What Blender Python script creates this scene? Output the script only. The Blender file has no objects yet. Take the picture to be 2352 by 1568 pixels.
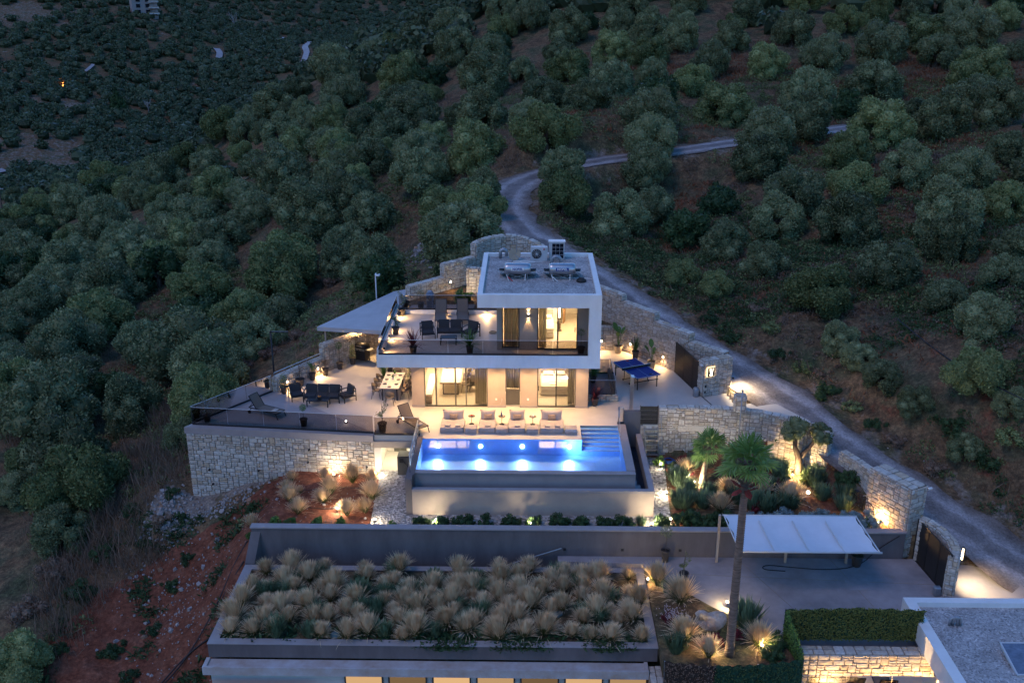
import bpy, math, random
import numpy as np
from mathutils import Vector, Matrix, Euler
R = math.radians
S = bpy.context.scene
COL = S.collection
random.seed(7)
rng = np.random.default_rng(11)

# ---------------------------------------------------------------- camera, sky, sun, exposure
CZ, FPX, PITCH, YAW = 21.2, 2280.0, R(20.0), R(0.94)
cam = bpy.data.cameras.new('camera')
cam.sensor_width = 36; cam.lens = 36 * FPX / 2352
cam.clip_start = 0.5; cam.clip_end = 3000
camo = bpy.data.objects.new('camera', cam); COL.objects.link(camo)
camo.location = (0, 0, CZ); camo.rotation_euler = (R(90) - PITCH, 0, YAW)
S.camera = camo
W = bpy.data.worlds.new('World'); S.world = W; W.use_nodes = True
nt = W.node_tree
bg = nt.nodes['Background']
sky = nt.nodes.new('ShaderNodeTexSky'); sky.sky_type = 'NISHITA'; sky.sun_disc = False
SUN_EL, SUN_AZ = R(1.0), R(0)
sky.sun_elevation = SUN_EL; sky.sun_rotation = SUN_AZ; sky.altitude = 100
sky.ozone_density = 3.9; sky.dust_density = 0.4; sky.air_density = 1.0
nt.links.new(sky.outputs[0], bg.inputs[0]); bg.inputs[1].default_value = 0.15
sun = bpy.data.lights.new('sun', 'SUN'); sun.energy = 0.065; sun.angle = R(20); sun.color = (1.0, 0.84, 1.0)
suno = bpy.data.objects.new('sun', sun); COL.objects.link(suno)
suno.rotation_euler = (R(34), 0, R(-50))
S.view_settings.view_transform = 'Standard'; S.view_settings.look = 'None'
S.view_settings.exposure = 3.1; S.view_settings.gamma = 1.0; S.view_settings.use_curve_mapping = False
S.cycles.use_denoising = True
S.cycles.max_bounces = 6; S.cycles.diffuse_bounces = 3; S.cycles.glossy_bounces = 3
S.cycles.transmission_bounces = 4; S.cycles.transparent_max_bounces = 12
S.cycles.sample_clamp_indirect = 4; S.cycles.caustics_reflective = False; S.cycles.caustics_refractive = False
S.cycles.use_adaptive_sampling = True; S.cycles.adaptive_threshold = 0.02

# ---------------------------------------------------------------- survey helpers (sight lines of the photograph, 2352 px wide)
def ray(px, py):
    x = (px - 1176) / FPX; y = -(py - 784) / FPX
    c, s = math.cos(PITCH), math.sin(PITCH)
    X, Y, Z = x, c + y * s, -s + y * c
    a, b = math.cos(YAW), math.sin(YAW)
    return np.array([X * a - Y * b, X * b + Y * a, Z])
def at(px, py, z=0.0):
    r = ray(px, py); t = (z - CZ) / r[2]
    return np.array([0, 0, CZ]) + r * t
def atd(px, py, d):
    r = ray(px, py); t = d / math.hypot(r[0], r[1])
    return np.array([0, 0, CZ]) + r * t

# ---------------------------------------------------------------- materials
def newmat(name):
    m = bpy.data.materials.new(name); m.use_nodes = True
    return m, m.node_tree, m.node_tree.nodes['Principled BSDF']
def mat(name, col, rough=0.7, metal=0.0, var=0.12, scale=3.0, bump=0.0, bscale=40.0, spec=0.4, col2=None, stretch=None):
    m, t, b = newmat(name)
    N, L = t.nodes, t.links
    tc = N.new('ShaderNodeTexCoord')
    src = tc.outputs['Object']
    if stretch:
        mp = N.new('ShaderNodeMapping'); mp.inputs['Scale'].default_value = stretch
        L.new(src, mp.inputs[0]); src = mp.outputs[0]
    n = N.new('ShaderNodeTexNoise'); n.inputs['Scale'].default_value = scale; n.inputs['Detail'].default_value = 6
    n.inputs['Roughness'].default_value = 0.65
    L.new(src, n.inputs['Vector'])
    r = N.new('ShaderNodeValToRGB')
    c2 = col2 or tuple(max(0, c * (1 - 2 * var)) for c in col)
    r.color_ramp.elements[0].position = 0.3; r.color_ramp.elements[1].position = 0.7
    r.color_ramp.elements[0].color = (*c2, 1)
    r.color_ramp.elements[1].color = (*(min(1, c * (1 + var)) if col2 is None else c for c in col), 1)
    L.new(n.outputs['Fac'], r.inputs[0]); L.new(r.outputs[0], b.inputs['Base Color'])
    b.inputs['Roughness'].default_value = rough; b.inputs['Metallic'].default_value = metal
    b.inputs['Specular IOR Level'].default_value = spec
    if bump:
        n2 = N.new('ShaderNodeTexNoise'); n2.inputs['Scale'].default_value = bscale; n2.inputs['Detail'].default_value = 4
        L.new(src, n2.inputs['Vector'])
        bp = N.new('ShaderNodeBump'); bp.inputs['Strength'].default_value = bump; bp.inputs['Distance'].default_value = 0.03
        L.new(n2.outputs['Fac'], bp.inputs['Height']); L.new(bp.outputs[0], b.inputs['Normal'])
    return m
def emis(name, col, strength):
    m = bpy.data.materials.new(name); m.use_nodes = True; t = m.node_tree
    t.nodes.clear(); o = t.nodes.new('ShaderNodeOutputMaterial'); e = t.nodes.new('ShaderNodeEmission')
    e.inputs[0].default_value = (*col, 1); e.inputs[1].default_value = strength * 0.2
    t.links.new(e.outputs[0], o.inputs[0]); return m
def glassmat(name, tint, refl=0.08, dens=1.0):
    # thin architectural glass: tinted see-through mixed with a fresnel mirror
    m = bpy.data.materials.new(name); m.use_nodes = True; t = m.node_tree; t.nodes.clear()
    o = t.nodes.new('ShaderNodeOutputMaterial'); tr = t.nodes.new('ShaderNodeBsdfTransparent'); g = t.nodes.new('ShaderNodeBsdfGlossy')
    tr.inputs[0].default_value = (*tint, 1); g.inputs['Roughness'].default_value = 0.02
    lw = t.nodes.new('ShaderNodeFresnel'); lw.inputs['IOR'].default_value = 1.5
    mx = t.nodes.new('ShaderNodeMixShader')
    t.links.new(lw.outputs[0], mx.inputs[0]); t.links.new(tr.outputs[0], mx.inputs[1]); t.links.new(g.outputs[0], mx.inputs[2])
    t.links.new(mx.outputs[0], o.inputs[0]); return m
def leafmat(name, c1, c2, trans=0.12, rough=0.6):
    m = bpy.data.materials.new(name); m.use_nodes = True; t = m.node_tree; N, L = t.nodes, t.links
    b = N['Principled BSDF']
    oi = N.new('ShaderNodeObjectInfo'); g = N.new('ShaderNodeNewGeometry')
    a = N.new('ShaderNodeMath'); a.operation = 'MULTIPLY_ADD'; a.inputs[1].default_value = 0.55
    s = N.new('ShaderNodeMath'); s.operation = 'MULTIPLY'; s.inputs[1].default_value = 0.45
    L.new(oi.outputs['Random'], s.inputs[0]); L.new(g.outputs['Random Per Island'], a.inputs[0]); L.new(s.outputs[0], a.inputs[2])
    mx = N.new('ShaderNodeMix'); mx.data_type = 'RGBA'
    L.new(a.outputs[0], mx.inputs[0]); mx.inputs[6].default_value = (*c1, 1); mx.inputs[7].default_value = (*c2, 1)
    L.new(mx.outputs[2], b.inputs['Base Color']); b.inputs['Roughness'].default_value = rough
    b.inputs['Specular IOR Level'].default_value = 0.25
    tl = N.new('ShaderNodeBsdfTranslucent'); L.new(mx.outputs[2], tl.inputs[0])
    ms = N.new('ShaderNodeMixShader'); ms.inputs[0].default_value = trans
    L.new(b.outputs[0], ms.inputs[1]); L.new(tl.outputs[0], ms.inputs[2]); L.new(ms.outputs[0], N['Material Output'].inputs[0])
    return m
def stonemat():
    m, t, b = newmat('limestone'); N, L = t.nodes, t.links
    oi = N.new('ShaderNodeObjectInfo'); g = N.new('ShaderNodeNewGeometry'); tc = N.new('ShaderNodeTexCoord')
    ad = N.new('ShaderNodeMath'); ad.operation = 'ADD'; fr = N.new('ShaderNodeMath'); fr.operation = 'FRACT'
    L.new(oi.outputs['Random'], ad.inputs[0]); L.new(g.outputs['Random Per Island'], ad.inputs[1]); L.new(ad.outputs[0], fr.inputs[0])
    r = N.new('ShaderNodeValToRGB'); e = r.color_ramp.elements
    e[0].position = 0; e[0].color = (.52, .45, .37, 1); e[1].position = 1; e[1].color = (.60, .55, .48, 1)
    for p, c in ((.3, (.62, .57, .50)), (.5, (.47, .40, .32)), (.72, (.64, .60, .54)), (.86, (.56, .44, .31)), (.93, (.40, .33, .26))):
        q = e.new(p); q.color = (*c, 1)
    L.new(fr.outputs[0], r.inputs[0])
    n = N.new('ShaderNodeTexNoise'); n.inputs['Scale'].default_value = 9; n.inputs['Detail'].default_value = 8
    L.new(g.outputs['Position'], n.inputs['Vector'])
    mp = N.new('ShaderNodeMapRange'); mp.inputs[1].default_value = .3; mp.inputs[2].default_value = .7; mp.inputs[3].default_value = .72; mp.inputs[4].default_value = 1.12
    L.new(n.outputs['Fac'], mp.inputs[0])
    mu = N.new('ShaderNodeMix'); mu.data_type = 'RGBA'; mu.blend_type = 'MULTIPLY'; mu.inputs[0].default_value = 1
    L.new(r.outputs[0], mu.inputs[6]); L.new(mp.outputs[0], mu.inputs[7]); L.new(mu.outputs[2], b.inputs['Base Color'])
    b.inputs['Roughness'].default_value = .85; b.inputs['Specular IOR Level'].default_value = .2
    bp = N.new('ShaderNodeBump'); bp.inputs['Strength'].default_value = .5; bp.inputs['Distance'].default_value = .03
    L.new(n.outputs['Fac'], bp.inputs['Height']); L.new(bp.outputs[0], b.inputs['Normal'])
    return m
def gravelmat(name, cols, scale=18, bump=.9):
    m, t, b = newmat(name); N, L = t.nodes, t.links
    g = N.new('ShaderNodeNewGeometry'); v = N.new('ShaderNodeTexVoronoi'); v.inputs['Scale'].default_value = scale
    L.new(g.outputs['Position'], v.inputs['Vector'])
    r = N.new('ShaderNodeValToRGB'); e = r.color_ramp.elements
    e[0].color = (*cols[0], 1); e[1].color = (*cols[-1], 1)
    for i, c in enumerate(cols[1:-1]):
        q = e.new((i + 1) / (len(cols) - 1)); q.color = (*c, 1)
    sp = N.new('ShaderNodeSeparateColor'); L.new(v.outputs['Color'], sp.inputs[0]); L.new(sp.outputs[0], r.inputs[0])
    n = N.new('ShaderNodeTexNoise'); n.inputs['Scale'].default_value = .9; n.inputs['Detail'].default_value = 5
    L.new(g.outputs['Position'], n.inputs['Vector'])
    mp = N.new('ShaderNodeMapRange'); mp.inputs[1].default_value = .35; mp.inputs[2].default_value = .65; mp.inputs[3].default_value = .75; mp.inputs[4].default_value = 1.1
    L.new(n.outputs['Fac'], mp.inputs[0])
    mu = N.new('ShaderNodeMix'); mu.data_type = 'RGBA'; mu.blend_type = 'MULTIPLY'; mu.inputs[0].default_value = 1
    L.new(r.outputs[0], mu.inputs[6]); L.new(mp.outputs[0], mu.inputs[7]); L.new(mu.outputs[2], b.inputs['Base Color'])
    b.inputs['Roughness'].default_value = .9
    bp = N.new('ShaderNodeBump'); bp.inputs['Strength'].default_value = bump; bp.inputs['Distance'].default_value = .06
    L.new(v.outputs['Distance'], bp.inputs['Height']); L.new(bp.outputs[0], b.inputs['Normal'])
    return m
def groundmat():
    m, t, b = newmat('hillside_soil'); N, L = t.nodes, t.links
    g = N.new('ShaderNodeNewGeometry')
    vc = N.new('ShaderNodeVertexColor'); vc.layer_name = 'soil'
    def noise(s, d=8, ro=.6):
        n = N.new('ShaderNodeTexNoise'); n.inputs['Scale'].default_value = s; n.inputs['Detail'].default_value = d; n.inputs['Roughness'].default_value = ro
        L.new(g.outputs['Position'], n.inputs['Vector']); return n.outputs['Fac']
    def ramp(f, st):
        r = N.new('ShaderNodeValToRGB'); e = r.color_ramp.elements
        e[0].position = st[0][0]; e[0].color = (*st[0][1], 1); e[1].position = st[-1][0]; e[1].color = (*st[-1][1], 1)
        for p, c in st[1:-1]:
            q = e.new(p); q.color = (*c, 1)
        L.new(f, r.inputs[0]); return r.outputs[0]
    def mix(f, a, c, bl='MIX'):
        x = N.new('ShaderNodeMix'); x.data_type = 'RGBA'; x.blend_type = bl
        if isinstance(f, float): x.inputs[0].default_value = f
        else: L.new(f, x.inputs[0])
        L.new(a, x.inputs[6]); L.new(c, x.inputs[7]); return x.outputs[2]
    brown = ramp(noise(.35), [(.3, (.10, .07, .045)), (.45, (.19, .12, .07)), (.55, (.13, .11, .065)), (.7, (.065, .08, .04))])
    fine = ramp(noise(6, 8, .75), [(.3, (.45, .45, .45)), (.5, (.85, .85, .85)), (.68, (1.5, 1.45, 1.35))])
    fine2 = ramp(noise(1.7, 9, .8), [(.35, (.5, .5, .5)), (.5, (.95, .95, .95)), (.64, (1.6, 1.5, 1.4))])
    grass = mix(1.0, mix(1.0, brown, fine, 'MULTIPLY'), fine2, 'MULTIPLY')
    red = ramp(noise(1.3, 10, .7), [(.3, (.13, .045, .028)), (.5, (.22, .078, .046)), (.68, (.29, .125, .08))])
    redf = mix(1.0, red, fine, 'MULTIPLY')
    pale = ramp(noise(2.2, 10, .7), [(.3, (.16, .12, .10)), (.55, (.30, .25, .21)), (.7, (.22, .16, .12))])
    palef = mix(1.0, pale, fine, 'MULTIPLY')
    sp = N.new('ShaderNodeSeparateColor'); L.new(vc.outputs[0], sp.inputs[0])
    def warp(o):
        a = N.new('ShaderNodeMath'); a.operation = 'MULTIPLY_ADD'; a.inputs[1].default_value = 1.6; a.inputs[2].default_value = -.8
        L.new(noise(.8, 7, .7), a.inputs[0])
        s = N.new('ShaderNodeMath'); s.operation = 'ADD'; L.new(o, s.inputs[0]); L.new(a.outputs[0], s.inputs[1])
        r = N.new('ShaderNodeMapRange'); r.inputs[1].default_value = .4; r.inputs[2].default_value = .6; L.new(s.outputs[0], r.inputs[0])
        k = N.new('ShaderNodeMath'); k.operation = 'MULTIPLY'; st = N.new('ShaderNodeMath'); st.operation = 'GREATER_THAN'; st.inputs[1].default_value = .02
        L.new(o, st.inputs[0]); L.new(st.outputs[0], k.inputs[0]); L.new(r.outputs[0], k.inputs[1]); return k.outputs[0]
    c = mix(warp(sp.outputs[0]), grass, redf); c = mix(warp(sp.outputs[1]), c, palef)
    L.new(c, b.inputs['Base Color']); b.inputs['Roughness'].default_value = .95; b.inputs['Specular IOR Level'].default_value = .1
    bp = N.new('ShaderNodeBump'); bp.inputs['Strength'].default_value = .8; bp.inputs['Distance'].default_value = .12
    L.new(noise(5, 8, .7), bp.inputs['Height']); L.new(bp.outputs[0], b.inputs['Normal'])
    return m

def roadmat():
    m, t, b = newmat('road_surface'); N, L = t.nodes, t.links
    g = N.new('ShaderNodeNewGeometry'); vc = N.new('ShaderNodeVertexColor'); vc.layer_name = 'across'
    def noise(sc, d=8, ro=.65):
        n = N.new('ShaderNodeTexNoise'); n.inputs['Scale'].default_value = sc; n.inputs['Detail'].default_value = d; n.inputs['Roughness'].default_value = ro
        L.new(g.outputs['Position'], n.inputs['Vector']); return n.outputs['Fac']
    def ramp(f, st):
        r = N.new('ShaderNodeValToRGB'); e = r.color_ramp.elements; e[0].position = st[0][0]; e[0].color = (*st[0][1], 1); e[1].position = st[-1][0]; e[1].color = (*st[-1][1], 1)
        for p, c in st[1:-1]: q = e.new(p); q.color = (*c, 1)
        L.new(f, r.inputs[0]); return r.outputs[0]
    def mx(f, a, c, bl='MIX'):
        x = N.new('ShaderNodeMix'); x.data_type = 'RGBA'; x.blend_type = bl
        if isinstance(f, float): x.inputs[0].default_value = f
        else: L.new(f, x.inputs[0])
        L.new(a, x.inputs[6]); L.new(c, x.inputs[7]); return x.outputs[2]
    base = ramp(noise(.8, 10, .7), [(.3, (.15, .135, .13)), (.5, (.27, .245, .24)), (.66, (.36, .33, .32))])
    grit = ramp(noise(9, 6, .8), [(.35, (.6, .6, .6)), (.5, (1, 1, 1)), (.65, (1.4, 1.38, 1.35))])
    sp = N.new('ShaderNodeSeparateColor'); L.new(vc.outputs[0], sp.inputs[0])
    add = N.new('ShaderNodeMath'); add.operation = 'MULTIPLY_ADD'; add.inputs[1].default_value = .5; add.inputs[2].default_value = -.25; L.new(noise(1.1, 6), add.inputs[0])
    a2 = N.new('ShaderNodeMath'); a2.operation = 'ADD'; L.new(sp.outputs[0], a2.inputs[0]); L.new(add.outputs[0], a2.inputs[1])
    tr = ramp(a2.outputs[0], [(0, (.62, .60, .60)), (.25, (.75, .72, .70)), (.42, (1.25, 1.25, 1.28)), (.62, (1.1, 1.1, 1.1)), (.8, (.75, .70, .66)), (1, (.55, .45, .38))])
    c = mx(1.0, mx(1.0, base, grit, 'MULTIPLY'), tr, 'MULTIPLY')
    L.new(c, b.inputs['Base Color']); b.inputs['Roughness'].default_value = .95
    bp = N.new('ShaderNodeBump'); bp.inputs['Strength'].default_value = .6; bp.inputs['Distance'].default_value = .04; L.new(noise(7), bp.inputs['Height']); L.new(bp.outputs[0], b.inputs['Normal'])
    return m
M = {}
M['white'] = mat('white_render', (.78, .78, .76), .8, var=.055, scale=1.6, stretch=(1, 1, .35), bump=.08, bscale=60)
M['taupe'] = mat('taupe_render', (.42, .34, .275), .85, var=.05, scale=1.5, bump=.1, bscale=70)
M['grey_render'] = mat('grey_render', (.155, .135, .135), .85, var=.14, scale=1.3, stretch=(1, 1, .3), bump=.1, bscale=50)
M['coping'] = mat('coping_render', (.34, .30, .29), .8, var=.06, scale=2)
M['screed'] = mat('terrace_screed', (.50, .46, .41), .6, var=.06, scale=.9, bump=.03, bscale=30)
M['drive'] = mat('driveway_screed', (.33, .30, .30), .7, var=.16, scale=.7, bump=.05, bscale=20)
M['mortar'] = mat('mortar', (.31, .25, .20), .95, var=.1, scale=8)
M['stone'] = stonemat()
M['ground'] = groundmat()
M['road'] = mat('road_asphalt', (.34, .31, .31), .9, var=.25, scale=1.3, bump=.5, bscale=14, col2=(.19, .17, .165))
M['gravel'] = gravelmat('pale_gravel', [(.14, .12, .11), (.44, .41, .37), (.28, .25, .23), (.66, .62, .58)], 9)
M['roofgravel'] = gravelmat('roof_gravel', [(.20, .19, .19), (.50, .47, .45), (.34, .32, .31), (.66, .62, .60)], 16, .6)
M['rubble'] = mat('rubble_stone', (.36, .32, .30), .9, var=.2, scale=3, bump=.3, bscale=12)
M['redstone'] = mat('rusty_stone', (.34, .19, .12), .9, var=.2, scale=3, bump=.3, bscale=12)
M['boulder'] = mat('boulder', (.55, .47, .40), .9, var=.3, scale=3.5, bump=1.0, bscale=7, col2=(.28, .20, .15))
M['darkmetal'] = mat('dark_metal', (.030, .029, .032), .45, .3, var=.1)
M['gatemetal'] = mat('gate_metal', (.026, .023, .022), .6, .1, var=.15, scale=2)
M['frame'] = mat('window_frame', (.12, .115, .105), .4, .5, var=.05)
M['steel'] = mat('stainless_steel', (.55, .55, .56), .38, 1.0, var=.08, scale=2)
M['galv'] = mat('galvanised_steel', (.36, .37, .39), .45, .7, var=.1, scale=6)
M['alu'] = mat('painted_pale_metal', (.60, .60, .60), .5, .2, var=.05)
M['charcoal'] = mat('charcoal_fabric', (.045, .044, .048), .95, var=.15, scale=20)
M['mesh_fabric'] = mat('taupe_mesh_fabric', (.16, .125, .10), .8, var=.12, scale=30)
M['beanbag'] = mat('taupe_outdoor_fabric', (.36, .31, .29), .9, var=.08, scale=6, bump=.3, bscale=9)
M['cushion'] = mat('patterned_cushion', (.38, .28, .20), .9, col2=(.22, .14, .09), scale=30)
M['towel'] = mat('folded_towel', (.42, .37, .33), .95, var=.05)
M['whitecloth'] = mat('white_linen', (.75, .72, .68), .9, var=.05, scale=8, bump=.2, bscale=10)
M['pot'] = mat('dark_clay_pot', (.075, .062, .055), .6, var=.15, scale=6)
M['palepot'] = mat('beige_pot', (.36, .30, .22), .7, var=.12, scale=6)
M['soil'] = mat('pot_soil', (.06, .04, .03), .95, var=.3, scale=20)
M['wood'] = mat('warm_wood', (.42, .24, .13), .5, var=.2, scale=3, stretch=(1, 12, 12))
M['palewood'] = mat('pale_wood', (.62, .48, .34), .5, var=.08, scale=3, stretch=(1, 12, 12))
M['plaster'] = mat('interior_plaster', (.72, .66, .58), .85, var=.03)
M['intfloor'] = mat('interior_floor', (.60, .53, .45), .5, var=.05, scale=1)
M['curtain'] = mat('grey_curtain', (.36, .34, .29), .9, var=.1, scale=1, stretch=(30, 30, .3))
M['curtain'] = leafmat('curtain_cloth', (.52, .48, .38), (.60, .56, .45), .45)
M['paper'] = mat('white_ceramic', (.75, .73, .70), .4, var=.03)
M['blackplate'] = mat('black_plate', (.02, .02, .02), .3)
M['tablestone'] = mat('pale_table_top', (.62, .56, .48), .5, var=.05)
M['bluetable'] = mat('table_tennis_blue', (.010, .022, .20), .5, var=.05)
M['whitepaint'] = mat('white_paint', (.8, .8, .8), .5, var=.02)
M['red'] = mat('red_paint', (.55, .02, .02), .4, var=.05)
M['pooltile'] = mat('pool_mosaic', (.24, .48, .88), .35, var=.05, scale=5)
M['troughwater'] = mat('trough_water', (.015, .04, .07), .05, var=.1)
M['bark'] = mat('bark', (.13, .095, .07), .95, var=.3, scale=4, bump=1, bscale=12, stretch=(6, 6, 1))
M['palmbark'] = mat('palm_bark', (.27, .185, .135), .95, var=.3, scale=2, bump=1, bscale=9, stretch=(1, 1, 9))
M['redboot'] = mat('red_leaf_base', (.34, .05, .035), .8, var=.35, scale=4)
M['net'] = mat('green_netting', (.02, .075, .04), .9, var=.4, scale=8)
M['shade'] = mat('canvas_shade', (.66, .67, .70), .85, var=.03, scale=2)
M['blackrubber'] = mat('black_hose', (.018, .018, .02), .6)
M['bluehose'] = mat('blue_hose', (.02, .10, .35), .5)
M['canopygrey'] = mat('canopy_grey', (.46, .46, .47), .8, var=.06, scale=1.2)
M['glazed'] = mat('blue_grey_glaze', (.16, .20, .27), .25, var=.2, scale=4)
M['navy'] = mat('navy_label', (.015, .03, .22), .4)
M['panel'] = mat('solar_panel_black', (.012, .014, .022), .15)
M['glass'] = glassmat('tinted_balustrade_glass', (.74, .70, .68))
M['clear'] = glassmat('window_glass', (.93, .93, .90))
M['dimclear'] = glassmat('sliding_door_glass', (.80, .79, .74))
M['water'] = glassmat('pool_water', (.82, .93, 1.0))
for nd in M['water'].node_tree.nodes:
    if nd.bl_idname == 'ShaderNodeFresnel': nd.inputs['IOR'].default_value = 1.25
    if nd.bl_idname == 'ShaderNodeBsdfGlossy': nd.inputs['Roughness'].default_value = .12
M['lamp'] = emis('lamp_warm', (1, .78, .5), 30)
M['lampw'] = emis('lamp_white', (1, .95, .88), 40)
M['lampp'] = emis('lamp_pool', (.82, .90, 1.0), 26)
M['signglow'] = emis('sign_backlight', (1, .70, .32), 2.2)
M['letters'] = emis('backlit_letters', (1, .86, .62), 2.6)
M['fire'] = emis('bonfire', (1, .22, .04), 8)
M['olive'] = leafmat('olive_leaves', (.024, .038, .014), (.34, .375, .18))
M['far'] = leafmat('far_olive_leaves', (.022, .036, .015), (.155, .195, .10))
M['olive2'] = leafmat('pale_olive_leaves', (.04, .062, .018), (.36, .40, .16))
M['darkleaf'] = leafmat('dark_shrub_leaves', (.02, .048, .02), (.08, .13, .045))
M['greyleaf'] = leafmat('blue_grey_leaves', (.12, .19, .19), (.30, .38, .38))
M['lavender'] = leafmat('lavender_leaves', (.08, .13, .07), (.24, .32, .17))
M['green'] = leafmat('fresh_green_leaves', (.05, .12, .025), (.14, .24, .06))
M['stipa'] = leafmat('feather_grass', (.66, .45, .25), (.95, .74, .48), .3)
M['stipag'] = leafmat('feather_grass_base', (.10, .13, .04), (.22, .22, .08), .3)
M['redleaf'] = leafmat('dark_red_leaves', (.09, .02, .025), (.22, .03, .04))
M['palm'] = leafmat('palm_leaves', (.08, .17, .03), (.27, .42, .13), .25, .4)
M['dry'] = leafmat('dry_grass', (.15, .095, .07), (.36, .25, .17), .3)
M['rust'] = leafmat('rusty_bracken', (.20, .07, .035), (.36, .14, .065), .3)
M['autumn'] = leafmat('yellow_green_leaves', (.10, .13, .02), (.20, .22, .05))
M['flower'] = leafmat('white_pink_flowers', (.55, .35, .38), (.7, .6, .6), .3)
M['netleaf'] = leafmat('artificial_leaves', (.09, .11, .02), (.26, .27, .08), .2)

M['track'] = roadmat()
# ---------------------------------------------------------------- mesh builder
class MB:
    def __init__(s): s.v = []; s.f = []; s.mi = []; s.c = 0; s.sm = []
    def add(s, vs, fs, smooth=False):
        o = len(s.v); s.v += [tuple(map(float, p)) for p in vs]
        for f in fs: s.f.append(tuple(o + i for i in f)); s.mi.append(s.c); s.sm.append(smooth)
        return s
    def box(s, x0, y0, z0, x1, y1, z1, bev=0.0):
        if bev:
            b = bev; vs = []; 
            for z, k in ((z0, 1), (z0 + b, 0), (z1 - b, 0), (z1, 1)):
                q = b if k else 0
                vs += [(x0 + b, y0 + q, z), (x1 - b, y0 + q, z), (x1 - q, y0 + b, z), (x1 - q, y1 - b, z), (x1 - b, y1 - q, z), (x0 + b, y1 - q, z), (x0 + q, y1 - b, z), (x0 + q, y0 + b, z)]
            fs = [tuple(range(7, -1, -1)), tuple(range(24, 32))]
            for l in range(3):
                for i in range(8):
                    j = (i + 1) % 8; fs.append((l * 8 + i, l * 8 + j, l * 8 + 8 + j, l * 8 + 8 + i))
            return s.add(vs, fs)
        vs = [(x0, y0, z0), (x1, y0, z0), (x1, y1, z0), (x0, y1, z0), (x0, y0, z1), (x1, y0, z1), (x1, y1, z1), (x0, y1, z1)]
        return s.add(vs, [(3, 2, 1, 0), (4, 5, 6, 7), (0, 1, 5, 4), (1, 2, 6, 5), (2, 3, 7, 6), (3, 0, 4, 7)])
    def prism(s, poly, z0, z1):
        n = len(poly)
        za = z0 if hasattr(z0, '__len__') else [z0] * n; zb = z1 if hasattr(z1, '__len__') else [z1] * n
        vs = [(p[0], p[1], a) for p, a in zip(poly, za)] + [(p[0], p[1], a) for p, a in zip(poly, zb)]
        fs = [tuple(range(n - 1, -1, -1)), tuple(range(n, 2 * n))] + [(i, (i + 1) % n, n + (i + 1) % n, n + i) for i in range(n)]
        return s.add(vs, fs)
    def obox(s, c, ax, ay, az, hx, hy, hz):
        c = Vector(c); ax = Vector(ax).normalized() * hx; ay = Vector(ay).normalized() * hy; az = Vector(az).normalized() * hz
        vs = [c + ax * i + ay * j + az * k for k in (-1, 1) for j in (-1, 1) for i in (-1, 1)]
        return s.add(vs, [(0, 2, 3, 1), (4, 5, 7, 6), (0, 1, 5, 4), (1, 3, 7, 5), (3, 2, 6, 7), (2, 0, 4, 6)])
    def beam(s, a, b, w, h, up=(0, 0, 1)):
        a, b = Vector(a), Vector(b); d = b - a; up = Vector(up)
        if abs(d.normalized().dot(up)) > .98: up = Vector((1, 0, 0))
        sd = d.cross(up).normalized(); u = sd.cross(d).normalized()
        return s.obox((a + b) / 2, d, sd, u, d.length / 2, w / 2, h / 2)
    def tube(s, pts, r, n=6, cap=True, close=False):
        pts = [Vector(p) for p in pts]; m = len(pts)
        rr = r if hasattr(r, '__len__') else [r] * m
        vs = []; prev = None
        for i, p in enumerate(pts):
            if close: d = pts[(i + 1) % m] - pts[i - 1]
            else: d = pts[min(i + 1, m - 1)] - pts[max(i - 1, 0)]
            d.normalize()
            if prev is None:
                u = Vector((0, 0, 1)) if abs(d.z) < .9 else Vector((1, 0, 0)); a = d.cross(u).normalized()
            else:
                a = (prev - d * prev.dot(d)); a = a.normalized() if a.length > 1e-5 else d.orthogonal().normalized()
            prev = a; b = d.cross(a)
            for k in range(n):
                t = 2 * math.pi * k / n; vs.append(p + a * (math.cos(t) * rr[i]) + b * (math.sin(t) * rr[i]))
        fs = []
        for i in range(m if close else m - 1):
            j = (i + 1) % m
            for k in range(n):
                q = (k + 1) % n; fs.append((i * n + k, i * n + q, j * n + q, j * n + k))
        if cap and not close: fs += [tuple(range(n - 1, -1, -1)), tuple(range((m - 1) * n, m * n))]
        return s.add(vs, fs, n > 6)
    def lathe(s, prof, n=14, c=(0, 0, 0)):
        vs = []; m = len(prof)
        for r, z in prof:
            for k in range(n):
                t = 2 * math.pi * k / n; vs.append((c[0] + r * math.cos(t), c[1] + r * math.sin(t), c[2] + z))
        fs = [(i * n + k, i * n + (k + 1) % n, (i + 1) * n + (k + 1) % n, (i + 1) * n + k) for i in range(m - 1) for k in range(n)]
        fs += [tuple(range(n - 1, -1, -1)), tuple(range((m - 1) * n, m * n))]
        return s.add(vs, fs, True)
    def ball(s, c, r, nu=10, nv=7, jit=0.0, sq=(1, 1, 1)):
        vs = []
        for i in range(nv + 1):
            ph = math.pi * i / nv
            for k in range(nu):
                t = 2 * math.pi * k / nu; q = r * (1 + random.uniform(-jit, jit))
                vs.append((c[0] + q * sq[0] * math.sin(ph) * math.cos(t), c[1] + q * sq[1] * math.sin(ph) * math.sin(t), c[2] - q * sq[2] * math.cos(ph)))
        fs = [(i * nu + k, i * nu + (k + 1) % nu, (i + 1) * nu + (k + 1) % nu, (i + 1) * nu + k) for i in range(nv) for k in range(nu)]
        return s.add(vs, fs, True)
    def quad(s, a, b, c, d): return s.add([a, b, c, d], [(0, 1, 2, 3)])
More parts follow.
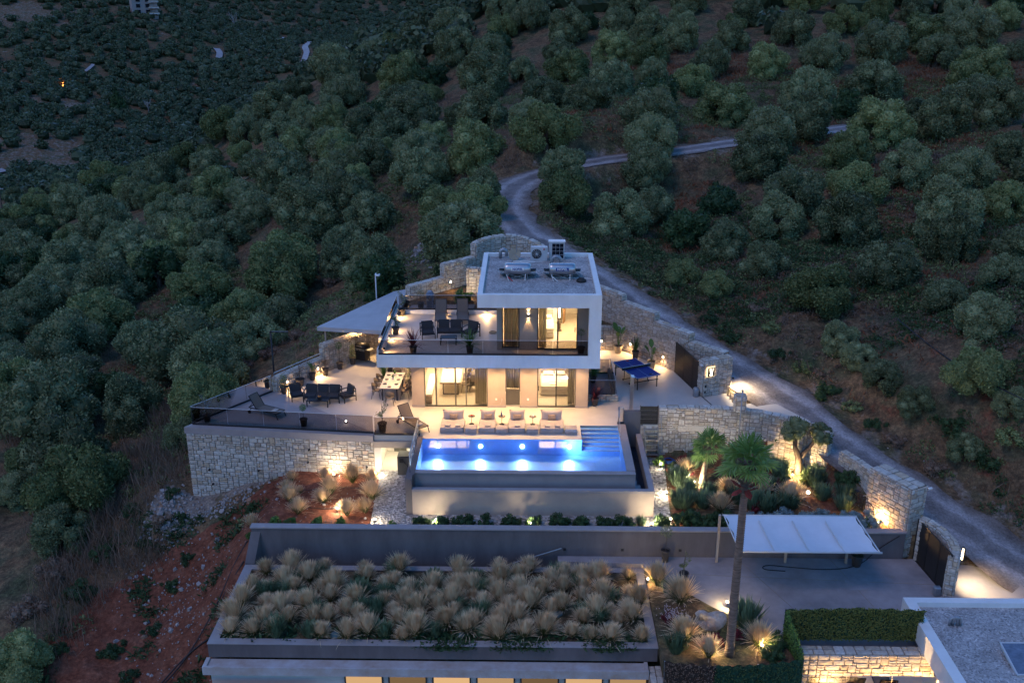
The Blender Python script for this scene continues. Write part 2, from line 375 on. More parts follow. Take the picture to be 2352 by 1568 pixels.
    def mesh(s, name, mats, off=None):
        me = bpy.data.meshes.new(name)
        vs = s.v if off is None else [(x - off[0], y - off[1], z - off[2]) for x, y, z in s.v]
        me.from_pydata(vs, [], s.f)
        for m in (mats if isinstance(mats, (list, tuple)) else [mats]): me.materials.append(m)
        if isinstance(mats, (list, tuple)) and len(mats) > 1: me.polygons.foreach_set('material_index', s.mi)
        me.polygons.foreach_set('use_smooth', s.sm)
        me.update(); return me

def npmesh(name, V, F, mats, mi=None, smooth=False):
    V = np.asarray(V, np.float32); F = np.asarray(F, np.int32); k = F.shape[1]
    me = bpy.data.meshes.new(name)
    me.vertices.add(len(V)); me.vertices.foreach_set('co', V.ravel())
    me.loops.add(F.size); me.loops.foreach_set('vertex_index', F.ravel())
    me.polygons.add(len(F)); me.polygons.foreach_set('loop_start', np.arange(len(F), dtype=np.int32) * k)
    me.polygons.foreach_set('loop_total', np.full(len(F), k, np.int32))
    for m in (mats if isinstance(mats, (list, tuple)) else [mats]): me.materials.append(m)
    if mi is not None: me.polygons.foreach_set('material_index', np.asarray(mi, np.int32))
    me.polygons.foreach_set('use_smooth', np.full(len(F), smooth))
    me.update(calc_edges=True); return me

def tagit(o, label=None, cat=None, group=None, kind=None):
    if label: o['label'] = label
    if cat: o['category'] = cat
    if group: o['group'] = group
    if kind: o['kind'] = kind
    return o
def thing(name, label, cat, loc=(0, 0, 0), rot=0.0, group=None):
    o = bpy.data.objects.new(name, None); COL.objects.link(o); o.location = loc
    o.rotation_euler = (0, 0, rot); o.empty_display_size = .2
    return tagit(o, label, cat, group)
def part(name, mb, m, parent, label=None, kind=None, world=False):
    me = mb if isinstance(mb, bpy.types.Mesh) else mb.mesh(name, m, tuple(wloc(parent)) if world else None)
    o = bpy.data.objects.new(name, me); COL.objects.link(o); o.parent = parent
    return tagit(o, label, kind=kind)
def split_parts(name, b, m, parent):
    # every box of the builder becomes its own part
    for k in range(0, len(b.v), 8):
        c = MB(); c.add(b.v[k:k+8], [(3, 2, 1, 0), (4, 5, 6, 7), (0, 1, 5, 4), (1, 2, 6, 5), (2, 3, 7, 6), (3, 0, 4, 7)]); part(name, c, m, parent, world=True)
def wloc(o):
    l = Vector(o.location)
    while o.parent: o = o.parent; l = l + o.location
    return l
def one(name, mb, m, label=None, cat=None, loc=(0, 0, 0), rot=0.0, group=None, kind=None):
    me = mb if isinstance(mb, bpy.types.Mesh) else mb.mesh(name, m)
    o = bpy.data.objects.new(name, me); COL.objects.link(o); o.location = loc; o.rotation_euler = (0, 0, rot)
    return tagit(o, label, cat, group, kind)
def dup(root, loc, rot=0.0, label=None, sc=None):
    r = root.copy(); COL.objects.link(r); r.location = loc; r.rotation_euler = (0, 0, rot)
    if label: r['label'] = label
    if sc: r.scale = (sc, sc, sc) if not hasattr(sc, '__len__') else sc
    for ch in list(root.children):
        c = ch.copy(); COL.objects.link(c); c.parent = r
        for g in ch.children:
            d = g.copy(); COL.objects.link(d); d.parent = c
    return r
LAMP = 0.32
def lampdata(kind, e, col=(1, .74, .44), size=.08, spot=None, blend=.6):
    l = bpy.data.lights.new('lamp_light', kind); l.energy = e * LAMP; l.color = col
    if kind == 'AREA': l.shape = 'RECTANGLE'; l.size = size if not hasattr(size, '__len__') else size[0]; l.size_y = size if not hasattr(size, '__len__') else size[1]
    else: l.shadow_soft_size = size
    if kind == 'SPOT': l.spot_size = R(spot); l.spot_blend = blend
    return l
def addlight(data, loc, aim=(0, 0, -1), parent=None):
    o = bpy.data.objects.new('lamp_light', data); COL.objects.link(o)
    if parent: o.parent = parent
    o.location = loc; o.rotation_euler = Vector(aim).to_track_quat('-Z', 'Y').to_euler()
    return o
WARM = (1, .61, .27)

# ---------------------------------------------------------------- terrain
ctrl = [(-17.4,45.2,-3.95),(-14.6,45.0,-3.25),(-13,44.9,-2.45),(-11.9,44.8,-2.15),(-7.7,44.5,-2.1),(-12.6,38.4,-2.7),(-14.2,38,-4.8),
        (-9,42,-1.95),(-9,39.5,-1.85),(-5,39.2,-1.8),(5,39.2,-1.75),(7,42,-1.8),(10,40,-1.8),(10,44,-1.8),(13,43,-1.7),(15.2,40.5,-1.7),(12.5,39,-1.8),
        (-13.4,35,-5.6),(-13.2,32,-6.6),(-13,28,-7.5),(-15.5,41,-4.9),(-17.5,43.5,-4.6),(-15.6,51,-2.6),(-11.5,56.5,-1.0),(-8.2,58.5,1.5),
        (12.5,47.2,-.05),(11.6,49.5,0.0),(14.6,45.6,-.35),(-5.5,60.5,3.2),(-2.5,64,4.2),(5,62,2.2),(2,66,3.6),(0,55,-.5),(18.6,35.4,-2.85),(20,33,-3.1)]
for px, py, d in [(400,1130,48.6),(300,1250,47),(330,1400,43),(240,1520,40.5),(120,1500,42),(0,1568,42),(0,1400,47),(0,1200,56),(0,1000,67),(150,1100,59),
        (250,950,67),(100,900,74),(-300,1200,58),(-300,900,80),(560,860,62),(700,700,78),(850,620,79),(990,560,73),(1060,500,82),(300,850,78),(450,700,88),
        (500,560,104),(250,600,125),(100,600,145),(0,750,98),(0,560,170),(200,430,250),(400,400,195),(0,430,285),(560,330,165),(640,480,104),(750,300,140),
        (900,350,114),(700,200,172),(850,150,172),(1000,60,178),(1180,150,140),(1180,20,165),(2100,150,128),(1700,120,130),(1500,50,145),(1900,10,155),
        (1450,200,119),(1600,290,103),(2300,250,104),(1400,430,88),(1700,480,79),(2000,480,78),(2300,480,78),(1600,640,66),(1900,650,64),(2300,700,60),
        (2100,850,52),(2352,900,49.5),(2300,1080,43),(2352,1150,41),(2700,700,58),(2700,300,100),(2700,1000,45),(2300,6,158),(2700,20,150),
        (100,400,350),(300,330,380),(60,250,420),(60,100,520),(300,10,600),(700,100,620),(900,20,760),(500,200,480),(-300,350,380),(-300,100,560),(700,160,480),(850,90,560)]:
    p = atd(px, py, d); ctrl.append(tuple(p))
for px, d, z in [(600,215,-8),(600,280,-23),(850,225,4),(850,300,-12),(850,400,-24),(1050,230,11),(1050,330,2),(1050,600,4),(1300,220,24),(1300,400,40),
        (1700,200,26),(1700,400,48),(2200,200,22),(2200,400,12),(2700,400,14),(1176,900,40),(100,900,90),(600,1000,60),(2200,1000,30),(1176,25,-8),(2300,25,-4),(0,25,-12)]:
    r = ray(px, 0); h = math.hypot(r[0], r[1]); ctrl.append((r[0] / h * d, r[1] / h * d, z))
road_edge = [(2500,1340,-3.2),(2352,1248,-2.45),(2240,1172,-1.85),(2132,1099,-1.25),(1985,1005,-.5),(1924,951,-.2),(1838,889,.1),(1719,824,.5),(1630,770,.95),(1548,718,1.5),(1400,618,2.4),
             (1300,556,3.2),(1259,533,3.5),(1225,499,4.0),(1210,472,4.35),(1221,437,4.9),(1265,410,5.4),(1355,383,6.0),(1460,368,6.35),(1568,356,6.7),(1690,337,7.1),
             (1800,322,7.4),(1958,303,7.9),(2120,283,8.3),(2400,250,9.0)]
redge = np.array([at(x, y, z) for x, y, z in road_edge])
def smooth(P, n=3):
    for _ in range(n):
        Q = [P[0]]
        for a, b in zip(P[:-1], P[1:]): Q += [a * .75 + b * .25, a * .25 + b * .75]
        Q.append(P[-1]); P = np.array(Q)
    return P
redge = smooth(redge, 2)
tg = np.gradient(redge[:, :2], axis=0); tg /= np.linalg.norm(tg, axis=1)[:, None]
nl = np.stack([-tg[:, 1], tg[:, 0]], 1)                      # towards the inner (villa) side going uphill
RW = np.interp(np.arange(len(redge)), [0, 24, 60, len(redge)], [1.75, 1.7, 1.9, 1.9])
rcen = redge.copy(); rcen[:, :2] += nl * RW[:, None]
for p in rcen[::4]: ctrl.append(tuple(p))
C = np.array(ctrl)
def uv(X, Y): return np.arctan2(X, Y), np.log(np.hypot(X, Y))
cu, cv = uv(C[:, 0], C[:, 1])
def tps(a, b):
    r2 = a * a + b * b + 1e-12
    return r2 * np.log(r2)
n = len(C); A = np.zeros((n + 3, n + 3))
A[:n, :n] = tps(cu[:, None] - cu[None], cv[:, None] - cv[None]) + np.eye(n) * 2e-5
A[:n, n:] = np.stack([np.ones(n), cu, cv], 1); A[n:, :n] = A[:n, n:].T
wts = np.linalg.solve(A, np.concatenate([C[:, 2], [0, 0, 0]]))
def zt_raw(u, v):
    o = np.zeros_like(u)
    for i in range(n): o += wts[i] * tps(u - cu[i], v - cv[i])
    return o + wts[n] + wts[n + 1] * u + wts[n + 2] * v
NA, ND = 500, 860
au = np.linspace(R(-34), R(34), NA); dv = np.linspace(math.log(25), math.log(1100), ND)
cga = np.linspace(au[0], au[-1], 120); cgd = np.linspace(dv[0], dv[-1], 200)
G0 = zt_raw(*np.meshgrid(cga, cgd))
def bil(G, ga, gd, u, v):
    i = np.clip((u - ga[0]) / (ga[1] - ga[0]), 0, len(ga) - 1.001); j = np.clip((v - gd[0]) / (gd[1] - gd[0]), 0, len(gd) - 1.001)
    i0 = i.astype(int); j0 = j.astype(int); fi = i - i0; fj = j - j0
    return (G[j0, i0] * (1 - fi) + G[j0, i0 + 1] * fi) * (1 - fj) + (G[j0 + 1, i0] * (1 - fi) + G[j0 + 1, i0 + 1] * fi) * fj
AU, DV = np.meshgrid(au, dv)
Z = bil(G0, cga, cgd, AU, DV)
DD = np.exp(DV); XX = DD * np.sin(AU); YY = DD * np.cos(AU)
def vnoise(x, y, seed):
    r = np.random.default_rng(seed); T = r.random((256, 256))
    xi = np.floor(x).astype(int); yi = np.floor(y).astype(int); fx = x - xi; fy = y - yi
    fx = fx * fx * (3 - 2 * fx); fy = fy * fy * (3 - 2 * fy)
    g = lambda a, b: T[a % 256, b % 256]
    return (g(xi, yi) * (1 - fx) + g(xi + 1, yi) * fx) * (1 - fy) + (g(xi, yi + 1) * (1 - fx) + g(xi + 1, yi + 1) * fx) * fy - .5
bumps = vnoise(XX / 3.1, YY / 3.1, 1) * .55 + vnoise(XX / 1.1, YY / 1.1, 2) * .28 + vnoise(XX / .45, YY / .45, 3) * .12 + vnoise(XX / 14, YY / 14, 4) * 1.6 * (DD > 70)
def inpoly(poly, x, y):
    c = np.zeros(x.shape, bool); n = len(poly)
    for i in range(n):
        x0, y0 = poly[i]; x1, y1 = poly[i - 1]
        c ^= ((y0 > y) != (y1 > y)) & (x < (x1 - x0) * (y - y0) / (y1 - y0 + 1e-12) + x0)
    return c
def dpoly(P, x, y):
    best = np.full(x.shape, 1e9); zz = np.zeros(x.shape)
    for a, b in zip(P[:-1], P[1:]):
        d = b[:2] - a[:2]; t = np.clip(((x - a[0]) * d[0] + (y - a[1]) * d[1]) / (d @ d), 0, 1)
        q = np.hypot(x - a[0] - t * d[0], y - a[1] - t * d[1]); m = q < best
        best = np.where(m, q, best); zz = np.where(m, a[2] + t * (b[2] - a[2]), zz)
    return best, zz
near = (DD > 26) & (DD < 135) & (XX > -8)
rd, rz = np.full(XX.shape, 99.), np.zeros(XX.shape)
rd[near], rz[near] = dpoly(rcen[::2], XX[near], YY[near])
k = np.clip((rd - 1.9) / 2.6, 0, 1); k = k * k * (3 - 2 * k)
SITE = [(-17.0,45.6),(-13.9,49.9),(-8.9,56.3),(-7.0,56.3),(-3.0,60.3),(-1.2,61.7),(.7,61.4),(4.7,58.8),(8.7,53.7),(10.0,51.6),(10.9,50.5),(11.2,46.0),(14.8,44.1),(15.4,42),(15.8,40.6),(17.2,38.6),(17.9,37),(17.4,35.2),(19,30),(22,20),(-12.3,20),(-12.3,32),(-12.2,38.3),(-12.1,44.9)]
insite = inpoly(SITE, XX, YY)
Z = np.where(insite, Z + bumps * .15, Z + bumps * np.clip((rd - 1.6) / 3, .0, 1))
Z = np.where(rd < 50, (rz - .07) * (1 - k) + Z * k, Z)
def setp(poly, z):
    global Z
    m = inpoly(poly, XX, YY); Z = np.where(m, z if np.isscalar(z) else z, Z)
P1 = [(-17.0,45.65),(-13.9,49.9),(-8.9,56.3),(-7.0,56.3),(-3.0,60.2),(-1.2,61.6),(.7,61.2),(4.7,58.6),(8.7,53.7),(10.0,51.6),(10.9,50.4),(10.9,45.75),(5.9,46.3),(-7.6,44.9)]
setp(P1, -.5)
setp([(5.8,38.5),(16.9,38.5),(15.5,41),(14.95,43.3),(14.2,44.3),(12.8,45.2),(10.5,45.7),(5.8,45.95)], -1.78 + bumps * .25)
setp([(-12.1,38.45),(5.9,38.45),(5.9,40.2),(-5.3,40.2),(-5.3,44.6),(-12.1,44.95)], -1.8 - (YY - 38.5) * .05 + bumps * .25)
setp([(-5.45,40.25),(5.6,40.25),(5.6,47),(-5.45,47)], -2.7)
setp([(-7.55,44.5),(-5.3,44.5),(-5.3,48),(-7.55,48)], -2.7)
setp([(-12.15,38.35),(17.0,38.35),(17.75,37),(17.4,35.1),(19,30),(22,20),(-12.15,20)], -6.8)
setp([(17.3,38.2),(18.3,38.3),(20.2,37.2),(21.6,34.6),(20.6,31.6),(17.3,34.0)], -3.05)
def gz(x, y):
    u, v = uv(np.asarray(x, float), np.asarray(y, float)); return bil(Z, au, dv, np.atleast_1d(u), np.atleast_1d(v))
V = np.stack([XX, YY, Z], -1).reshape(-1, 3)
ii = np.arange(ND * NA).reshape(ND, NA)
F = np.stack([ii[:-1, :-1], ii[:-1, 1:], ii[1:, 1:], ii[1:, :-1]], -1).reshape(-1, 4)
me = npmesh('hillside', V, F, M['ground'], smooth=True)
red = np.zeros(XX.shape); pale = np.zeros(XX.shape)
red[inpoly([(-12.4,44.9),(-14.5,43.6),(-17.6,42.2),(-20.5,40),(-23,33),(-24,20),(-10,20),(-10,38),(6,38),(6,40.2),(-5,40.2),(-5,45)], XX, YY)] = 1
red[insite & (YY > 38.4)] = 1
red[insite & (YY > 38.4) & (XX > 6.3)] = .5
red[inpoly([(15.5,47),(19,45.5),(22.5,41),(24,34),(28,32),(27,40),(21,49)], XX, YY)] = .32
red[(DD > 60) & (XX > 2)] = .10
pale[inpoly([(-17.4,45.4),(-19.0,46.0),(-19.2,43.6),(-17.4,42.8),(-16.0,44.2),(-13.0,44.8),(-13,45.2)], XX, YY)] = .65
pale[inpoly([(-9,66),(-5.5,64.5),(-4.0,67),(-3,73),(-8,75),(-10,71)], XX, YY)] = .8
pale[(rd < 2.9) & (rd < 90)] = .42
def blob(arr, px, py, d, r, v, f=1.0):
    p = atd(px, py, d); m = np.hypot((XX - p[0]) / f, YY - p[1]) < r; arr[m] = v
for px, py, d, r in [(50,290,375,18),(30,330,340,14),(100,300,368,15),(60,30,575,22),(110,40,570,20),(330,42,560,16),(380,30,575,14),(130,205,430,16),(60,200,425,14),(200,205,425,10),(25,372,290,10),(430,185,480,8)]:
    blob(pale, px, py, d, r, .42)
ca = me.color_attributes.new('soil', 'FLOAT_COLOR', 'POINT')
cc = np.stack([red.ravel(), pale.ravel(), np.zeros(red.size), np.ones(red.size)], -1).astype(np.float32)
ca.data.foreach_set('color', cc.ravel())
one('ground', me, None, kind='structure')
def hit(px, py, h=0.0, dmin=27.0):
    r = ray(px, py); hl = math.hypot(r[0], r[1]); v = np.linspace(math.log(dmin), math.log(1090), 1500); d = np.exp(v)
    u = np.full_like(v, math.atan2(r[0], r[1])); zr = CZ + r[2] / hl * d; zg = bil(Z, au, dv, u, v) + h
    b = np.nonzero(zr < zg)[0]
    if len(b) == 0: return None
    q = d[b[0]]; return np.array([r[0] / hl * q, r[1] / hl * q, float(zg[b[0]] - h)]), q
# road ribbon following the survey line
vs = []; 
nL = [] 
for i in range(len(rcen)):
    for j in range(13):
        f = (j - 6) / 6; p = rcen[i, :2] + nl[i] * RW[i] * f
        w = vnoise(np.array([p[0] * .7]), np.array([p[1] * .7]), 5)[0] * .9 if abs(f) == 1 else 0
        p = p + nl[i] * w * f
        vs.append((p[0], p[1], rcen[i, 2] + .02 - .03 * abs(f)))
m_, n_ = len(rcen), 13
fs = [(i * n_ + j, i * n_ + j + 1, (i + 1) * n_ + j + 1, (i + 1) * n_ + j) for i in range(m_ - 1) for j in range(n_ - 1)]
b = MB(); b.add(vs, [f[::-1] for f in fs], True)
ro_ = one('road', b, M['track'], kind='structure'); ca = ro_.data.color_attributes.new('across', 'FLOAT_COLOR', 'POINT')
ca.data.foreach_set('color', np.array([[abs(j - (n_ // 2)) / (n_ // 2)] * 3 + [1] for i in range(m_) for j in range(n_)], np.float32).ravel())

# ---------------------------------------------------------------- stone walls: every stone a piece, recessed mortar
def stone_template(seed, jit=.05):
    r = random.Random(seed); b = .07; pts = []
    q = lambda: r.uniform(-jit, jit)
    cn = [(-.5 + abs(q()), -.5 + abs(q())), (.5 - abs(q()), -.5 + abs(q())), (.5 - abs(q()), .5 - abs(q())), (-.5 + abs(q()), .5 - abs(q()))]
    ring = []
    for i in range(4):
        a, c, d = cn[i - 1], cn[i], cn[(i + 1) % 4]
        ring += [(c[0] + (a[0] - c[0]) * b * 1.2, c[1] + (a[1] - c[1]) * b * 1.2), (c[0] + (d[0] - c[0]) * b * 1.2, c[1] + (d[1] - c[1]) * b * 1.2)]
    n = 8
    V = [(x, -.5, z) for x, z in ring] + [(x, .15, z) for x, z in ring] + [(x * .9, .42 + r.uniform(-.15, .08), z * .86) for x, z in ring] + [(0, .5, 0)]
    Q = [(i, (i + 1) % n, n + (i + 1) % n, n + i) for i in range(n)] + [(n + i, n + (i + 1) % n, 2 * n + (i + 1) % n, 2 * n + i) for i in range(n)]
    T = [(2 * n + i, 2 * n + (i + 1) % n, 3 * n) for i in range(n)]
    return np.array(V), Q, T
STT = [stone_template(i) for i in range(7)]
STM = []
for V_, Q_, T_ in STT:
    me_ = bpy.data.meshes.new('stone'); me_.from_pydata([tuple(v) for v in V_], [], Q_ + T_); me_.materials.append(M['stone']); me_.update(); STM.append(me_)
def tile_cells(nx, nz, r, big=True):
    g = np.zeros((nz, nx), bool); out = []
    sh = [(3, 2), (2, 2), (3, 1), (2, 1), (1, 1), (4, 2), (2, 3), (1, 2)] if big else [(2, 1), (2, 2), (3, 1), (1, 1), (3, 2)]
    w = [5, 5, 4, 5, 2, 1.2, .8, 2] if big else [4, 3, 3, 2, 1]
    for z in range(nz):
        for x in range(nx):
            if g[z, x]: continue
            for _ in range(6):
                a, b = r.choices(sh, w)[0]
                if x + a <= nx and z + b <= nz and not g[z:z + b, x:x + a].any(): break
            else: a = b = 1
            g[z:z + b, x:x + a] = True; out.append((x, z, a, b))
    return out
def face_stones(A, B, zb, zt, nrm, r, cx=.15, cz=.115, gap=.018, depth=.07, holes=()):
    """stones on the vertical face A->B; zb, zt functions of s; returns (centre, x axis, normal, w, h)"""
    A = np.array(A[:2], float); B = np.array(B[:2], float); L = np.linalg.norm(B - A); d = (B - A) / L
    nx = max(1, round(L / cx)); cx = L / nx
    zlo = min(zb(0), zb(L), zb(L / 2)); zhi = max(zt(0), zt(L), zt(L / 2)); nz = max(1, round((zhi - zlo) / cz)); cz = (zhi - zlo) / nz
    out = []
    for x, z, a, b in tile_cells(nx, nz, r):
        s = (x + a / 2) * cx; z0 = zlo + z * cz; z1 = z0 + b * cz
        lo, hi = zb(s), zt(s)
        if z1 < lo + .02 or z0 > hi - .03: continue
        z1 = min(z1, hi)
        if any(h[0] < s < h[1] and h[2] < (z0 + z1) / 2 < h[3] for h in holes): continue
        p = A + d * s
        out.append(((p[0] + nrm[0] * .02, p[1] + nrm[1] * .02, (z0 + z1) / 2), (d[0], d[1], 0), (nrm[0], nrm[1], 0), a * cx - gap * r.uniform(.7, 1.5), z1 - z0 - gap * r.uniform(.7, 1.5), depth * r.uniform(.8, 1.25)))
    return out
def top_stones(A, B, zt, nrm, wid, r, cx=.2, gap=.02):
    A = np.array(A[:2], float); B = np.array(B[:2], float); L = np.linalg.norm(B - A); d = (B - A) / L
    nx = max(1, round(L / cx)); cx = L / nx; out = []
    ny = 2 if wid > .3 else 1
    for x, y, a, b in tile_cells(nx, ny, r, False):
        s = (x + a / 2) * cx; t = (y + b / 2) / ny * wid
        p = A + d * s - np.array(nrm[:2]) * t
        sl = (zt(min(L, s + .1)) - zt(max(0, s - .1))) / .2 if abs(zt(min(L, s + .1)) - zt(max(0, s - .1))) < .06 else 0
        dx = Vector((d[0], d[1], sl)).normalized(); up = Vector((-nrm[0], -nrm[1], 0)).cross(dx)
        if up.z < 0: up = -up
        out.append(((p[0], p[1], zt(s) + .025), tuple(dx), tuple(up), a * cx - gap, b * wid / ny - gap, .06))
    return out
def lay(root, stones, limit=300, pname='stone'):
    o = wloc(root)
    stones = sorted(stones, key=lambda s: -s[3] * s[4])
    for i, (c, dx, nn, w, h, dp) in enumerate(stones[:limit]):
        dx = Vector(dx); nn = Vector(nn); up = dx.cross(nn)
        ob = bpy.data.objects.new(pname, STM[i % 7]); COL.objects.link(ob); ob.parent = root
        mt = Matrix(((dx.x, nn.x, up.x, 0), (dx.y, nn.y, up.y, 0), (dx.z, nn.z, up.z, 0), (0, 0, 0, 1)))
        ob.matrix_local = Matrix.Translation(Vector(c) - o) @ mt @ Matrix.Diagonal((w, dp, h, 1))
    rest = stones[limit:]
    if rest:
        b = MB()
        for i, (c, dx, nn, w, h, dp) in enumerate(rest):
            Vt, Q, T = STT[i % 7]; dx = Vector(dx); nn = Vector(nn); up = dx.cross(nn); c = Vector(c) - o
            b.add([c + dx * (v[0] * w) + nn * (v[1] * dp) + up * (v[2] * h) for v in Vt], Q + T)
        part('stonework', b, M['stone'], root, kind='stuff')
def wallcore(root, A, B, zb, zt, nrm, wid, inset=.0, name='mortar_core'):
    A = np.array(A[:2], float); B = np.array(B[:2], float); n_ = np.array(nrm[:2])
    L = np.linalg.norm(B - A); b = MB()
    P = [A, B, B - n_ * wid, A - n_ * wid]
    b.prism(P, [zb(0), zb(L), zb(L), zb(0)], [zt(0), zt(L), zt(L), zt(0)])
    part(name, b, M['mortar'], root, world=True)
RS = random.Random(5)
K = lambda z: (lambda s: z)
def lin(a, b, L): return lambda s: a + (b - a) * max(0, min(1, s / L))
def nrm2(A, B, side=1):
    d = np.array(B[:2]) - np.array(A[:2]); d = d / np.linalg.norm(d); return (d[1] * side, -d[0] * side)
def seg(root, A, B, zb, zt, side=1, wid=.45, top=True, core=True, back=False, ends=(), holes=(), **kw):
    n_ = nrm2(A, B, side); L = math.dist(A[:2], B[:2])
    zb = zb if callable(zb) else K(zb); zt = zt if callable(zt) else K(zt)
    if core: wallcore(root, A, B, zb, zt, n_, wid)
    st = face_stones(A, B, zb, zt, n_, RS, holes=holes, **kw)
    if top: st += top_stones(A, B, zt, n_, wid, RS)
    if back:
        A2 = (A[0] - n_[0] * wid, A[1] - n_[1] * wid); B2 = (B[0] - n_[0] * wid, B[1] - n_[1] * wid)
        st += face_stones(A2, B2, zb, zt, (-n_[0], -n_[1]), RS)
    for e in ends:
        P = B if e else A; Q = (P[0] - n_[0] * wid, P[1] - n_[1] * wid); zz = zt(L if e else 0); z0 = zb(L if e else 0)
        d = ((B[0] - A[0]) / L, (B[1] - A[1]) / L)
        st += face_stones(P, Q, K(z0), K(zz), (d[0] if e else -d[0], d[1] if e else -d[1]), RS)
    return st

# --- terrace platform (floor) as structure
TER = [(-17.24,45.34),(-14.1,49.95),(-13.6,49.9),(-11.6,53.0),(-8.9,56.2),(-6.0,58.6),(-3.0,60.2),(-1.2,61.4),(.6,61),(4.4,58.4),(8.43,53.5),(9.5,49.7),(11.15,50.3),(13.3,48.7),(14.5,46.6),(14.45,44.6),(12.9,45.3),(10.6,45.85),(5.9,46.0),(5.9,46.3),(4.6,46.3),(4.6,45.87),(2.7,45.87),(2.7,44.2),(-5.15,44.2),(-5.15,44.55),(-7.56,44.55),(-7.6,44.62)]
b = MB(); b.prism(TER, -.28, 0.0); one('terrace', b, M['screed'], kind='structure')
# joint of the apron, drawn as a narrow recess strip (steel channel)
b = MB(); b.beam((9.5,49.6,.006), (10.5,46.2,.006), .05, .012); b.beam((-16.7,45.9,.006), (-13.4,50.0,.006), .10, .012); tagit(one('drain_channel', b, M['darkmetal']), kind='structure')

# --- main villa
V0 = (-2, 48.05, 0)
villa = thing('villa', 'two storey white and taupe villa with flat gravel roof above the lit swimming pool', 'villa', V0)
def vp(name, b, m, label=None, kind=None): return part(name, b, m, villa, label, kind, world=True)
b = MB()
b.box(-2.45,46,6.19,3.62,46.24,6.86); b.box(-2.45,53.72,6.19,3.62,53.95,6.86); b.box(-2.45,46.24,6.19,-2.2,53.72,6.86); b.box(3.36,46.24,6.19,3.62,53.72,6.86); b.box(-2.2,46.24,6.19,3.36,53.72,6.55)
vp('roof', b, M['white'])
b = MB(); b.box(-2.2,46.24,6.553,3.36,53.72,6.68); vp('roof_gravel', b, M['roofgravel'], kind='stuff')
b = MB(); b.box(3.02,46,3.69,3.62,46.5,6.19); b.box(3.3,46.5,3.4,3.62,53.9,6.19); vp('side_frame', b, M['white'])
b = MB(); b.box(-7.5,46,3.04,3.62,46.2,3.69); b.box(-7.5,46.2,3.04,-7.28,53.6,3.92); b.box(-7.28,53.4,3.04,-1.5,53.6,3.62); b.box(-7.28,46.2,3.04,3.62,53.4,3.32)
vp('floor_slab', b, M['white'])
b = MB(); b.box(-7.28,46.2,3.322,3.3,53.4,3.4); vp('balcony_floor', b, M['screed'])
# upper storey walls
b = MB(); z0, z1 = 3.4, 6.188
b.box(-1.55,47.6,z0,-1.3,53.7,z1); b.box(-.4,47.6,z0,.5,47.85,z1); b.box(2.56,47.6,z0,3.3,47.85,z1); b.box(-1.3,47.6,z0,-.4,47.85,3.5)
split_parts('upper_wall', b, M['taupe'], villa)
b = MB(); b.box(-1.3,53.5,z0,3.3,53.7,z1); b.box(-.1,47.85,z0,0,50.8,z1); b.box(3.2,47.85,z0,3.298,53.5,z1); b.box(-1.3,51.9,z0,1.75,52.0,z1)
split_parts('upper_partition', b, M['plaster'], villa)
b = MB(); b.box(-1.3,47.85,3.402,3.2,53.5,3.42); vp('upper_floor', b, M['intfloor'])
# ground storey
b = MB()
for x0, x1 in ((-6.05,-5.4),(-2.06,-1.13),(-.36,.53),(2.56,3.2)): b.box(x0,48.05,.12,x1,48.3,3.038)
b.box(-6.05,48.3,0,-5.8,55,3.038); b.box(2.95,48.3,0,3.2,55,3.038)
split_parts('ground_floor_wall', b, M['taupe'], villa)
b = MB()
for x0, x1 in ((-6.07,-5.38),(-2.08,-1.11),(-.38,.55),(2.54,3.22)): b.box(x0,48.03,0,x1,48.32,.118)
split_parts('plinth', b, M['coping'], villa)
b = MB(); b.box(-5.8,54.8,0,2.95,55,3.036); b.box(-1.35,48.32,0,-1.25,54.8,3.036); b.box(-.2,48.32,0,-.1,54.8,3.036); b.box(-5.78,48.32,0,-5.6,49.9,3.03)
split_parts('ground_partition', b, M['plaster'], villa)
b = MB(); b.box(-5.8,48.3,.004,2.95,54.8,.02); vp('ground_floor', b, M['intfloor'])
def window(x0, x1, Y, z0, z1, panes, handle=None, name='sliding_door', gl='dimclear', label=None):
    f = MB(); w = .055
    f.box(x0,Y-.03,z0,x1,Y+.09,z0+w); f.box(x0,Y-.03,z1-w,x1,Y+.09,z1); f.box(x0,Y-.03,z0+w,x0+w,Y+.09,z1-w); f.box(x1-w,Y-.03,z0+w,x1,Y+.09,z1-w)
    edges = [x0] + panes + [x1]
    for e in panes: f.box(e-.04,Y-.015,z0+w,e+.04,Y+.07,z1-w)
    fr = part(name, f, M['frame'], villa, label, world=True)
    for i, (a, c) in enumerate(zip(edges[:-1], edges[1:])):
        g = MB(); g.box(a+.03,Y+.015+.02*(i%2),z0+w,c-.03,Y+.022+.02*(i%2),z1-w); part('pane', g, M[gl if i else 'clear'], fr, world=True)
    if handle:
        h = MB(); h.box(handle-.02,Y-.05,z0+.95,handle+.02,Y-.02,z0+1.2); part('door_handle', h, M['darkmetal'], fr, world=True)
    return fr
window(-5.4,-2.06,48.12,.02,2.75,[-4.78,-3.76,-3.2],-4.78)
window(.53,2.56,48.12,.02,2.75,[1.53],.6)
window(-1.13,-.36,48.12,.95,2.75,[],None,'window','clear')
b = MB(); b.box(-1.11,48.14,.122,-.38,48.2,.895); b.box(-1.13,48.1,.9,-.36,48.22,.948); vp('window_panel', b, M['frame'], 'grey green solid panel under the narrow window')
b = MB(); b.box(-5.4,48.06,2.752,-2.06,48.3,3.038); b.box(.53,48.06,2.752,2.56,48.3,3.038); b.box(-1.13,48.06,2.752,-.36,48.3,3.038); vp('lintel', b, M['frame'])
window(-1.3,-.4,47.68,3.5,5.95,[],None,'window','clear')
window(.5,2.56,47.68,3.42,5.95,[1.55],2.42)
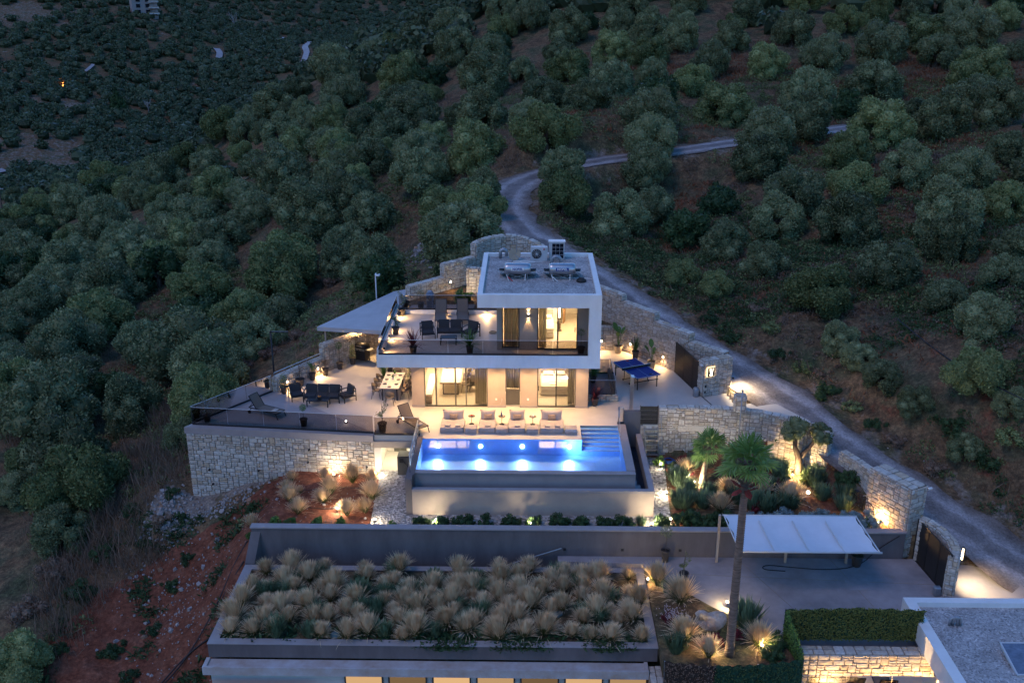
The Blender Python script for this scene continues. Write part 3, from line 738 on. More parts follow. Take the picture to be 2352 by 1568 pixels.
b = MB(); b.box(-1.3,47.62,5.952,-.4,47.85,6.188); b.box(.5,47.62,5.952,2.56,47.85,6.188); vp('upper_lintel', b, M['frame'])
def curtain(x0, x1, Y, z0, z1, label, amp=.035):
    b = MB(); n = max(8, int((x1 - x0) * 40)); vs = []
    for i in range(n + 1):
        x = x0 + (x1 - x0) * i / n; y = Y + amp * math.sin(i * 1.25) + amp * .4 * math.sin(i * .47)
        vs += [(x, y, z0), (x, y, z1), (x, y + .01, z1), (x, y + .01, z0)]
    fs = []
    for i in range(n):
        for k in range(4): fs.append((i*4+k, i*4+(k+1)%4, i*4+4+(k+1)%4, i*4+4+k))
    b.add([(x - (x0+x1)/2, y - Y, z - z0) for x, y, z in vs], fs, True)
    one('curtain', b, M['curtain'], label, 'curtain', ((x0+x1)/2, Y, z0), group='curtains in the villa windows')
curtain(-2.75,-2.15,48.5,.03,2.8,'pale curtain drawn to the right end of the ground floor living room door')
curtain(2.15,2.5,48.5,.03,2.8,'pale curtain beside the ground floor bedroom door')
curtain(-1.1,-.4,48.45,.95,2.8,'curtain behind the narrow ground floor window')
curtain(-1.2,-.45,48.05,3.45,6.1,'olive grey curtain filling the narrow upper floor window')
curtain(.58,.98,48.05,3.42,6.1,'grey curtain gathered at the left of the upper bedroom door')
# sockets and tap
for x in (-1.62, .05):
    b = MB(); b.box(x-.05,48.02,.42,x+.05,48.055,.53,.01); vp('wall_socket', b, M['paper'])
b = MB(); b.tube([(-1.32,48.05,.5),(-1.32,47.95,.5),(-1.32,47.95,.42)], .014); b.tube([(-1.32,47.97,.45),(-1.4,47.98,.2)], .006); vp('garden_tap', b, M['steel'])
# soffit downlights and their lamps
def fixture(name, mb, mats, label, cat, loc, light=None, lloc=(0,0,0), aim=(0,0,-1), group=None, rot=0):
    o = one(name, mb, mats, label, cat, loc, rot, group)
    if light: addlight(light, lloc, aim, o)
    return o
dlb = MB(); dlb.lathe([(.05,-.012),(.05,0)], 12); dlb.c = 1; dlb.lathe([(.038,-.014),(.038,-.0125)], 12)
dlm = dlb.mesh('downlight', [M['alu'], M['lamp']])
def downlight(loc, label, e=60, spot=120, group='downlights in the slab over the terrace'):
    return fixture('downlight', dlm, None, label, 'ceiling light', loc, lampdata('SPOT', e, WARM, .05, spot, .5), (0,0,-.05), (0,0,-1), group)
for i, x in enumerate((-4.9,-3.6,-2.3,-.75,.9,2.4)):
    downlight((x,46.9,3.035), 'round warm downlight in the slab underside above the terrace doors, number %s from the left' % ('one','two','three','four','five','six')[i], 150)
for x, y, w in ((-7.0,50.6,'far'),(-6.9,48.6,'near')): downlight((x,y,3.035), 'round warm downlight above the %s end of the outdoor dining table' % w, 110, 125)
# interior lamps (ceiling panels)
pnl = MB(); pnl.box(-.5,-.12,-.04,.5,.12,-.01); pnl.c = 1; pnl.box(-.47,-.1,-.045,.47,.1,-.0405); pnlm = pnl.mesh('ceiling_lamp', [M['alu'], M['lamp']])
def interior(loc, e, size, label):
    fixture('ceiling_lamp', pnlm, None, label, 'ceiling lamp', loc, lampdata('AREA', e, (1,.72,.42), size), (0,0,-.06), (0,0,-1), 'ceiling lamps inside the villa')
interior((-4.3,51.2,3.03), 185, (2.2,3.5), 'ceiling lamp lighting the villa living and dining room')
interior((1.5,50.8,3.03), 105, (1.6,2.5), 'ceiling lamp lighting the villa ground floor bedroom')
interior((1.9,50.2,6.17), 100, (1.6,2.5), 'ceiling lamp lighting the villa upper bedroom')
interior((-.75,50.6,6.17), 45, (.6,1.5), 'ceiling lamp in the villa upper room behind the curtain')
interior((-.72,50.6,3.03), 45, (.6,1.5), 'ceiling lamp in the villa room behind the narrow window')
# glass balustrades of the balcony
def balustrade(label, runs, h=.8, root=None, gm='glass'):
    x = runs[0][0]
    t = thing('glass_balustrade', label, 'balustrade', tuple(x))
    ch = MB(); cp = MB()
    for a, c in runs:
        a = Vector(a); c = Vector(c); L = (c - a).length; n = max(1, round(L / 1.85)); d = (c - a) / n
        ch.beam(a + Vector((0,0,.03)), c + Vector((0,0,.03)), .06, .1)
        for i in range(n):
            g = MB(); s = a + d * (i + .006); e = a + d * (i + .994)
            dd = d.normalized(); sd = dd.cross(Vector((0,0,1))) * .007
            z = Vector((0,0,1))
            g.add([s-sd, e-sd, e+sd, s+sd, s-sd+z*h, e-sd+z*h, e+sd+z*h, s+sd+z*h], [(3,2,1,0),(4,5,6,7),(0,1,5,4),(1,2,6,5),(2,3,7,6),(3,0,4,7)])
            part('glass_panel', g, M[gm], t, world=True)
        cp.beam(a + Vector((0,0,h+.005)), c + Vector((0,0,h+.005)), .022, .014)
    part('floor_channel', ch, M['darkmetal'], t, world=True); part('top_rail', cp, M['alu'], t, world=True)
    return t
balustrade('smoked glass balustrade along the front edge of the upper balcony', [((-7.4,46.1,3.69),(3.0,46.1,3.69))], .77)
balustrade('smoked glass balustrade along the left edge of the upper balcony', [((-7.39,46.2,3.92),(-7.39,53.5,3.92))], .55)
balustrade('smoked glass balustrade at the back of the upper balcony', [((-7.3,53.5,3.62),(-1.6,53.5,3.62))], .85)
balustrade('long smoked glass balustrade above the front stone wall of the terrace', [((-16.95,45.62,.02),(-7.62,44.72,.02))], .95)
balustrade('smoked glass balustrade along the outer left edge of the terrace', [((-17.02,45.7,.02),(-13.95,49.95,.02))], .95)
balustrade('smoked glass balustrade around the deck corner over the basement entrance', [((-7.54,44.6,0),(-5.3,44.6,0)),((-7.56,44.63,0),(-7.56,45.0,0))], .95)
balustrade('low clear glass panel beside the pool steps handrail', [((4.72,46.15,0),(4.93,46.15,0))], .85, gm='clear')
# side canopy roof on the left
cn = thing('canopy_roof', 'blue white sloping canopy roof beside the left of the balcony', 'canopy', (-9.8,55,2.4))
b = MB(); b.prism([(-12.0,53.3),(-7.52,52.6),(-7.52,60.0),(-8.4,59.4)], [2.38,2.38,2.62,2.62], [2.62,2.62,2.86,2.86]); part('roof_panel', b, M['canopygrey'], cn, world=True)
b = MB(); b.beam((-11.6,53.5,1.6),(-11.6,53.5,2.4), .08, .08); part('post', b, M['taupe'], cn, world=True)
fixture('downlight', dlm, None, 'warm downlight under the left canopy above the barbecue', 'ceiling light', (-9.7,55.2,2.42), lampdata('SPOT', 160, WARM, .05, 150, .5), (0,0,-.05), (0,0,-1))
# stone wall behind dining, dark column
t = thing('stone_wall', 'lit stone wall beside the villa behind the outdoor dining table', 'wall', (-6.7,52.1,0))
lay(t, seg(t, (-7.5,52.1), (-6.06,52.1), 0, 3.03, 1, .3, top=False))
b = MB(); b.box(-.14,-.2,0,.14,.1,3.03); one('steel_column', b, M['darkmetal'], 'black column under the slab beside the dining stone wall', 'column', (-7.72,52.0,0))

# --- front left stone wall with pale coping
A = (-17.24,45.34); B = (-7.6,44.47); L = math.dist(A, B)
zb = lambda s: min(np.interp(s, [0,2.7,4.2,5.3,9.7], [-4.5,-3.9,-3.0,-2.7,-2.7]), -.3)
t = thing('stone_wall', 'high pale stone retaining wall under the front left of the terrace', 'wall', (-12.4,44.9,-2.2))
n_ = nrm2(A, B, 1); 
b = MB(); nn = np.array(n_); P = [np.array(A), np.array(B), np.array(B) - nn*.45, np.array(A) - nn*.3]; b.prism(P, -4.8, -.33); part('mortar_core', b, M['mortar'], t, world=True)
st = face_stones(A, B, zb, K(-.33), n_, RS)
st += face_stones((-14.2,49.9), A, K(-4.6), K(-.33), nrm2((-14.2,49.9), A, 1), RS)
b = MB(); b.prism([(-14.2,49.9), A, (-16.9,45.6), (-13.9,49.9)], -4.8, -.33); part('side_core', b, M['mortar'], t, world=True)
lay(t, st)
b = MB(); c0 = np.array(A) + nn*.05 + np.array([-.05,0]); c1 = np.array(B) + nn*.05
b.prism([c0, c1, c1 - nn*.35, np.array((-13.75,50.0)), np.array((-14.25,50.0))], -.33, .02); part('coping', b, M['coping'], t, world=True)
for x, z in ((-11.0,-1.6),(-16.2,-2.3),(-16.1,-3.1),(-13.6,-2.2),(-8.0,-1.7),(-10.9,-.9)):
    y = 45.34 + (x + 17.24) / 9.64 * (-.87) - .06
    b = MB(); b.tube([(x,y+.1,z),(x,y-.08,z)], .05, 8); part('drain_pipe', b, M['darkmetal'], t, world=True)
# --- left terrace low wall and higher wall
t = thing('stone_wall', 'low lit stone wall with handrail along the left side of the terrace', 'wall', (-12.6,51.4,0))
A, B = (-13.6,49.85), (-11.62,52.98)
st = seg(t, A, B, -.02, .82, 1, .4, ends=(0,), back=True); lay(t, st)
b = MB(); 
for i in range(4):
    f = i / 3; x = A[0] - .18 + (B[0]-A[0]) * f; y = A[1] + .1 + (B[1]-A[1]) * f; b.tube([(x,y,.82),(x,y,1.12)], .018)
b.tube([(A[0]-.18,A[1]+.1,1.12),(B[0]-.18,B[1]+.1,1.12)], .025); b.tube([(A[0]-.18,A[1]+.1,.97),(B[0]-.18,B[1]+.1,.97)], .012)
part('handrail', b, M['steel'], t, world=True)
t = thing('stone_wall', 'higher lit stone wall behind the barbecue under the left canopy', 'wall', (-10.2,54.6,0))
lay(t, seg(t, (-11.6,53.0), (-8.7,56.45), -.02, 1.6, 1, .45, ends=(0,), back=True))
# --- back stepped wall with the arch
t = thing('stone_wall', 'pale stepped stone wall rising to a curved top behind the villa', 'wall', (-4.5,58.2,3.4))
zc = 3.35
A0 = np.array((-6.9,55.9)); C0 = np.array((-2.5,60.5)); d = (C0 - A0) / np.linalg.norm(C0 - A0)
P = [tuple(A0 + d * s) for s in (0, 2.75, 5.3)]
st = seg(t, P[0], P[1], zc, 4.22, 1, .45, ends=(0,)) + seg(t, P[1], P[2], zc, 5.02, 1, .45, ends=(0,))
arc = [(-3.22,59.75),(-2.7,60.35),(-2.1,60.9),(-1.4,61.25),(-.7,61.3),(0,61.1),(.55,60.6),(.8,60.1)]
zz = [5.82,5.95,6.0,6.0,5.95,5.78,5.6,5.5]
for i in range(7):
    st += seg(t, arc[i], arc[i+1], zc, lin(zz[i], zz[i+1], math.dist(arc[i], arc[i+1])), 1, .45, ends=((0,) if i == 0 else ((1,) if i == 6 else ())), back=(i > 3))
st += seg(t, (.8,60.1), (3.9,58.9), zc, lin(5.0, 3.9, 3.3), 1, .45)
lay(t, st)
t = thing('stone_wall', 'short inner stone wall of the planted bed behind the balcony', 'wall', (-3.0,57.4,3.4))
lay(t, seg(t, (-3.7,57.4), (-.5,57.0), 3.4, 4.95, 1, .35))
b = MB(); b.prism([(-7.0,53.62),(-1.6,53.62),(-.6,57),(3.8,58.6),(.8,60.0),(-.6,61.2),(-2.2,60.8),(-6.9,55.8)], 2.6, 3.42); one('garden_bed_soil', b, M['ground'], kind='structure')
b = MB(); b.prism([(-6.9,53.7),(-3.2,53.7),(-3.0,54.9),(-6.7,54.7)], 3.42, 3.5); one('paving', b, M['drive'], kind='structure')
# --- right stepped wall along the road
t = thing('stone_wall', 'tall stepped stone wall between the road and the table tennis terrace', 'wall', (7.2,55.2,0))
b1 = np.array((8.43,53.48)); b2 = np.array((5.82,56.85)); d = (b1 - b2) / np.linalg.norm(b1 - b2)
Pt = lambda s: tuple(b2 + d * s)
st = seg(t, Pt(-3.2), Pt(-.35), 1.2, 3.38, 1, .5) + seg(t, Pt(-.35), Pt(2.5), 0, 2.98, 1, .5) + seg(t, Pt(2.5), Pt(5.3), 0, 2.5, 1, .5)
e0 = Pt(5.3); st += seg(t, e0, (10.75,50.9), 0, 2.04, 1, .5)
for s, hi, lo in ((-.35,3.38,2.98),(2.5,2.98,2.5),(5.3,2.5,2.04)):
    p = Pt(s); q = (p[0] + d[1]*.5*-1*-1, p[1] - d[0]*.5*-1*-1); n0 = np.array(nrm2(Pt(0), Pt(1), 1)); q = tuple(np.array(p) - n0*.5)
    st += face_stones(p, q, K(lo+.05), K(hi), tuple(d), RS, cz=.11)
lay(t, st)
t = thing('stone_wall', 'low stone wall of the planted bed at the back right of the villa', 'wall', (5.1,56.8,0))
lay(t, seg(t, (3.7,56.75), (5.8,56.85), 0, 1.45, 1, .35))
b = MB(); b.prism([(3.7,57.0),(5.7,57.1),(3.4,60),(2.5,58.5)], .2, 1.4); one('raised_bed_soil', b, M['ground'], kind='structure')
# gate pillar with the sign face
t = thing('stone_gate_pillar', 'stone gate pillar carrying the backlit sign beside the upper gate', 'gate pillar', (10.3,50,0))
st = seg(t, (9.47,49.6), (11.12,50.33), 0, 2.03, 1, .5, ends=(0,1)); lay(t, st)
# --- wall above the palm garden
t = thing('stone_wall', 'pale stone parapet wall above the palm garden', 'wall', (10,45.6,-1.8))
pts = [(6.66,45.95),(8.7,45.98),(10.6,45.85),(11.8,45.55),(12.9,45.05),(13.8,44.5),(14.6,43.8)]
zts = [.93,.93,.9,.86,.8,.72,.62]; st = []
for i in range(6): st += seg(t, pts[i], pts[i+1], -2.0, lin(zts[i], zts[i+1], math.dist(pts[i], pts[i+1])), 1, .42, ends=((1,) if i == 5 else ()), back=(i > 3))
st += seg(t, (5.76,46.02), (6.64,46.02), -2.0, -.04, 1, .3, top=False)
lay(t, st)
t = thing('stone_pillar', 'slim square stone pillar standing on the garden parapet wall', 'pillar', (10.65,45.8,.9))
st = seg(t, (10.42,45.6), (10.9,45.6), .9, 1.75, 1, .48, ends=(0,1)); lay(t, st)
b = MB(); b.tube([(0,0,0),(0,0,3.9)], .035, 8); b.ball((0,0,3.95), .07); one('flag_pole', b, M['galv'], 'thin galvanised pole in front of the slim stone pillar', 'pole', (10.62,45.3,-1.75))
t = thing('stone_wall', 'lower curved stone wall between the shrubs and the road', 'wall', (15.3,42.3,-1.5))
pts = [(15.05,43.3),(15.5,42.4),(15.75,41.5),(15.85,40.5)]; st = []
zts = [-.1,-.15,-.1,0.0]
for i in range(3): st += seg(t, pts[i], pts[i+1], -2.0, lin(zts[i], zts[i+1], 1.), 1, .4)
lay(t, st)
t = thing('stone_gate_pillar', 'large stone pillar wall beside the lower driveway gate', 'gate pillar', (16.6,39.2,-2.8))
st = seg(t, (15.5,40.35), (16.62,38.3), -2.2, .54, 1, .95, top=False) + seg(t, (16.62,38.3), (17.45,38.75), -2.85, .54, 1, .5, top=False) + seg(t, (17.45,38.75), (16.4,40.6), -2.6, .54, 1, .4, top=False)
st += top_stones((15.5,40.35), (16.62,38.3), K(.54), nrm2((15.5,40.35), (16.62,38.3), 1), .9, RS, .3)
lay(t, st)
t = thing('stone_wall', 'curved stone wall rounding the lower driveway gate', 'wall', (17.8,36.8,-2.8))
pts = [(17.3,38.35),(17.68,37.95),(17.95,37.3),(18.05,36.5),(17.92,35.8),(17.6,35.25)]; st = []
for i in range(5): st += seg(t, pts[i], pts[i+1], -2.9, lin(-.75-.05*i, -.8-.05*i, 1.), -1, .35, ends=((1,) if i == 4 else ()), back=True)
lay(t, st)
# --- long retaining wall, drive
b = MB(); b.box(-12.15,38.18,-6.2,16.6,38.45,-1.52); t = one('retaining_wall', MB(), None) if 0 else None
t = thing('retaining_wall', 'long plain grey rendered retaining wall behind the driveway', 'wall', (2,38.3,-2.9))
part('wall_face', b, M['grey_render'], t, world=True)
b = MB(); b.box(-12.2,38.13,-1.52,16.62,38.5,-1.46); part('coping', b, M['coping'], t, world=True)
b = MB(); b.prism([(-12.37,37.53),(-11.95,37.53),(-11.75,38.175),(-12.17,38.175)], -6.5, [-2.9,-2.9,-1.7,-1.7]); part('end_wall', b, M['grey_render'], t, world=True)
b = MB(); b.prism([(1.4,37.75),(1.4,38.17),(17.4,38.17),(17.85,36.5),(17.4,35.2),(19.6,33.2),(19.6,32.56),(9.0,32.56),(5.15,32.4),(5.15,37.6)], -3.3, -2.8); one('driveway', b, M['drive'], kind='structure')
b = MB(); b.prism([(5.12,30.55),(10.2,30.75),(9.9,32.2),(8.9,33.2),(7.6,34.4),(6.6,35.5),(5.4,37.0),(5.12,37.0)], -3.2, -2.76); one('lower_bed_soil', b, M['ground'], kind='structure')
b = MB(); b.prism([(17.3,35.3),(18.1,36.2),(18.2,37.7),(19.6,37.6),(20.6,36.4),(22.5,34.2),(20.5,32.0),(17.3,34.3)], -3.3, -2.74); one('gate_apron', b, M['drive'], kind='structure')
for a_, c_ in (((9.3,38.1),(11.6,32.7)),((13.4,38.1),(14.6,32.7)),((5.6,36.9),(17.3,36.2))):
    b = MB(); b.beam((a_[0],a_[1],-2.799),(c_[0],c_[1],-2.799), .025, .006); one('driveway_joint', b, M['mortar'], kind='structure')
b = MB(); b.box(-12,37.55,-6.3,1.4,38.18,-5.2); one('gap_floor', b, M['drive'], kind='structure')
# --- lower house with planted roof
lh = thing('lower_house', 'low building with a planted grass roof in front of the driveway', 'house', (-3.6,32,-6.5))
def lp(name, b, m, kind=None): return part(name, b, m, lh, kind=kind, world=True)
b = MB(); b.box(-12.35,32.0,-3.6,5.1,32.32,-3.002); b.box(-12.35,37.2,-6,5.1,37.5,-3.002); b.box(-12.35,32.32,-6,-12.0,37.2,-3.002); b.box(4.78,32.32,-3.6,5.1,37.2,-3.0); lp('planter_wall', b, M['grey_render'])
b = MB(); b.box(-12.37,31.98,-3.0,5.12,32.34,-2.97); b.box(-12.37,37.18,-3.0,5.12,37.52,-2.97); b.box(-12.37,32.34,-3.0,-11.98,37.18,-2.97); b.box(4.76,32.34,-3.0,5.12,37.18,-2.97); lp('planter_coping', b, M['coping'])
b = MB(); b.box(-12.0,32.32,-6,4.78,37.2,-3.06); lp('planter_soil', b, M['ground'])
b = MB(); b.box(-12.45,31.4,-3.98,4.72,31.5,-3.62); b.box(-12.45,31.5,-3.98,-12.3,31.998,-3.62); b.box(4.58,31.5,-3.98,4.72,31.998,-3.62); b.box(-12.3,31.5,-3.98,4.58,31.998,-3.68)
lp('roof_ledge', b, mat('weathered_white_roof', (.55,.54,.55), .85, var=.2, scale=1.4, col2=(.40,.30,.24)))
b = MB(); b.box(-12.2,31.6,-6.5,4.5,31.75,-3.985); lp('facade', b, M['plaster'])
for i in range(7):
    x = -7.0 + i * 1.7; fr = MB(); 
    fr.box(x,31.5,-6.4,x+1.5,31.59,-6.3); fr.box(x,31.5,-4.04,x+1.5,31.59,-3.985); fr.box(x,31.5,-6.3,x+.06,31.59,-4.04); fr.box(x+1.44,31.5,-6.3,x+1.5,31.59,-4.04)
    f = lp('window', fr, M['frame']); g = MB(); g.box(x+.06,31.53,-6.3,x+1.44,31.54,-4.04); part('lit_pane', g, emis('lit_window_%d' % i, (1,.60,.28), (.4,.12,.45,.3,.1,.4,.25)[i]), f, world=True)
pg = thing('pergola', 'dark metal pergola frame below the left end of the lower house ledge', 'pergola', (-10.2,30.6,-6.5))
for x in (-12.2,-10.2,-8.15):
    b = MB(); b.beam((x,31.08,-4.22),(x,29.4,-4.3), .07, .12); part('beam', b, M['darkmetal'], pg, world=True)
b = MB(); b.beam((-12.25,31.05,-4.2),(-8.1,31.05,-4.2), .07, .12); part('beam', b, M['darkmetal'], pg, world=True)
for i in range(6):
    b = MB(); y = 30.9 - i * .22; b.beam((-12.15,y,-4.26),(-8.2,y,-4.26), .04, .05); part('slat', b, M['darkmetal'], pg, world=True)
addlight(lampdata('AREA', 60, WARM, (8,.6)), (-4,30.4,-4.4), (0,.5,-1), lh)
addlight(lampdata('AREA', 40, WARM, (3.5,.6)), (-10.2,30.6,-4.6), (0,.3,-1), lh)
st_ = thing('stone_wall', 'narrow strip of crazy stone paving at the right end of the lower house ledge', 'wall', (4.95,31.6,-3.8))
b = MB(); b.box(4.73,30.9,-4.6,5.25,31.97,-3.8); part('mortar_core', b, M['mortar'], st_, world=True)
lay(st_, top_stones((4.75,30.95), (4.75,31.95), K(-3.8), (-1,0), .5, RS, .22) + face_stones((4.73,30.9), (5.25,30.9), K(-4.6), K(-3.8), (0,-1), RS))
# --- neighbouring white villa at lower right
nh = thing('neighbour_house', 'white flat roofed house with gravel roof in the lower right corner', 'house', (17,31,-5))
def np_(name, b, m, kind=None): return part(name, b, m, nh, kind=kind, world=True)
x0, y1 = 15.1, 34.1
def rb(b, xa, ya, xb, yb, za, zb_): b.box(xa, ya, za, xb, yb, zb_)
b = MB(); b.box(15.1,27.5,-2.85,15.52,34.12,-2.02); b.box(15.52,33.78,-2.85,24,34.12,-2.02); b.box(15.52,27.5,-2.85,24,33.78,-2.42); np_('roof_parapet', b, M['white'])
b = MB(); b.box(15.52,27.5,-2.418,24,33.78,-2.24); np_('roof_gravel', b, M['roofgravel'], 'stuff')
b = MB(); b.box(15.7,27.5,-5.2,16.0,33.6,-2.85); b.box(16.0,33.3,-5.2,24,33.6,-2.85); np_('wall', b, M['plaster'])
sk = thing('roof_hatch', 'flat framed glass hatch on the neighbouring gravel roof', 'roof hatch', (18.3,30.4,-2.24))
b = MB(); b.obox((0,0,.16), (1,0,0), (0,1,.18), (0,-.18,1), .65, .72, .03); part('pane', b, M['glazed'], sk)
b = MB()
for s in (-1,1): b.obox((s*.66,0,.15), (1,0,0), (0,1,.18), (0,-.18,1), .03, .76, .05); b.obox((0,s*.74,.15+s*.13), (1,0,0), (0,1,.18), (0,-.18,1), .69, .03, .05)
part('hatch_frame', b, M['alu'], sk)
b = MB()
for x in (0,.12): b.tube([(x-.12,0,0),(x-.12,0,.22),(x-.08,0,.33),(x+.02,0,.38),(x+.12,0,.33),(x+.16,0,.22),(x+.16,-.02,.02)], .055, 8)
one('roof_vent_pipe', b, M['galv'], 'bent grey vent pipes on the neighbouring gravel roof', 'vent', (16.5,32.6,-2.24))
# low court in front of the neighbour
t = thing('stone_wall', 'warm lit stone wall of the court below the green netting', 'wall', (12.7,31.6,-3.6))
lay(t, seg(t, (10.35,31.55), (15.6,31.55), -4.2, -2.85, 1, .5))
b = MB(); b.box(10.3,30.9,-4.35,15.6,31.08,-3.95); b.box(10.3,29.2,-4.9,10.45,30.9,-4.1); tb = one('court_parapet', b, M['white'], 'white low parapet in front of the lit court stone wall', 'wall', (0,0,0))
b = MB(); b.box(10.3,28,-4.95,15.7,31.5,-4.75); one('court_floor', b, M['screed'], kind='structure')
balustrade('clear glass balustrade of the lower right court', [((10.4,31.02,-3.95),(15.5,31.02,-3.95))], .55, gm='clear')
# --- basement entrance beneath the deck corner
be = thing('basement_entrance', 'recessed basement entrance beneath the deck corner left of the pool', 'entrance', (-6.5,45.4,-2.2))
def bp_(name, b, m): return part(name, b, m, be, world=True)
b = MB(); b.box(-7.58,44.502,-.5,-5.19,44.75,-.29); b.box(-7.6,44.4,-.62,-5.3,44.5,-.285); bp_('deck_edge', b, M['taupe'])
b = MB(); b.box(-7.6,44.5,-2.4,-7.25,44.7,-.5); b.box(-7.6,47.3,-2.4,-5.2,47.5,-.3); b.box(-7.6,44.7,-2.4,-7.4,47.3,-.3); bp_('side_wall', b, M['plaster'])
b = MB(); b.box(-7.4,44.6,-2.35,-5.3,47.3,-2.2); bp_('floor', b, M['screed'])
b = MB(); b.box(-7.0,47.22,-2.2,-6.35,47.29,-.55); bp_('dark_door', b, M['frame'])
dr = MB(); dr.box(-6.25,47.2,-2.2,-5.45,47.28,-.5); d_ = bp_('white_door', dr, M['white']); b = MB(); b.tube([(-6.15,47.18,-1.35),(-6.05,47.18,-1.35)], .012); part('door_handle', b, M['steel'], d_, world=True)
fixture('ceiling_lamp', pnlm, None, 'ceiling lamp in the basement entrance', 'ceiling lamp', (-6.4,45.9,-.32), lampdata('AREA', 26, (1,.93,.66), (1,1)), (0,0,-.06))
b = MB(); b.box(-.42,-.35,0,.42,.35,1.25,.02); b.c = 1; b.box(-.4,-.36,.03,.4,-.351,1.2); b.c = 0; b.box(-.3,-.40,.95,-.1,-.36,1.15); b.tube([(-.1,-.4,1.0),(.1,-.45,.8),(.2,-.4,.4)], .03)
one('heat_pump', b.mesh('heat_pump', [M['gatemetal'], M['frame']]), None, 'dark boxy heat pump standing in the basement entrance', 'heat pump', (-5.95,44.15,-2.05))
# --- pool
pl = thing('swimming_pool', 'raised rectangular pool glowing blue with an overflow edge', 'swimming pool', (0,42.5,-2))
def pp(name, b, m, kind=None): return part(name, b, m, pl, kind=kind, world=True)
b = MB(); X0, X1, Y0, Y1 = -5.12, 4.594, 41.006, 44.194; zf = -.85
b.quad((X0,Y0,zf),(X1,Y0,zf),(X1,Y1,zf),(X0,Y1,zf)); b.quad((X0,Y1,zf),(X1,Y1,zf),(X1,Y1,-.6),(X0,Y1,-.6)); b.quad((X0,Y1,-.6),(2.706,Y1,-.6),(2.706,Y1,-.004),(X0,Y1,-.004))
b.quad((X0,Y0,zf),(X0,Y1,zf),(X0,Y1,-.004),(X0,Y0,-.004)); b.quad((X1,Y1+1.67,zf),(X1,Y0,zf),(X1,Y0,-.004),(X1,Y1+1.67,-.004)); b.quad((X1,Y0,zf),(X0,Y0,zf),(X0,Y0,-.05),(X1,Y0,-.05))
b.quad((2.706,Y1,zf),(2.706,Y1+1.67,zf),(2.706,Y1+1.67,-.004),(2.706,Y1,-.004))
pp('basin', b, M['pooltile'])
for k in range(6):
    b = MB(); y = 45.86 - (k + 1) * .278; z = -.1 * (k + 1) - .02
    b.box(2.71,y,zf,4.59,y+.278,z); s_ = pp('step', b, M['pooltile']); b = MB(); b.box(2.712,y+.002,z+.002,4.588,y+.08,z+.012); part('step_nosing', b, M['coping'], s_, world=True)
b = MB(); b.quad((X0,Y0,-.05),(X1,Y0,-.05),(X1,Y1,-.05),(X0,Y1,-.05)); b.quad((2.7,Y1,-.05),(X1,Y1,-.05),(X1,45.87,-.05),(2.7,45.87,-.05)); wat = pp('water', b, M['water'])
b = MB(); b.box(-5.15,40.76,-1.2,5.0,41.0,-.06); b.box(4.6,41.0,-1.2,5.0,46.05,0.0); b.prism([(-5.15,40.68),(5.0,40.68),(5.0,41.0),(-5.15,41.0)], -.06, [-.045,-.045,-.042,-.042]); pp('pool_wall', b, M['coping'])
b = MB(); b.box(-5.5,40.4,-2.4,-5.13,44.5,0.0); pp('left_wall', b, M['grey_render'])
b = MB(); b.box(-5.2,39.95,-2.3,5.78,40.15,-.62); b.box(5.58,40.15,-2.3,5.78,46.0,-.62); pp('trough_wall', b, M['taupe'])
b = MB(); b.box(-5.2,39.92,-.62,5.81,40.17,-.5); b.box(5.55,40.17,-.62,5.81,46.0,-.5); pp('trough_rim', b, M['coping'])
b = MB(); b.box(-5.13,40.15,-2.0,5.58,40.76,-1.25); b.box(5.0,40.15,-2.0,5.58,46.0,-1.25); pp('trough_water', b, M['troughwater'])
b = MB(); b.box(-5.5,39.97,-2.3,-5.204,40.398,-.002); pp('corner_block', b, M['grey_render'])
b = MB(); b.box(4.93,46.06,-1.6,5.76,46.28,.7); one('side_block', b, M['grey_render'], 'plain grey rendered block between the pool handrail and the small black gate', 'wall', (0,0,0))
for x in (-4.38,-2.27,-.22,2.09):
    b = MB(); b.tube([(x,44.19,-.38),(x,44.16,-.38)], .085, 14); lo = pp('pool_light', b, M['lampp'])
    l = addlight(lampdata('SPOT', 150, (.55,.75,1.0), .14, 96, 1.0), (x - V0[0]*0, 0, 0), (0,-1,-.10)); l.parent = lo; l.location = (x - pl.location.x, 44.11 - pl.location.y, -.38 - pl.location.z)
l = addlight(lampdata('SPOT', 55, (.3,.55,1.0), .2, 160, .9), (0,0,0), (.6,1.0,.1)); l.parent = pl; l.location = (2.2 - pl.location.x, 43.6 - pl.location.y, -.3 - pl.location.z)  # added fill spot without a fixture, brightens the pool steps
# railing on the left pool wall and handrail at the steps
t = thing('railing', 'stainless railing stepping along the left wall of the pool', 'railing', (-5.35,42,0))
ys = [40.75,41.7,42.6,43.5,44.35]
for y in ys:
    b = MB(); b.tube([(-5.36,y,0),(-5.36,y,.86)], .018, 8); part('post', b, M['steel'], t, world=True)
b = MB(); b.tube([(-5.36,40.7,.86),(-5.36,44.45,.86)], .028, 8); part('handrail', b, M['steel'], t, world=True)
b = MB()
for z in (.25,.45,.65): b.tube([(-5.36,40.75,z),(-5.36,44.35,z)], .008, 5)
part('rail_wire', b, M['steel'], t, world=True)
t = thing('handrail', 'stainless handrail running down into the pool beside the steps', 'handrail', (4.66,45.5,0))
b = MB(); b.tube([(4.66,46.2,0),(4.66,46.2,.85),(4.66,46.0,.9),(4.62,44.6,-.1),(4.6,43.9,-.35)], .024, 8); b.tube([(4.9,46.2,0),(4.9,46.2,.88),(4.66,46.2,.88)], .02, 8); part('rail', b, M['steel'], t, world=True)

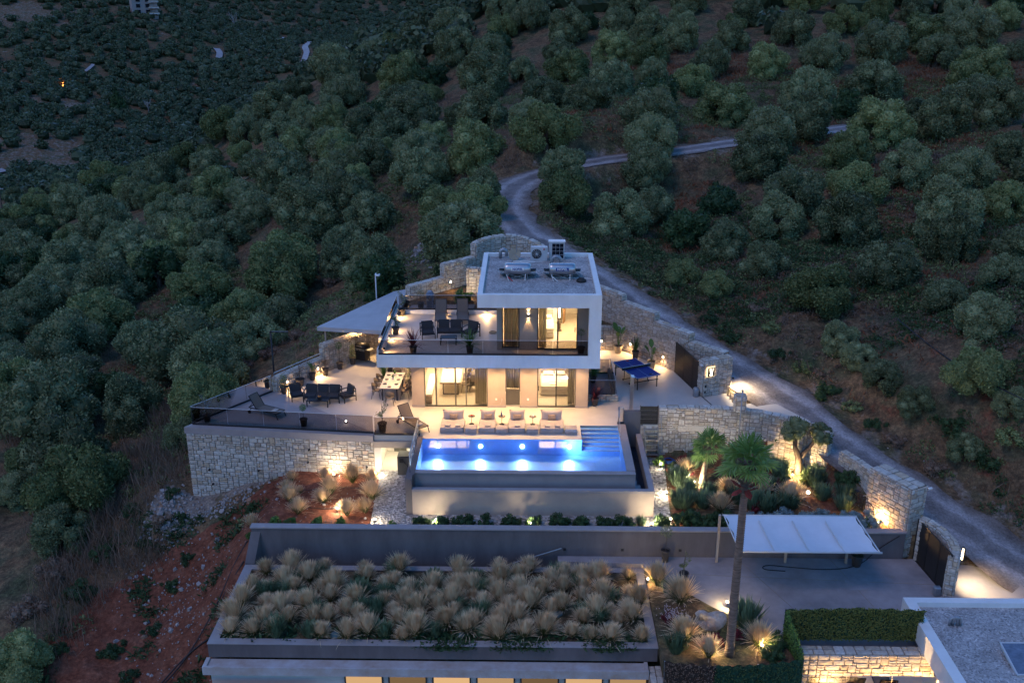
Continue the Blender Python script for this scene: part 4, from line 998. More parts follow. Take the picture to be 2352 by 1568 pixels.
# ---------------------------------------------------------------- furniture and small things
def pot_mb(r=.2, h=.42, m=0):
    b = MB(); b.lathe([(r*.62,0),(r*.7,.03),(r*.9,h*.8),(r*1.05,h*.92),(r*1.08,h),(r*.95,h),(r*.9,h*.9),(0.01,h*.88)], 16); return b
def stem_leaves(h, n, lm, spread, z0, lw=.05, seed=1, kind='bush', top=.35):
    """one foliage mesh on a thin stem, for potted plants"""
    r = random.Random(seed); b = MB()
    tips = []
    for i in range(n):
        a = r.uniform(0, 6.283); 
        if kind == 'ball':
            v = Vector((r.gauss(0,1), r.gauss(0,1), r.gauss(0,1))).normalized() * spread * r.uniform(.6, 1); p = v + Vector((0,0,h))
        elif kind == 'bush':
            t = r.random(); p = Vector((math.cos(a), math.sin(a), 0)) * spread * math.sqrt(r.random()) * (1 - .5 * t) + Vector((0,0,z0 + (h - z0) * t))
        else:
            k = i % 7; aa = k * .9 + seed; t = r.random(); p = Vector((math.cos(aa), math.sin(aa), 0)) * spread * t + Vector((0,0,z0 + (h - z0) * (.25 + .75 * (k / 6) * (.4 + .6 * t)))); p += Vector((r.uniform(-1,1), r.uniform(-1,1), r.uniform(-1,1))) * .05
        d = Vector((r.gauss(0,1), r.gauss(0,1), r.gauss(.4,1))).normalized(); s = d.orthogonal().normalized(); L = lw * r.uniform(.8, 1.5)
        b.add([p, p + d*L*.5 + s*L*.22, p + d*L, p + d*L*.5 - s*L*.22], [(0,1,2,3)])
    return b
def sword_leaves(n, L, z0, seed, w=.02, droop=.6, up=(.5, 1.3)):
    r = random.Random(seed); b = MB()
    for i in range(n):
        a = r.uniform(0, 6.283); e = r.uniform(*up); l = L * r.uniform(.7, 1.1); p = Vector((0,0,z0)); d = Vector((math.cos(a)*math.cos(e), math.sin(a)*math.cos(e), math.sin(e))); s = Vector((-math.sin(a), math.cos(a), 0)) * w
        P = [p]
        for k in range(3): p = p + d * l / 3; d = (d + Vector((0,0,-droop*.33))).normalized(); P.append(p)
        b.add([P[0]-s*.6, P[0]+s*.6, P[1]+s, P[1]-s, P[2]+s*.8, P[2]-s*.8, P[3]], [(0,1,2,3),(3,2,4,5),(5,4,6)])
    return b
def potted(loc, label, kind, h, seed, lm='green', r=.2, ph=.42, pm='pot', spread=.25, n=260, group='potted plants of the villa'):
    t = thing('potted_plant', label, 'potted plant', loc, random.Random(seed).uniform(0, 6), group)
    part('pot', pot_mb(r, ph), M[pm], t); b = MB(); b.lathe([(r*.93,ph*.9),(.01,ph*.93)], 12); part('soil', b, M['soil'], t)
    if kind in ('ball','bush','sprays'):
        b = MB(); rr = random.Random(seed)
        if kind == 'ball': b.tube([(0,0,ph*.8),(.01,0,h)], [.014,.01], 6)
        else:
            b.tube([(0,0,ph*.8),(.02,.01,ph+(h-ph)*.5),(0,0,h-.05)], [.018,.012,.005], 6)
            for k in range(7):
                a = k*.9+seed; z = ph+(h-ph)*(.2+.1*k); b.tube([(0,0,z-.05),(math.cos(a)*spread*.8, math.sin(a)*spread*.8, z+.1)], [.007,.003], 4)
        part('stem', b, M['bark'], t)
        part('foliage', stem_leaves(h, n, lm, spread, ph, .06 if kind != 'ball' else .05, seed, kind), M[lm], t)
    elif kind == 'sword': part('foliage', sword_leaves(70, h-ph+.1, ph, seed, .018, .7, (.15, 1.4)), M[lm], t)
    elif kind == 'reed': part('foliage', sword_leaves(60, h-ph, ph*.9, seed, .014, .25, (1.0, 1.5)), M[lm], t)
    elif kind == 'strelitzia':
        rr = random.Random(seed)
        for k in range(6):
            a = k*1.05+rr.uniform(-.3,.3); lean = rr.uniform(.12,.4); L = (h-ph)*rr.uniform(.55,.95)
            d = Vector((math.cos(a)*lean, math.sin(a)*lean, 1)).normalized(); p0 = Vector((0,0,ph*.9)); p1 = p0 + d*L*.62; d2 = (d+Vector((math.cos(a),math.sin(a),-.1))*.35).normalized()
            b = MB(); b.tube([p0, p1], [.014,.009], 5); s = d2.cross(Vector((0,0,1))).normalized(); Ll = L*.5; w = Ll*.24
            u = Vector((0,0,.04))
            V_ = []; 
            for i_, (q, ww) in enumerate(((0,.15),(.25,.85),(.5,1),(.78,.7),(1,.05))):
                c = p1 + d2*Ll*q + Vector((0,0,-.12*q*q*Ll)); V_ += [c - s*w*ww + u*ww, c, c + s*w*ww + u*ww]
            F_ = []
            for i_ in range(4):
                for j_ in range(2): F_.append((i_*3+j_, i_*3+j_+1, i_*3+4+j_, i_*3+3+j_))
            b.add(V_, F_, True); part('leaf', b, M[lm], t)
    return t
P_ = potted
P_((-5.77,47.0,3.4),'dark cordyline in a black pot on the front left of the upper balcony','sword',1.35,1,'redleaf',pm='pot')
P_((-2.91,47.05,3.4),'spiky green yucca in a black pot at the middle front of the upper balcony','sword',1.35,2,'green')
P_((-7.05,53.1,3.4),'leafy shrub in a black pot at the back left corner of the balcony','sprays',1.5,3,'olive2')
P_((-7.03,49.9,3.4),'small olive tree in a black pot on the left edge of the balcony','sprays',1.15,4,'olive2')
P_((2.71,47.0,3.4),'round clipped box ball in a dark pot beside the upper bedroom door','ball',1.2,5,'green',spread=.2,n=420)
P_((-16.3,45.95,0),'pale olive shrub in a dark pot at the outer corner of the terrace','sprays',1.55,6,'greyleaf',spread=.28)
P_((-13.25,49.75,0),'airy green shrub in the pot nearest the glass on the left terrace wall','bush',1.1,7,'olive2')
P_((-12.6,50.85,0),'dry twiggy shrub in a wide pot beside the left wall light','sprays',1.4,8,'dry',r=.24)
P_((-12.1,51.7,0),'small lemon tree in a pot against the low left wall','sprays',1.2,9,'green')
P_((-11.5,52.4,0),'twiggy shrub in a pot at the foot of the taller left wall','sprays',1.2,10,'dry')
P_((-10.85,53.4,0),'standard tree with a bare stem in a pot under the canopy edge','ball',1.45,11,'green',spread=.22,n=200)
P_((-10.25,54.2,0),'bushy shrub in a pot left of the barbecue','bush',1.2,12,'olive2')
P_((-9.2,56.0,0),'pale reedy plant in a beige pot right of the barbecue','bush',1.35,13,'olive2',pm='palepot')
P_((-11.27,45.55,0),'small clipped ball tree in a pot behind the front glass','ball',1.02,14,'green',spread=.17,n=300)
P_((-7.2,44.95,0),'sparse olive in a tapered pot at the deck corner above the basement','sprays',1.6,15,'olive',r=.23,ph=.5,spread=.3)
P_((-6.4,50.3,0),'tall green plant in a pot against the left corner of the villa','bush',1.5,16,'olive2',pm='palepot')
P_((-8.0,51.3,0),'yucca with drooping leaves in a black pot behind the dining table','reed',1.8,17,'green')
P_((3.6,48.4,0),'dark red cordyline in a black pot at the right corner of the villa','sword',1.15,18,'redleaf')
P_((3.7,51.6,0),'palm like plant in a dark pot inside the stair balustrade','sword',1.2,19,'green')
P_((5.5,56.3,0),'large leaved bird of paradise in a beige pot by the corner of the tall wall','strelitzia',2.0,20,'green',pm='palepot',r=.26,ph=.5)
P_((6.4,55.1,0),'tall reedy plant in a square black pot against the tall wall','reed',1.6,21,'green',ph=.6)
P_((7.2,53.75,0),'slim bird of paradise in a beige pot behind the table tennis table','strelitzia',1.9,22,'green',pm='palepot',r=.26,ph=.5)
P_((6.1,37.8,-2.8),'clipped ball tree in a tall square planter against the driveway wall','ball',1.5,23,'olive',spread=.3,n=420,ph=.6)
P_((14.4,37.6,-2.8),'black pot half hidden beneath the white shade canopy','bush',.7,24,'darkleaf',ph=.55,r=.26)
P_((6.7,36.3,-2.8),'sparse olive shrub in a grey pot where the driveway meets the planting','sprays',1.3,25,'olive')
P_((-6.1,53.95,3.5),'small standard shrub on the paving behind the balcony','ball',.95,26,'olive2',spread=.22,n=200)
P_((11.1,30.3,-4.75),'spiky yucca in a black pot in the lower right court','sword',1.3,27,'green')
t = thing('ceramic_urn', 'blue grey glazed urn on the paving behind the balcony', 'urn', (-5.6,54.4,3.5))
b = MB(); b.box(-.2,-.2,0,.2,.2,.42); part('plinth', b, M['glazed'], t); b = MB(); b.lathe([(.1,.42),(.2,.5),(.26,.68),(.2,.85),(.13,.9),(.15,.94),(.1,.94)], 18); part('urn_body', b, M['glazed'], t)
def fast_copy_things(root, placements):
    pass
# outdoor sofa sets
def sofa(loc, rot, seats, label):
    t = thing('outdoor_sofa' if seats > 1 else 'outdoor_armchair', label, 'sofa' if seats > 1 else 'armchair', loc, rot)
    w = .62 * seats + .12; f = MB()
    for x in (-w/2, w/2 - .05):
        for y in (-.36, .33): f.box(x, y, 0, x+.05, y+.04, .56 if y < 0 else .72)
        f.box(x, -.36, .54, x+.05, .37, .58); 
    f.box(-w/2+.05,-.36,.24,w/2-.05,-.31,.29); f.box(-w/2+.05,.30,.24,w/2-.05,.35,.29); f.box(-w/2+.05,.33,.66,w/2-.05,.37,.72); f.box(-w/2+.05,-.31,.26,w/2-.05,.30,.285)
    part('frame', f, M['darkmetal'], t)
    for i in range(seats):
        x = -w/2 + .06 + .62 * i
        b = MB(); b.box(x+.005,-.35,.29,x+.615,.22,.41,.03); part('seat_cushion', b, M['charcoal'], t)
        b = MB(); b.obox((x+.31,.24,.60), (1,0,0), (0,1,-.22), (0,.22,1), .29, .06, .23); part('back_cushion', b, M['charcoal'], t)
    return t
def slat_table(loc, rot, w, d, h, label, group=None):
    t = thing('slatted_coffee_table', label, 'coffee table', loc, rot, group)
    for x in (-w/2, w/2-.05):
        for y in (-d/2, d/2-.05): b = MB(); b.box(x,y,0,x+.05,y+.05,h-.04); part('leg', b, M['darkmetal'], t)
    b = MB(); b.box(-w/2,-d/2,h-.04,w/2,-d/2+.05,h); b.box(-w/2,d/2-.05,h-.04,w/2,d/2,h); b.box(-w/2,-d/2+.05,h-.04,-w/2+.05,d/2-.05,h); b.box(w/2-.05,-d/2+.05,h-.04,w/2,d/2-.05,h); part('frame', b, M['darkmetal'], t)
    n = 13
    for i in range(n):
        x = -w/2 + .07 + (w-.14) * (i + .5) / n; b = MB(); b.box(x-.028,-d/2+.05,h-.03,x+.028,d/2-.05,h-.004); part('slat', b, M['darkmetal'], t)
    return t
sofa((-4.12,49.75,3.4), R(2), 2, 'two seat black cushioned sofa on the upper balcony')
sofa((-5.28,49.5,3.4), R(14), 1, 'black armchair left of the balcony sofa')
sofa((-3.0,49.55,3.4), R(-32), 1, 'black armchair right of the balcony sofa, turned inward')
slat_table((-4.1,48.55,3.4), 0, .85, .5, .38, 'slatted black coffee table in front of the balcony sofa')
sofa((-10.95,48.85,0), R(-3), 3, 'three seat charcoal sofa on the left terrace')
sofa((-12.4,49.0,0), R(28), 1, 'charcoal armchair left of the terrace sofa')
sofa((-9.65,48.9,0), R(-52), 1, 'charcoal armchair right of the terrace sofa, seen from its side')
slat_table((-11.05,48.15,0), R(-2), 1.15, .55, .38, 'slatted dark coffee table in front of the terrace sofa')
t = thing('fruit_bowl', 'dark bowl of orange fruit on the terrace coffee table', 'fruit bowl', (-11.0,48.2,.38))
b = MB(); b.lathe([(.06,0),(.13,.06),(.15,.11),(.13,.11),(.02,.04)], 14); part('bowl', b, M['darkmetal'], t)
for i, (x, y) in enumerate(((0,0),(.06,.03),(-.05,.05),(.01,-.06))): b = MB(); b.ball((x,y,.12),.045); part('fruit', b, mat('orange_peel%d' % i, (.6,.2,.03), .5), t)
# mesh sun loungers
def lounger(loc, rot, label, back=55, towel=True):
    t = thing('mesh_sun_lounger', label, 'sun lounger', loc, rot, 'mesh sun loungers'); h = .34; w = .31; L0, L1 = -.95, .42
    f = MB()
    for s in (-1, 1): f.beam((s*w,L0,h),(s*w,L1+.5,h), .035, .045)
    f.beam((-w,L0,h),(w,L0,h),.035,.045); f.beam((-w,L1+.5,h),(w,L1+.5,h),.035,.045)
    part('frame', f, M['darkmetal'], t)
    for s in (-1, 1):
        b = MB(); b.beam((s*w,L0+.08,h),(s*w,L0-.06,0),.035,.035); part('leg', b, M['darkmetal'], t)
        b = MB(); b.beam((s*w,L1+.35,h),(s*w,L1+.45,.1),.035,.035); part('leg', b, M['darkmetal'], t)
        b = MB(); b.tube([(s*w+.0,L1+.47,.1),(s*w+s*.045,L1+.47,.1)],.1,14); part('wheel', b, M['blackrubber'], t)
    b = MB(); b.box(-w+.02,L0+.02,h-.004,w-.02,L1,h+.008); part('seat', b, M['mesh_fabric'], t)
    c, s_ = math.cos(R(back)), math.sin(R(back)); Lb = .78
    b = MB(); b.obox((0,L1+c*Lb/2,h+s_*Lb/2),(1,0,0),(0,c,s_),(0,-s_,c),w-.02,Lb/2,.006); part('backrest', b, M['mesh_fabric'], t)
    b = MB()
    for s in (-1, 1): b.beam((s*w,L1,h),(s*w,L1+c*Lb,h+s_*Lb),.03,.035)
    b.beam((-w,L1+c*Lb,h+s_*Lb),(w,L1+c*Lb,h+s_*Lb),.03,.03); b.beam((-w,L1+c*Lb*.5,h+s_*Lb*.5),(-w,L1+.45,h),.02,.02); b.beam((w,L1+c*Lb*.5,h+s_*Lb*.5),(w,L1+.45,h),.02,.02); part('back_frame', b, M['darkmetal'], t)
    if towel: 
        b = MB(); b.box(-.17,-.12,0,.17,.12,.06,.015); one('folded_towel', b, M['towel'], 'folded towel on the ' + label, 'towel', (loc[0]+math.sin(rot)*.6, loc[1]-math.cos(rot)*.6, loc[2]+h+.012), rot, 'folded towels')
    return t
lounger((-4.8,52.2,3.4), R(4), 'left mesh lounger at the back of the upper balcony', towel=False)
lounger((-3.6,52.3,3.4), R(4), 'right mesh lounger at the back of the upper balcony', towel=False)
lounger((-13.5,46.95,0), R(62), 'taupe mesh lounger near the front glass of the left terrace')
lounger((-5.75,45.5,0), R(40), 'taupe mesh lounger on the deck corner beside the pool railing')
lounger((12.65,30.0,-4.75), R(2), 'left mesh lounger in the lower right court', 65, False)
lounger((13.85,30.1,-4.75), R(4), 'right mesh lounger in the lower right court', 65, False)
# dining table, chairs, place settings
t = thing('outdoor_dining_table', 'long pale topped outdoor dining table laid for eight', 'dining table', (-7.32,49.9,0), R(-2))
b = MB(); b.box(-.52,-1.15,.72,.52,1.15,.76); part('table_top', b, M['tablestone'], t); b = MB(); b.box(-.45,-1.05,.66,.45,1.05,.718); part('apron', b, M['darkmetal'], t)
for x in (-.42,.36):
    for y in (-1.02,.96): b = MB(); b.box(x,y,0,x+.06,y+.06,.66); part('leg', b, M['darkmetal'], t)
def chair_proto(loc, rot, label, fm='mesh_fabric', group='chairs round the outdoor dining table'):
    t = thing('dining_chair', label, 'chair', loc, rot, group)
    b = MB(); b.box(-.23,-.22,.42,.23,.22,.46,.02); part('seat', b, M[fm], t)
    V_, F_ = [], []; n = 9
    for i in range(n):
        a = math.pi * (i / (n - 1)); x = .25 * math.cos(a); y = .2 * math.sin(a) + .02; top = .64 + .2 * math.sin(a)
        V_ += [(x,y,.52),(x*1.05,y*1.1,top),(x*1.0,y*1.1+.02,top),(x*.96,y+.02,.52)]
    for i in range(n-1):
        for k in range(4): F_.append((i*4+k,i*4+(k+1)%4,i*4+4+(k+1)%4,i*4+4+k))
    b = MB(); b.add(V_, F_, True); part('backrest', b, M[fm], t)
    for x in (-1,1):
        for y in (-1,1): b = MB(); b.tube([(x*.18,y*.17,.42),(x*.25,y*.24,0)],[.016,.011],6); part('leg', b, M['darkmetal'], t)
    b = MB()
    for s in (-1,1): b.tube([(s*.24,0.0,.44),(s*.255,.06,.56)],.012,5)
    part('back_support', b, M['darkmetal'], t)
    return t
ch = chair_proto((-7.28,48.35,0), R(180), 'shell dining chair at the near end of the outdoor table')
ct, st2 = math.cos(R(-2)), math.sin(R(-2))
def tl(x, y): return (-7.32 + x*ct - y*st2, 49.9 + x*st2 + y*ct)
for i, (x, y, r_, lb) in enumerate([(0,1.5,0,'shell dining chair at the far end of the outdoor table against the stone wall')] +
      [(-.78, yy, 90, 'shell dining chair on the left side of the outdoor table, %s' % w) for yy, w in ((-.65,'nearest the viewer'),(.05,'middle one'),(.72,'farthest one'))] +
      [(.78, yy, -90, 'shell dining chair on the right side of the outdoor table, %s' % w) for yy, w in ((-.65,'nearest the viewer'),(.05,'middle one'),(.72,'farthest one'))]):
    p = tl(x, y); dup(ch, (p[0], p[1], 0), R(r_ - 2), lb)
k = 0
for x, y, w in [(0,-.98,'near end'),(-.32,-.6,'left side near'),(.32,-.6,'right side near'),(-.32,.05,'left side middle'),(.32,.05,'right side middle'),(-.32,.68,'left side far'),(.32,.68,'right side far')]:
    p = tl(x, y); t2 = thing('place_setting', 'black plate on a pale mat at the %s of the outdoor table' % w, 'place setting', (p[0],p[1],.761), 0, 'place settings on the outdoor table')
    b = MB(); b.box(-.17,-.13,0,.17,.13,.006); part('mat', b, M['whitecloth'], t2); b = MB(); b.lathe([(.06,.006),(.12,.02),(.11,.024),(.01,.012)],16); part('plate', b, M['blackplate'], t2)
for y, s in ((.1,1),(.62,1.2)):
    p = tl(0.02, y); t2 = thing('table_plant', 'green leafed plant in a square pot, %s on the outdoor table' % ('the nearer one' if s == 1 else 'the farther one'), 'table plant', (p[0],p[1],.761), 0)
    b = MB(); b.box(-.07,-.07,0,.07,.07,.13); part('pot', b, M['paper'], t2); part('leaves', sword_leaves(16,.22*s,.11,int(s*10),.02,.3,(.7,1.4)), M['green'], t2)
# bean bag beds by the pool
def pillow_mb(w, d, h, pin=.1):
    V_, F_ = [], []; n = 8
    for side in (1, -1):
        for j in range(n+1):
            for i in range(n+1):
                u = i/n*2-1; v = j/n*2-1; e = (1-abs(u)**3.5)*(1-abs(v)**3.5); q = 1 - pin*(u*u*(1-v*v)*0 + (1-u*u)*abs(v)**4*.5)
                V_.append((u*w/2*(1-pin*(1-v*v)*abs(u)**6*.6), v*d/2*(1-pin*(1-u*u)*abs(v)**6*.6), side*h/2*(e**.45)))
    m = (n+1)**2
    for j in range(n):
        for i in range(n):
            a = j*(n+1)+i; F_.append((a,a+1,a+n+2,a+n+1)); F_.append((m+a,m+a+n+1,m+a+n+2,m+a+1))
    b = MB(); b.add(V_, F_, True); return b
def bagbox(w, d, h, seed, back=0):
    r = random.Random(seed); V_, F_ = [], []; nx, ny, nz = 8, 8, 4
    b = MB()
    def pt(u, v, t):
        bul = 1 + .05 * math.sin(math.pi * t); x = u*w/2*bul; y = v*d/2*bul; z = h*t
        if t > .99: z += .03*(1-u*u)*(1-v*v)*1.5 - .02*0 + .025*(abs(u)*abs(v))**3
        z += r.uniform(-.006,.006) if t > .05 else 0
        return (x + (r.uniform(-.006,.006)), y + r.uniform(-.006,.006), z)
    top = [[pt(-1+2*i/nx,-1+2*j/ny,1) for i in range(nx+1)] for j in range(ny+1)]
    V_ = [p for row in top for p in row]; F_ = [(j*(nx+1)+i,j*(nx+1)+i+1,(j+1)*(nx+1)+i+1,(j+1)*(nx+1)+i) for j in range(ny) for i in range(nx)]
    b.add(V_, F_, True)
    ring = [(-1+2*i/nx,-1) for i in range(nx)] + [(1,-1+2*i/ny) for i in range(ny)] + [(1-2*i/nx,1) for i in range(nx)] + [(-1,1-2*i/ny) for i in range(ny)]
    m = len(ring); V_ = []
    for k_ in range(nz+1):
        for u, v in ring:
            if k_ == nz:
                i = round((u+1)/2*nx); j = round((v+1)/2*ny); V_.append(top[j][i])
            else: V_.append(pt(u, v, k_/nz))
    F_ = [(k_*m+i,k_*m+(i+1)%m,(k_+1)*m+(i+1)%m,(k_+1)*m+i) for k_ in range(nz) for i in range(m)]
    b.add(V_, F_, True); return b
def daybed(x, w, label, seed):
    t = thing('bean_bag_daybed', label, 'daybed', (x,45.45,0), 0, 'bean bag daybeds beside the pool')
    b = bagbox(w, 1.15, .27, seed); part('base', b, M['beanbag'], t)
    pm = pillow_mb(w*.98, .62, .24, .16).mesh('back_cushion', M['beanbag']); o = bpy.data.objects.new('back_cushion', pm); COL.objects.link(o); o.parent = t; o.location = (0,.62,.42); o.rotation_euler = (R(62),0,0)
    pm = pillow_mb(.42, .28, .13, .14).mesh('cushion', M['cushion']); c = bpy.data.objects.new('cushion', pm); COL.objects.link(c); c.location = (x+.02,45.88,.44); c.rotation_euler = (R(55),0,0)
    tagit(c, 'patterned brown cushion on the ' + label, 'cushion', 'patterned cushions on the daybeds')
    for tx in ((-.25,.25) if w > 1 else (0,)):
        b = MB(); b.box(-.13,-.11,0,.13,.11,.055,.014); one('folded_towel', b, M['towel'], ('left' if tx < 0 else 'right' if tx > 0 else '') + (' ' if tx else '') + 'folded towel on the ' + label, 'towel', (x+tx+.03,45.1,.305), random.Random(seed+tx).uniform(-.08,.08), 'folded towels')
def pouf(x, label, seed):
    b = bagbox(.58, .5, .26, seed); o = one('bean_bag_pouf', b, M['beanbag'], label, 'pouf', (x,45.05,0), 0, 'bean bag poufs beside the pool')
daybed(-3.73,1.15,'wide daybed at the left end of the poolside row',31); pouf(-2.79,'small pouf right of the leftmost wide daybed',41)
daybed(-1.98,.82,'narrow daybed second from the left',32); pouf(-1.25,'small pouf between the two narrow daybeds',42)
daybed(-.5,.82,'narrow daybed third from the left',33); pouf(.28,'small pouf left of the rightmost wide daybed',43)
daybed(1.25,1.15,'wide daybed at the right end of the poolside row',34); pouf(2.2,'small pouf at the right end of the poolside row',44)
for x, w, lb in ((-2.8,'fruit','round side table with a small dish right of the first daybed'),(-1.27,'bottle','round side table with a bottle and glasses between the narrow daybeds'),(.3,'glass','round side table with a small jar left of the last daybed')):
    t = thing('side_table', lb, 'side table', (x,45.95,0), 0, 'round side tables by the pool')
    b = MB(); b.lathe([(.17,.43),(.18,.435),(.18,.45),(.17,.455)],20); part('table_top', b, M['mesh_fabric'], t); b = MB(); b.tube([(0,0,.01),(0,0,.43)],.012,6); part('stem', b, M['darkmetal'], t); b = MB(); b.lathe([(.13,0),(.13,.012),(.02,.014)],18); part('foot', b, M['darkmetal'], t)
    if w == 'bottle': b = MB(); b.lathe([(.035,0),(.036,.17),(.013,.23),(.013,.3)],10); one('bottle', b, M['navy'], 'dark bottle on the poolside side table', 'bottle', (x-.02,45.95,.456)); b = MB(); b.lathe([(.02,0),(.004,.02),(.004,.06),(.03,.08),(.03,.14)],8); one('wine_glass', b, M['paper'], 'stemmed glass beside the poolside bottle', 'glass', (x+.08,45.93,.456))
    else: b = MB(); b.lathe([(.04,0),(.07,.03),(.065,.04),(.02,.02)],12); b.ball((0,0,.045),.03); one('small_dish', b, M['red'] if w == 'fruit' else M['paper'], 'small %s on the %s' % ('red dish' if w == 'fruit' else 'white jar', lb[:28]), 'dish', (x,45.95,.456))
# barbecue, extinguisher
t = thing('gas_barbecue', 'black gas barbecue on a wheeled cart against the left stone wall', 'barbecue', (-9.75,54.75,0), R(-28))
b = MB(); b.box(-.38,-.25,.12,.38,.25,.72,.01); part('cart', b, M['darkmetal'], t); b = MB(); b.box(-.4,-.28,.72,.4,.27,.88,.01); part('cook_box', b, M['darkmetal'], t)
b = MB(); b.lathe([(.27,-.38),(.27,.38)],16); m_ = b.mesh('lid', M['darkmetal']); o = bpy.data.objects.new('lid', m_); COL.objects.link(o); o.parent = t; o.rotation_euler = (0,R(90),0); o.location = (0,0,.9); o.scale = (.95,1,1)
b = MB(); b.box(-.38,-.305,.74,.38,-.282,.86); part('control_panel', b, M['steel'], t)
for x in (-.24,0,.24): b = MB(); b.tube([(x,-.3,.8),(x,-.34,.8)],.03,10); part('knob', b, M['darkmetal'], t)
b = MB(); b.tube([(-.22,-.29,1.0),(.22,-.29,1.0)],.014,6); part('lid_handle', b, M['steel'], t)
for s in (-1,1): b = MB(); b.box(s*.4 if s>0 else -.72,-.24,.82,.72 if s>0 else -.4,.22,.85); part('side_shelf', b, M['galv'], t)
for s in (-1,1): b = MB(); b.tube([(s*.36,.2,.08),(s*.4,.2,.08)],.08,12); part('wheel', b, M['blackrubber'], t)
b = MB(); b.lathe([(.07,0),(.075,.05),(.075,.38),(.03,.45),(.03,.5)],12); b.tube([(0,0,.48),(-.1,0,.42),(-.1,0,.15)],.01,5); one('fire_extinguisher', b, M['red'], 'red fire extinguisher right of the barbecue', 'fire extinguisher', (-8.75,56.0,0))
# table tennis table
pl0 = np.array([at(x, y, .76)[:2] for x, y in ((1408.4,831.2),(1459.8,823.5),(1516.2,859.8),(1463.9,867.8))]); c_ = pl0.mean(0)
dirL = (pl0[3] - pl0[0] + pl0[2] - pl0[1]) / 2; ang = math.atan2(dirL[1], dirL[0])
t = thing('table_tennis_table', 'blue table tennis table with white lines on folding wheeled legs', 'table tennis table', (c_[0], c_[1], 0), ang)
for s in (-1, 1):
    b = MB(); b.box(.01 if s > 0 else -1.37,-.7625,.735,1.37 if s > 0 else -.01,.7625,.76); part('table_top', b, M['bluetable'], t)
b = MB(); z = .7615; w = .02
for y in (-.7525,.7525): b.box(-1.365,y-.012,z-.001,1.365,y+.012,z)
for x in (-1.358,1.358): b.box(x-.012,-.74,z-.001,x+.012,.74,z)
b.box(-1.34,-.004,z-.001,-.02,.004,z); b.box(.02,-.004,z-.001,1.34,.004,z); part('white_line', b, M['whitepaint'], t)
b = MB(); b.box(-.006,-.915,.76,.006,.915,.9); part('net', b, M['charcoal'], t); b = MB(); b.box(-.009,-.915,.9,.009,.915,.915); part('net_tape', b, M['whitepaint'], t)
b = MB()
for y in (-.915,.915): b.beam((0,y,.74),(0,y,.92),.02,.02)
part('net_post', b, M['darkmetal'], t)
b = MB()
for s in (-1,1):
    b.beam((s*.08,-.7,.70),(s*1.3,-.7,.70),.03,.05); b.beam((s*.08,.7,.70),(s*1.3,.7,.70),.03,.05); b.beam((s*1.2,-.7,.45),(s*1.2,.7,.45),.03,.03); b.beam((s*.35,-.62,.06),(s*.35,.62,.06),.04,.04)
part('under_frame', b, M['darkmetal'], t)
for sx in (-1,1):
    for sy in (-1,1):
        b = MB(); b.beam((sx*1.2,sy*.62,.72),(sx*1.2,sy*.62,0),.045,.045); part('leg', b, M['darkmetal'], t); b = MB(); b.beam((sx*.35,sy*.55,.7),(sx*.35,sy*.55,.1),.035,.035); part('leg', b, M['darkmetal'], t)
        b = MB(); b.tube([(sx*.35-.02,sy*.62,.05),(sx*.35+.02,sy*.62,.05)],.05,10); part('wheel', b, M['blackrubber'], t)
def bat(x, y, lb, m):
    b = MB(); b.lathe([(.08,0),(.08,.015)],14); b.c = 1; b.box(.07,-.014,0,.17,.014,.018); px_ = c_[0]+x*math.cos(ang)-y*math.sin(ang); py_ = c_[1]+x*math.sin(ang)+y*math.cos(ang)
    one('table_tennis_bat', b.mesh('table_tennis_bat', [M[m], M['palewood']]), None, lb, 'bat', (px_, py_, .765), .3)
bat(-1.15,.1,'red table tennis bat on the far half of the blue table','red'); bat(1.1,.25,'black table tennis bat on the near half of the blue table','blackplate')
# stair opening with glass
t = thing('stair_parapet', 'low stone parapet of the basement stair at the right of the villa', 'parapet', (4,50.5,0))
b = MB(); b.box(3.3,48.98,-.2,4.6,49.28,.28); b.box(4.6,48.98,-.2,4.86,53.0,.28); part('mortar_core', b, M['mortar'], t, world=True)
lay(t, face_stones((3.3,48.98),(4.86,48.98),K(0),K(.28),(0,-1),RS,cz=.14) + top_stones((3.3,48.98),(4.86,48.98),K(.28),(0,-1),.3,RS,.3) + face_stones((4.86,48.98),(4.86,53),K(0),K(.28),(1,0),RS,cz=.14))
b = MB(); b.box(3.32,49.3,.001,4.58,52.9,.006); tagit(one('stairwell_floor', b, M['drive']), kind='structure')
balustrade('smoked glass balustrade round the basement stair opening', [((3.3,49.15,.28),(4.72,49.15,.28)),((4.72,49.2,.28),(4.72,52.95,.28)),((3.4,52.95,.02),(4.7,52.95,.02))], .85)
# outdoor shower
t = thing('outdoor_shower', 'tall stainless outdoor shower column at the right of the terrace', 'shower', (5.44,47.72,0))
b = MB(); b.box(-.09,-.05,0,.09,.05,1.98); part('column', b, M['steel'], t); b = MB(); b.box(-.09,-.35,1.98,.09,.05,2.02); part('shower_head', b, M['steel'], t); b = MB(); b.tube([(-.1,-.02,1.0),(-.13,-.06,1.0),(-.13,-.06,1.28),(-.1,-.02,1.28)],.012,6); part('hand_shower', b, M['steel'], t)
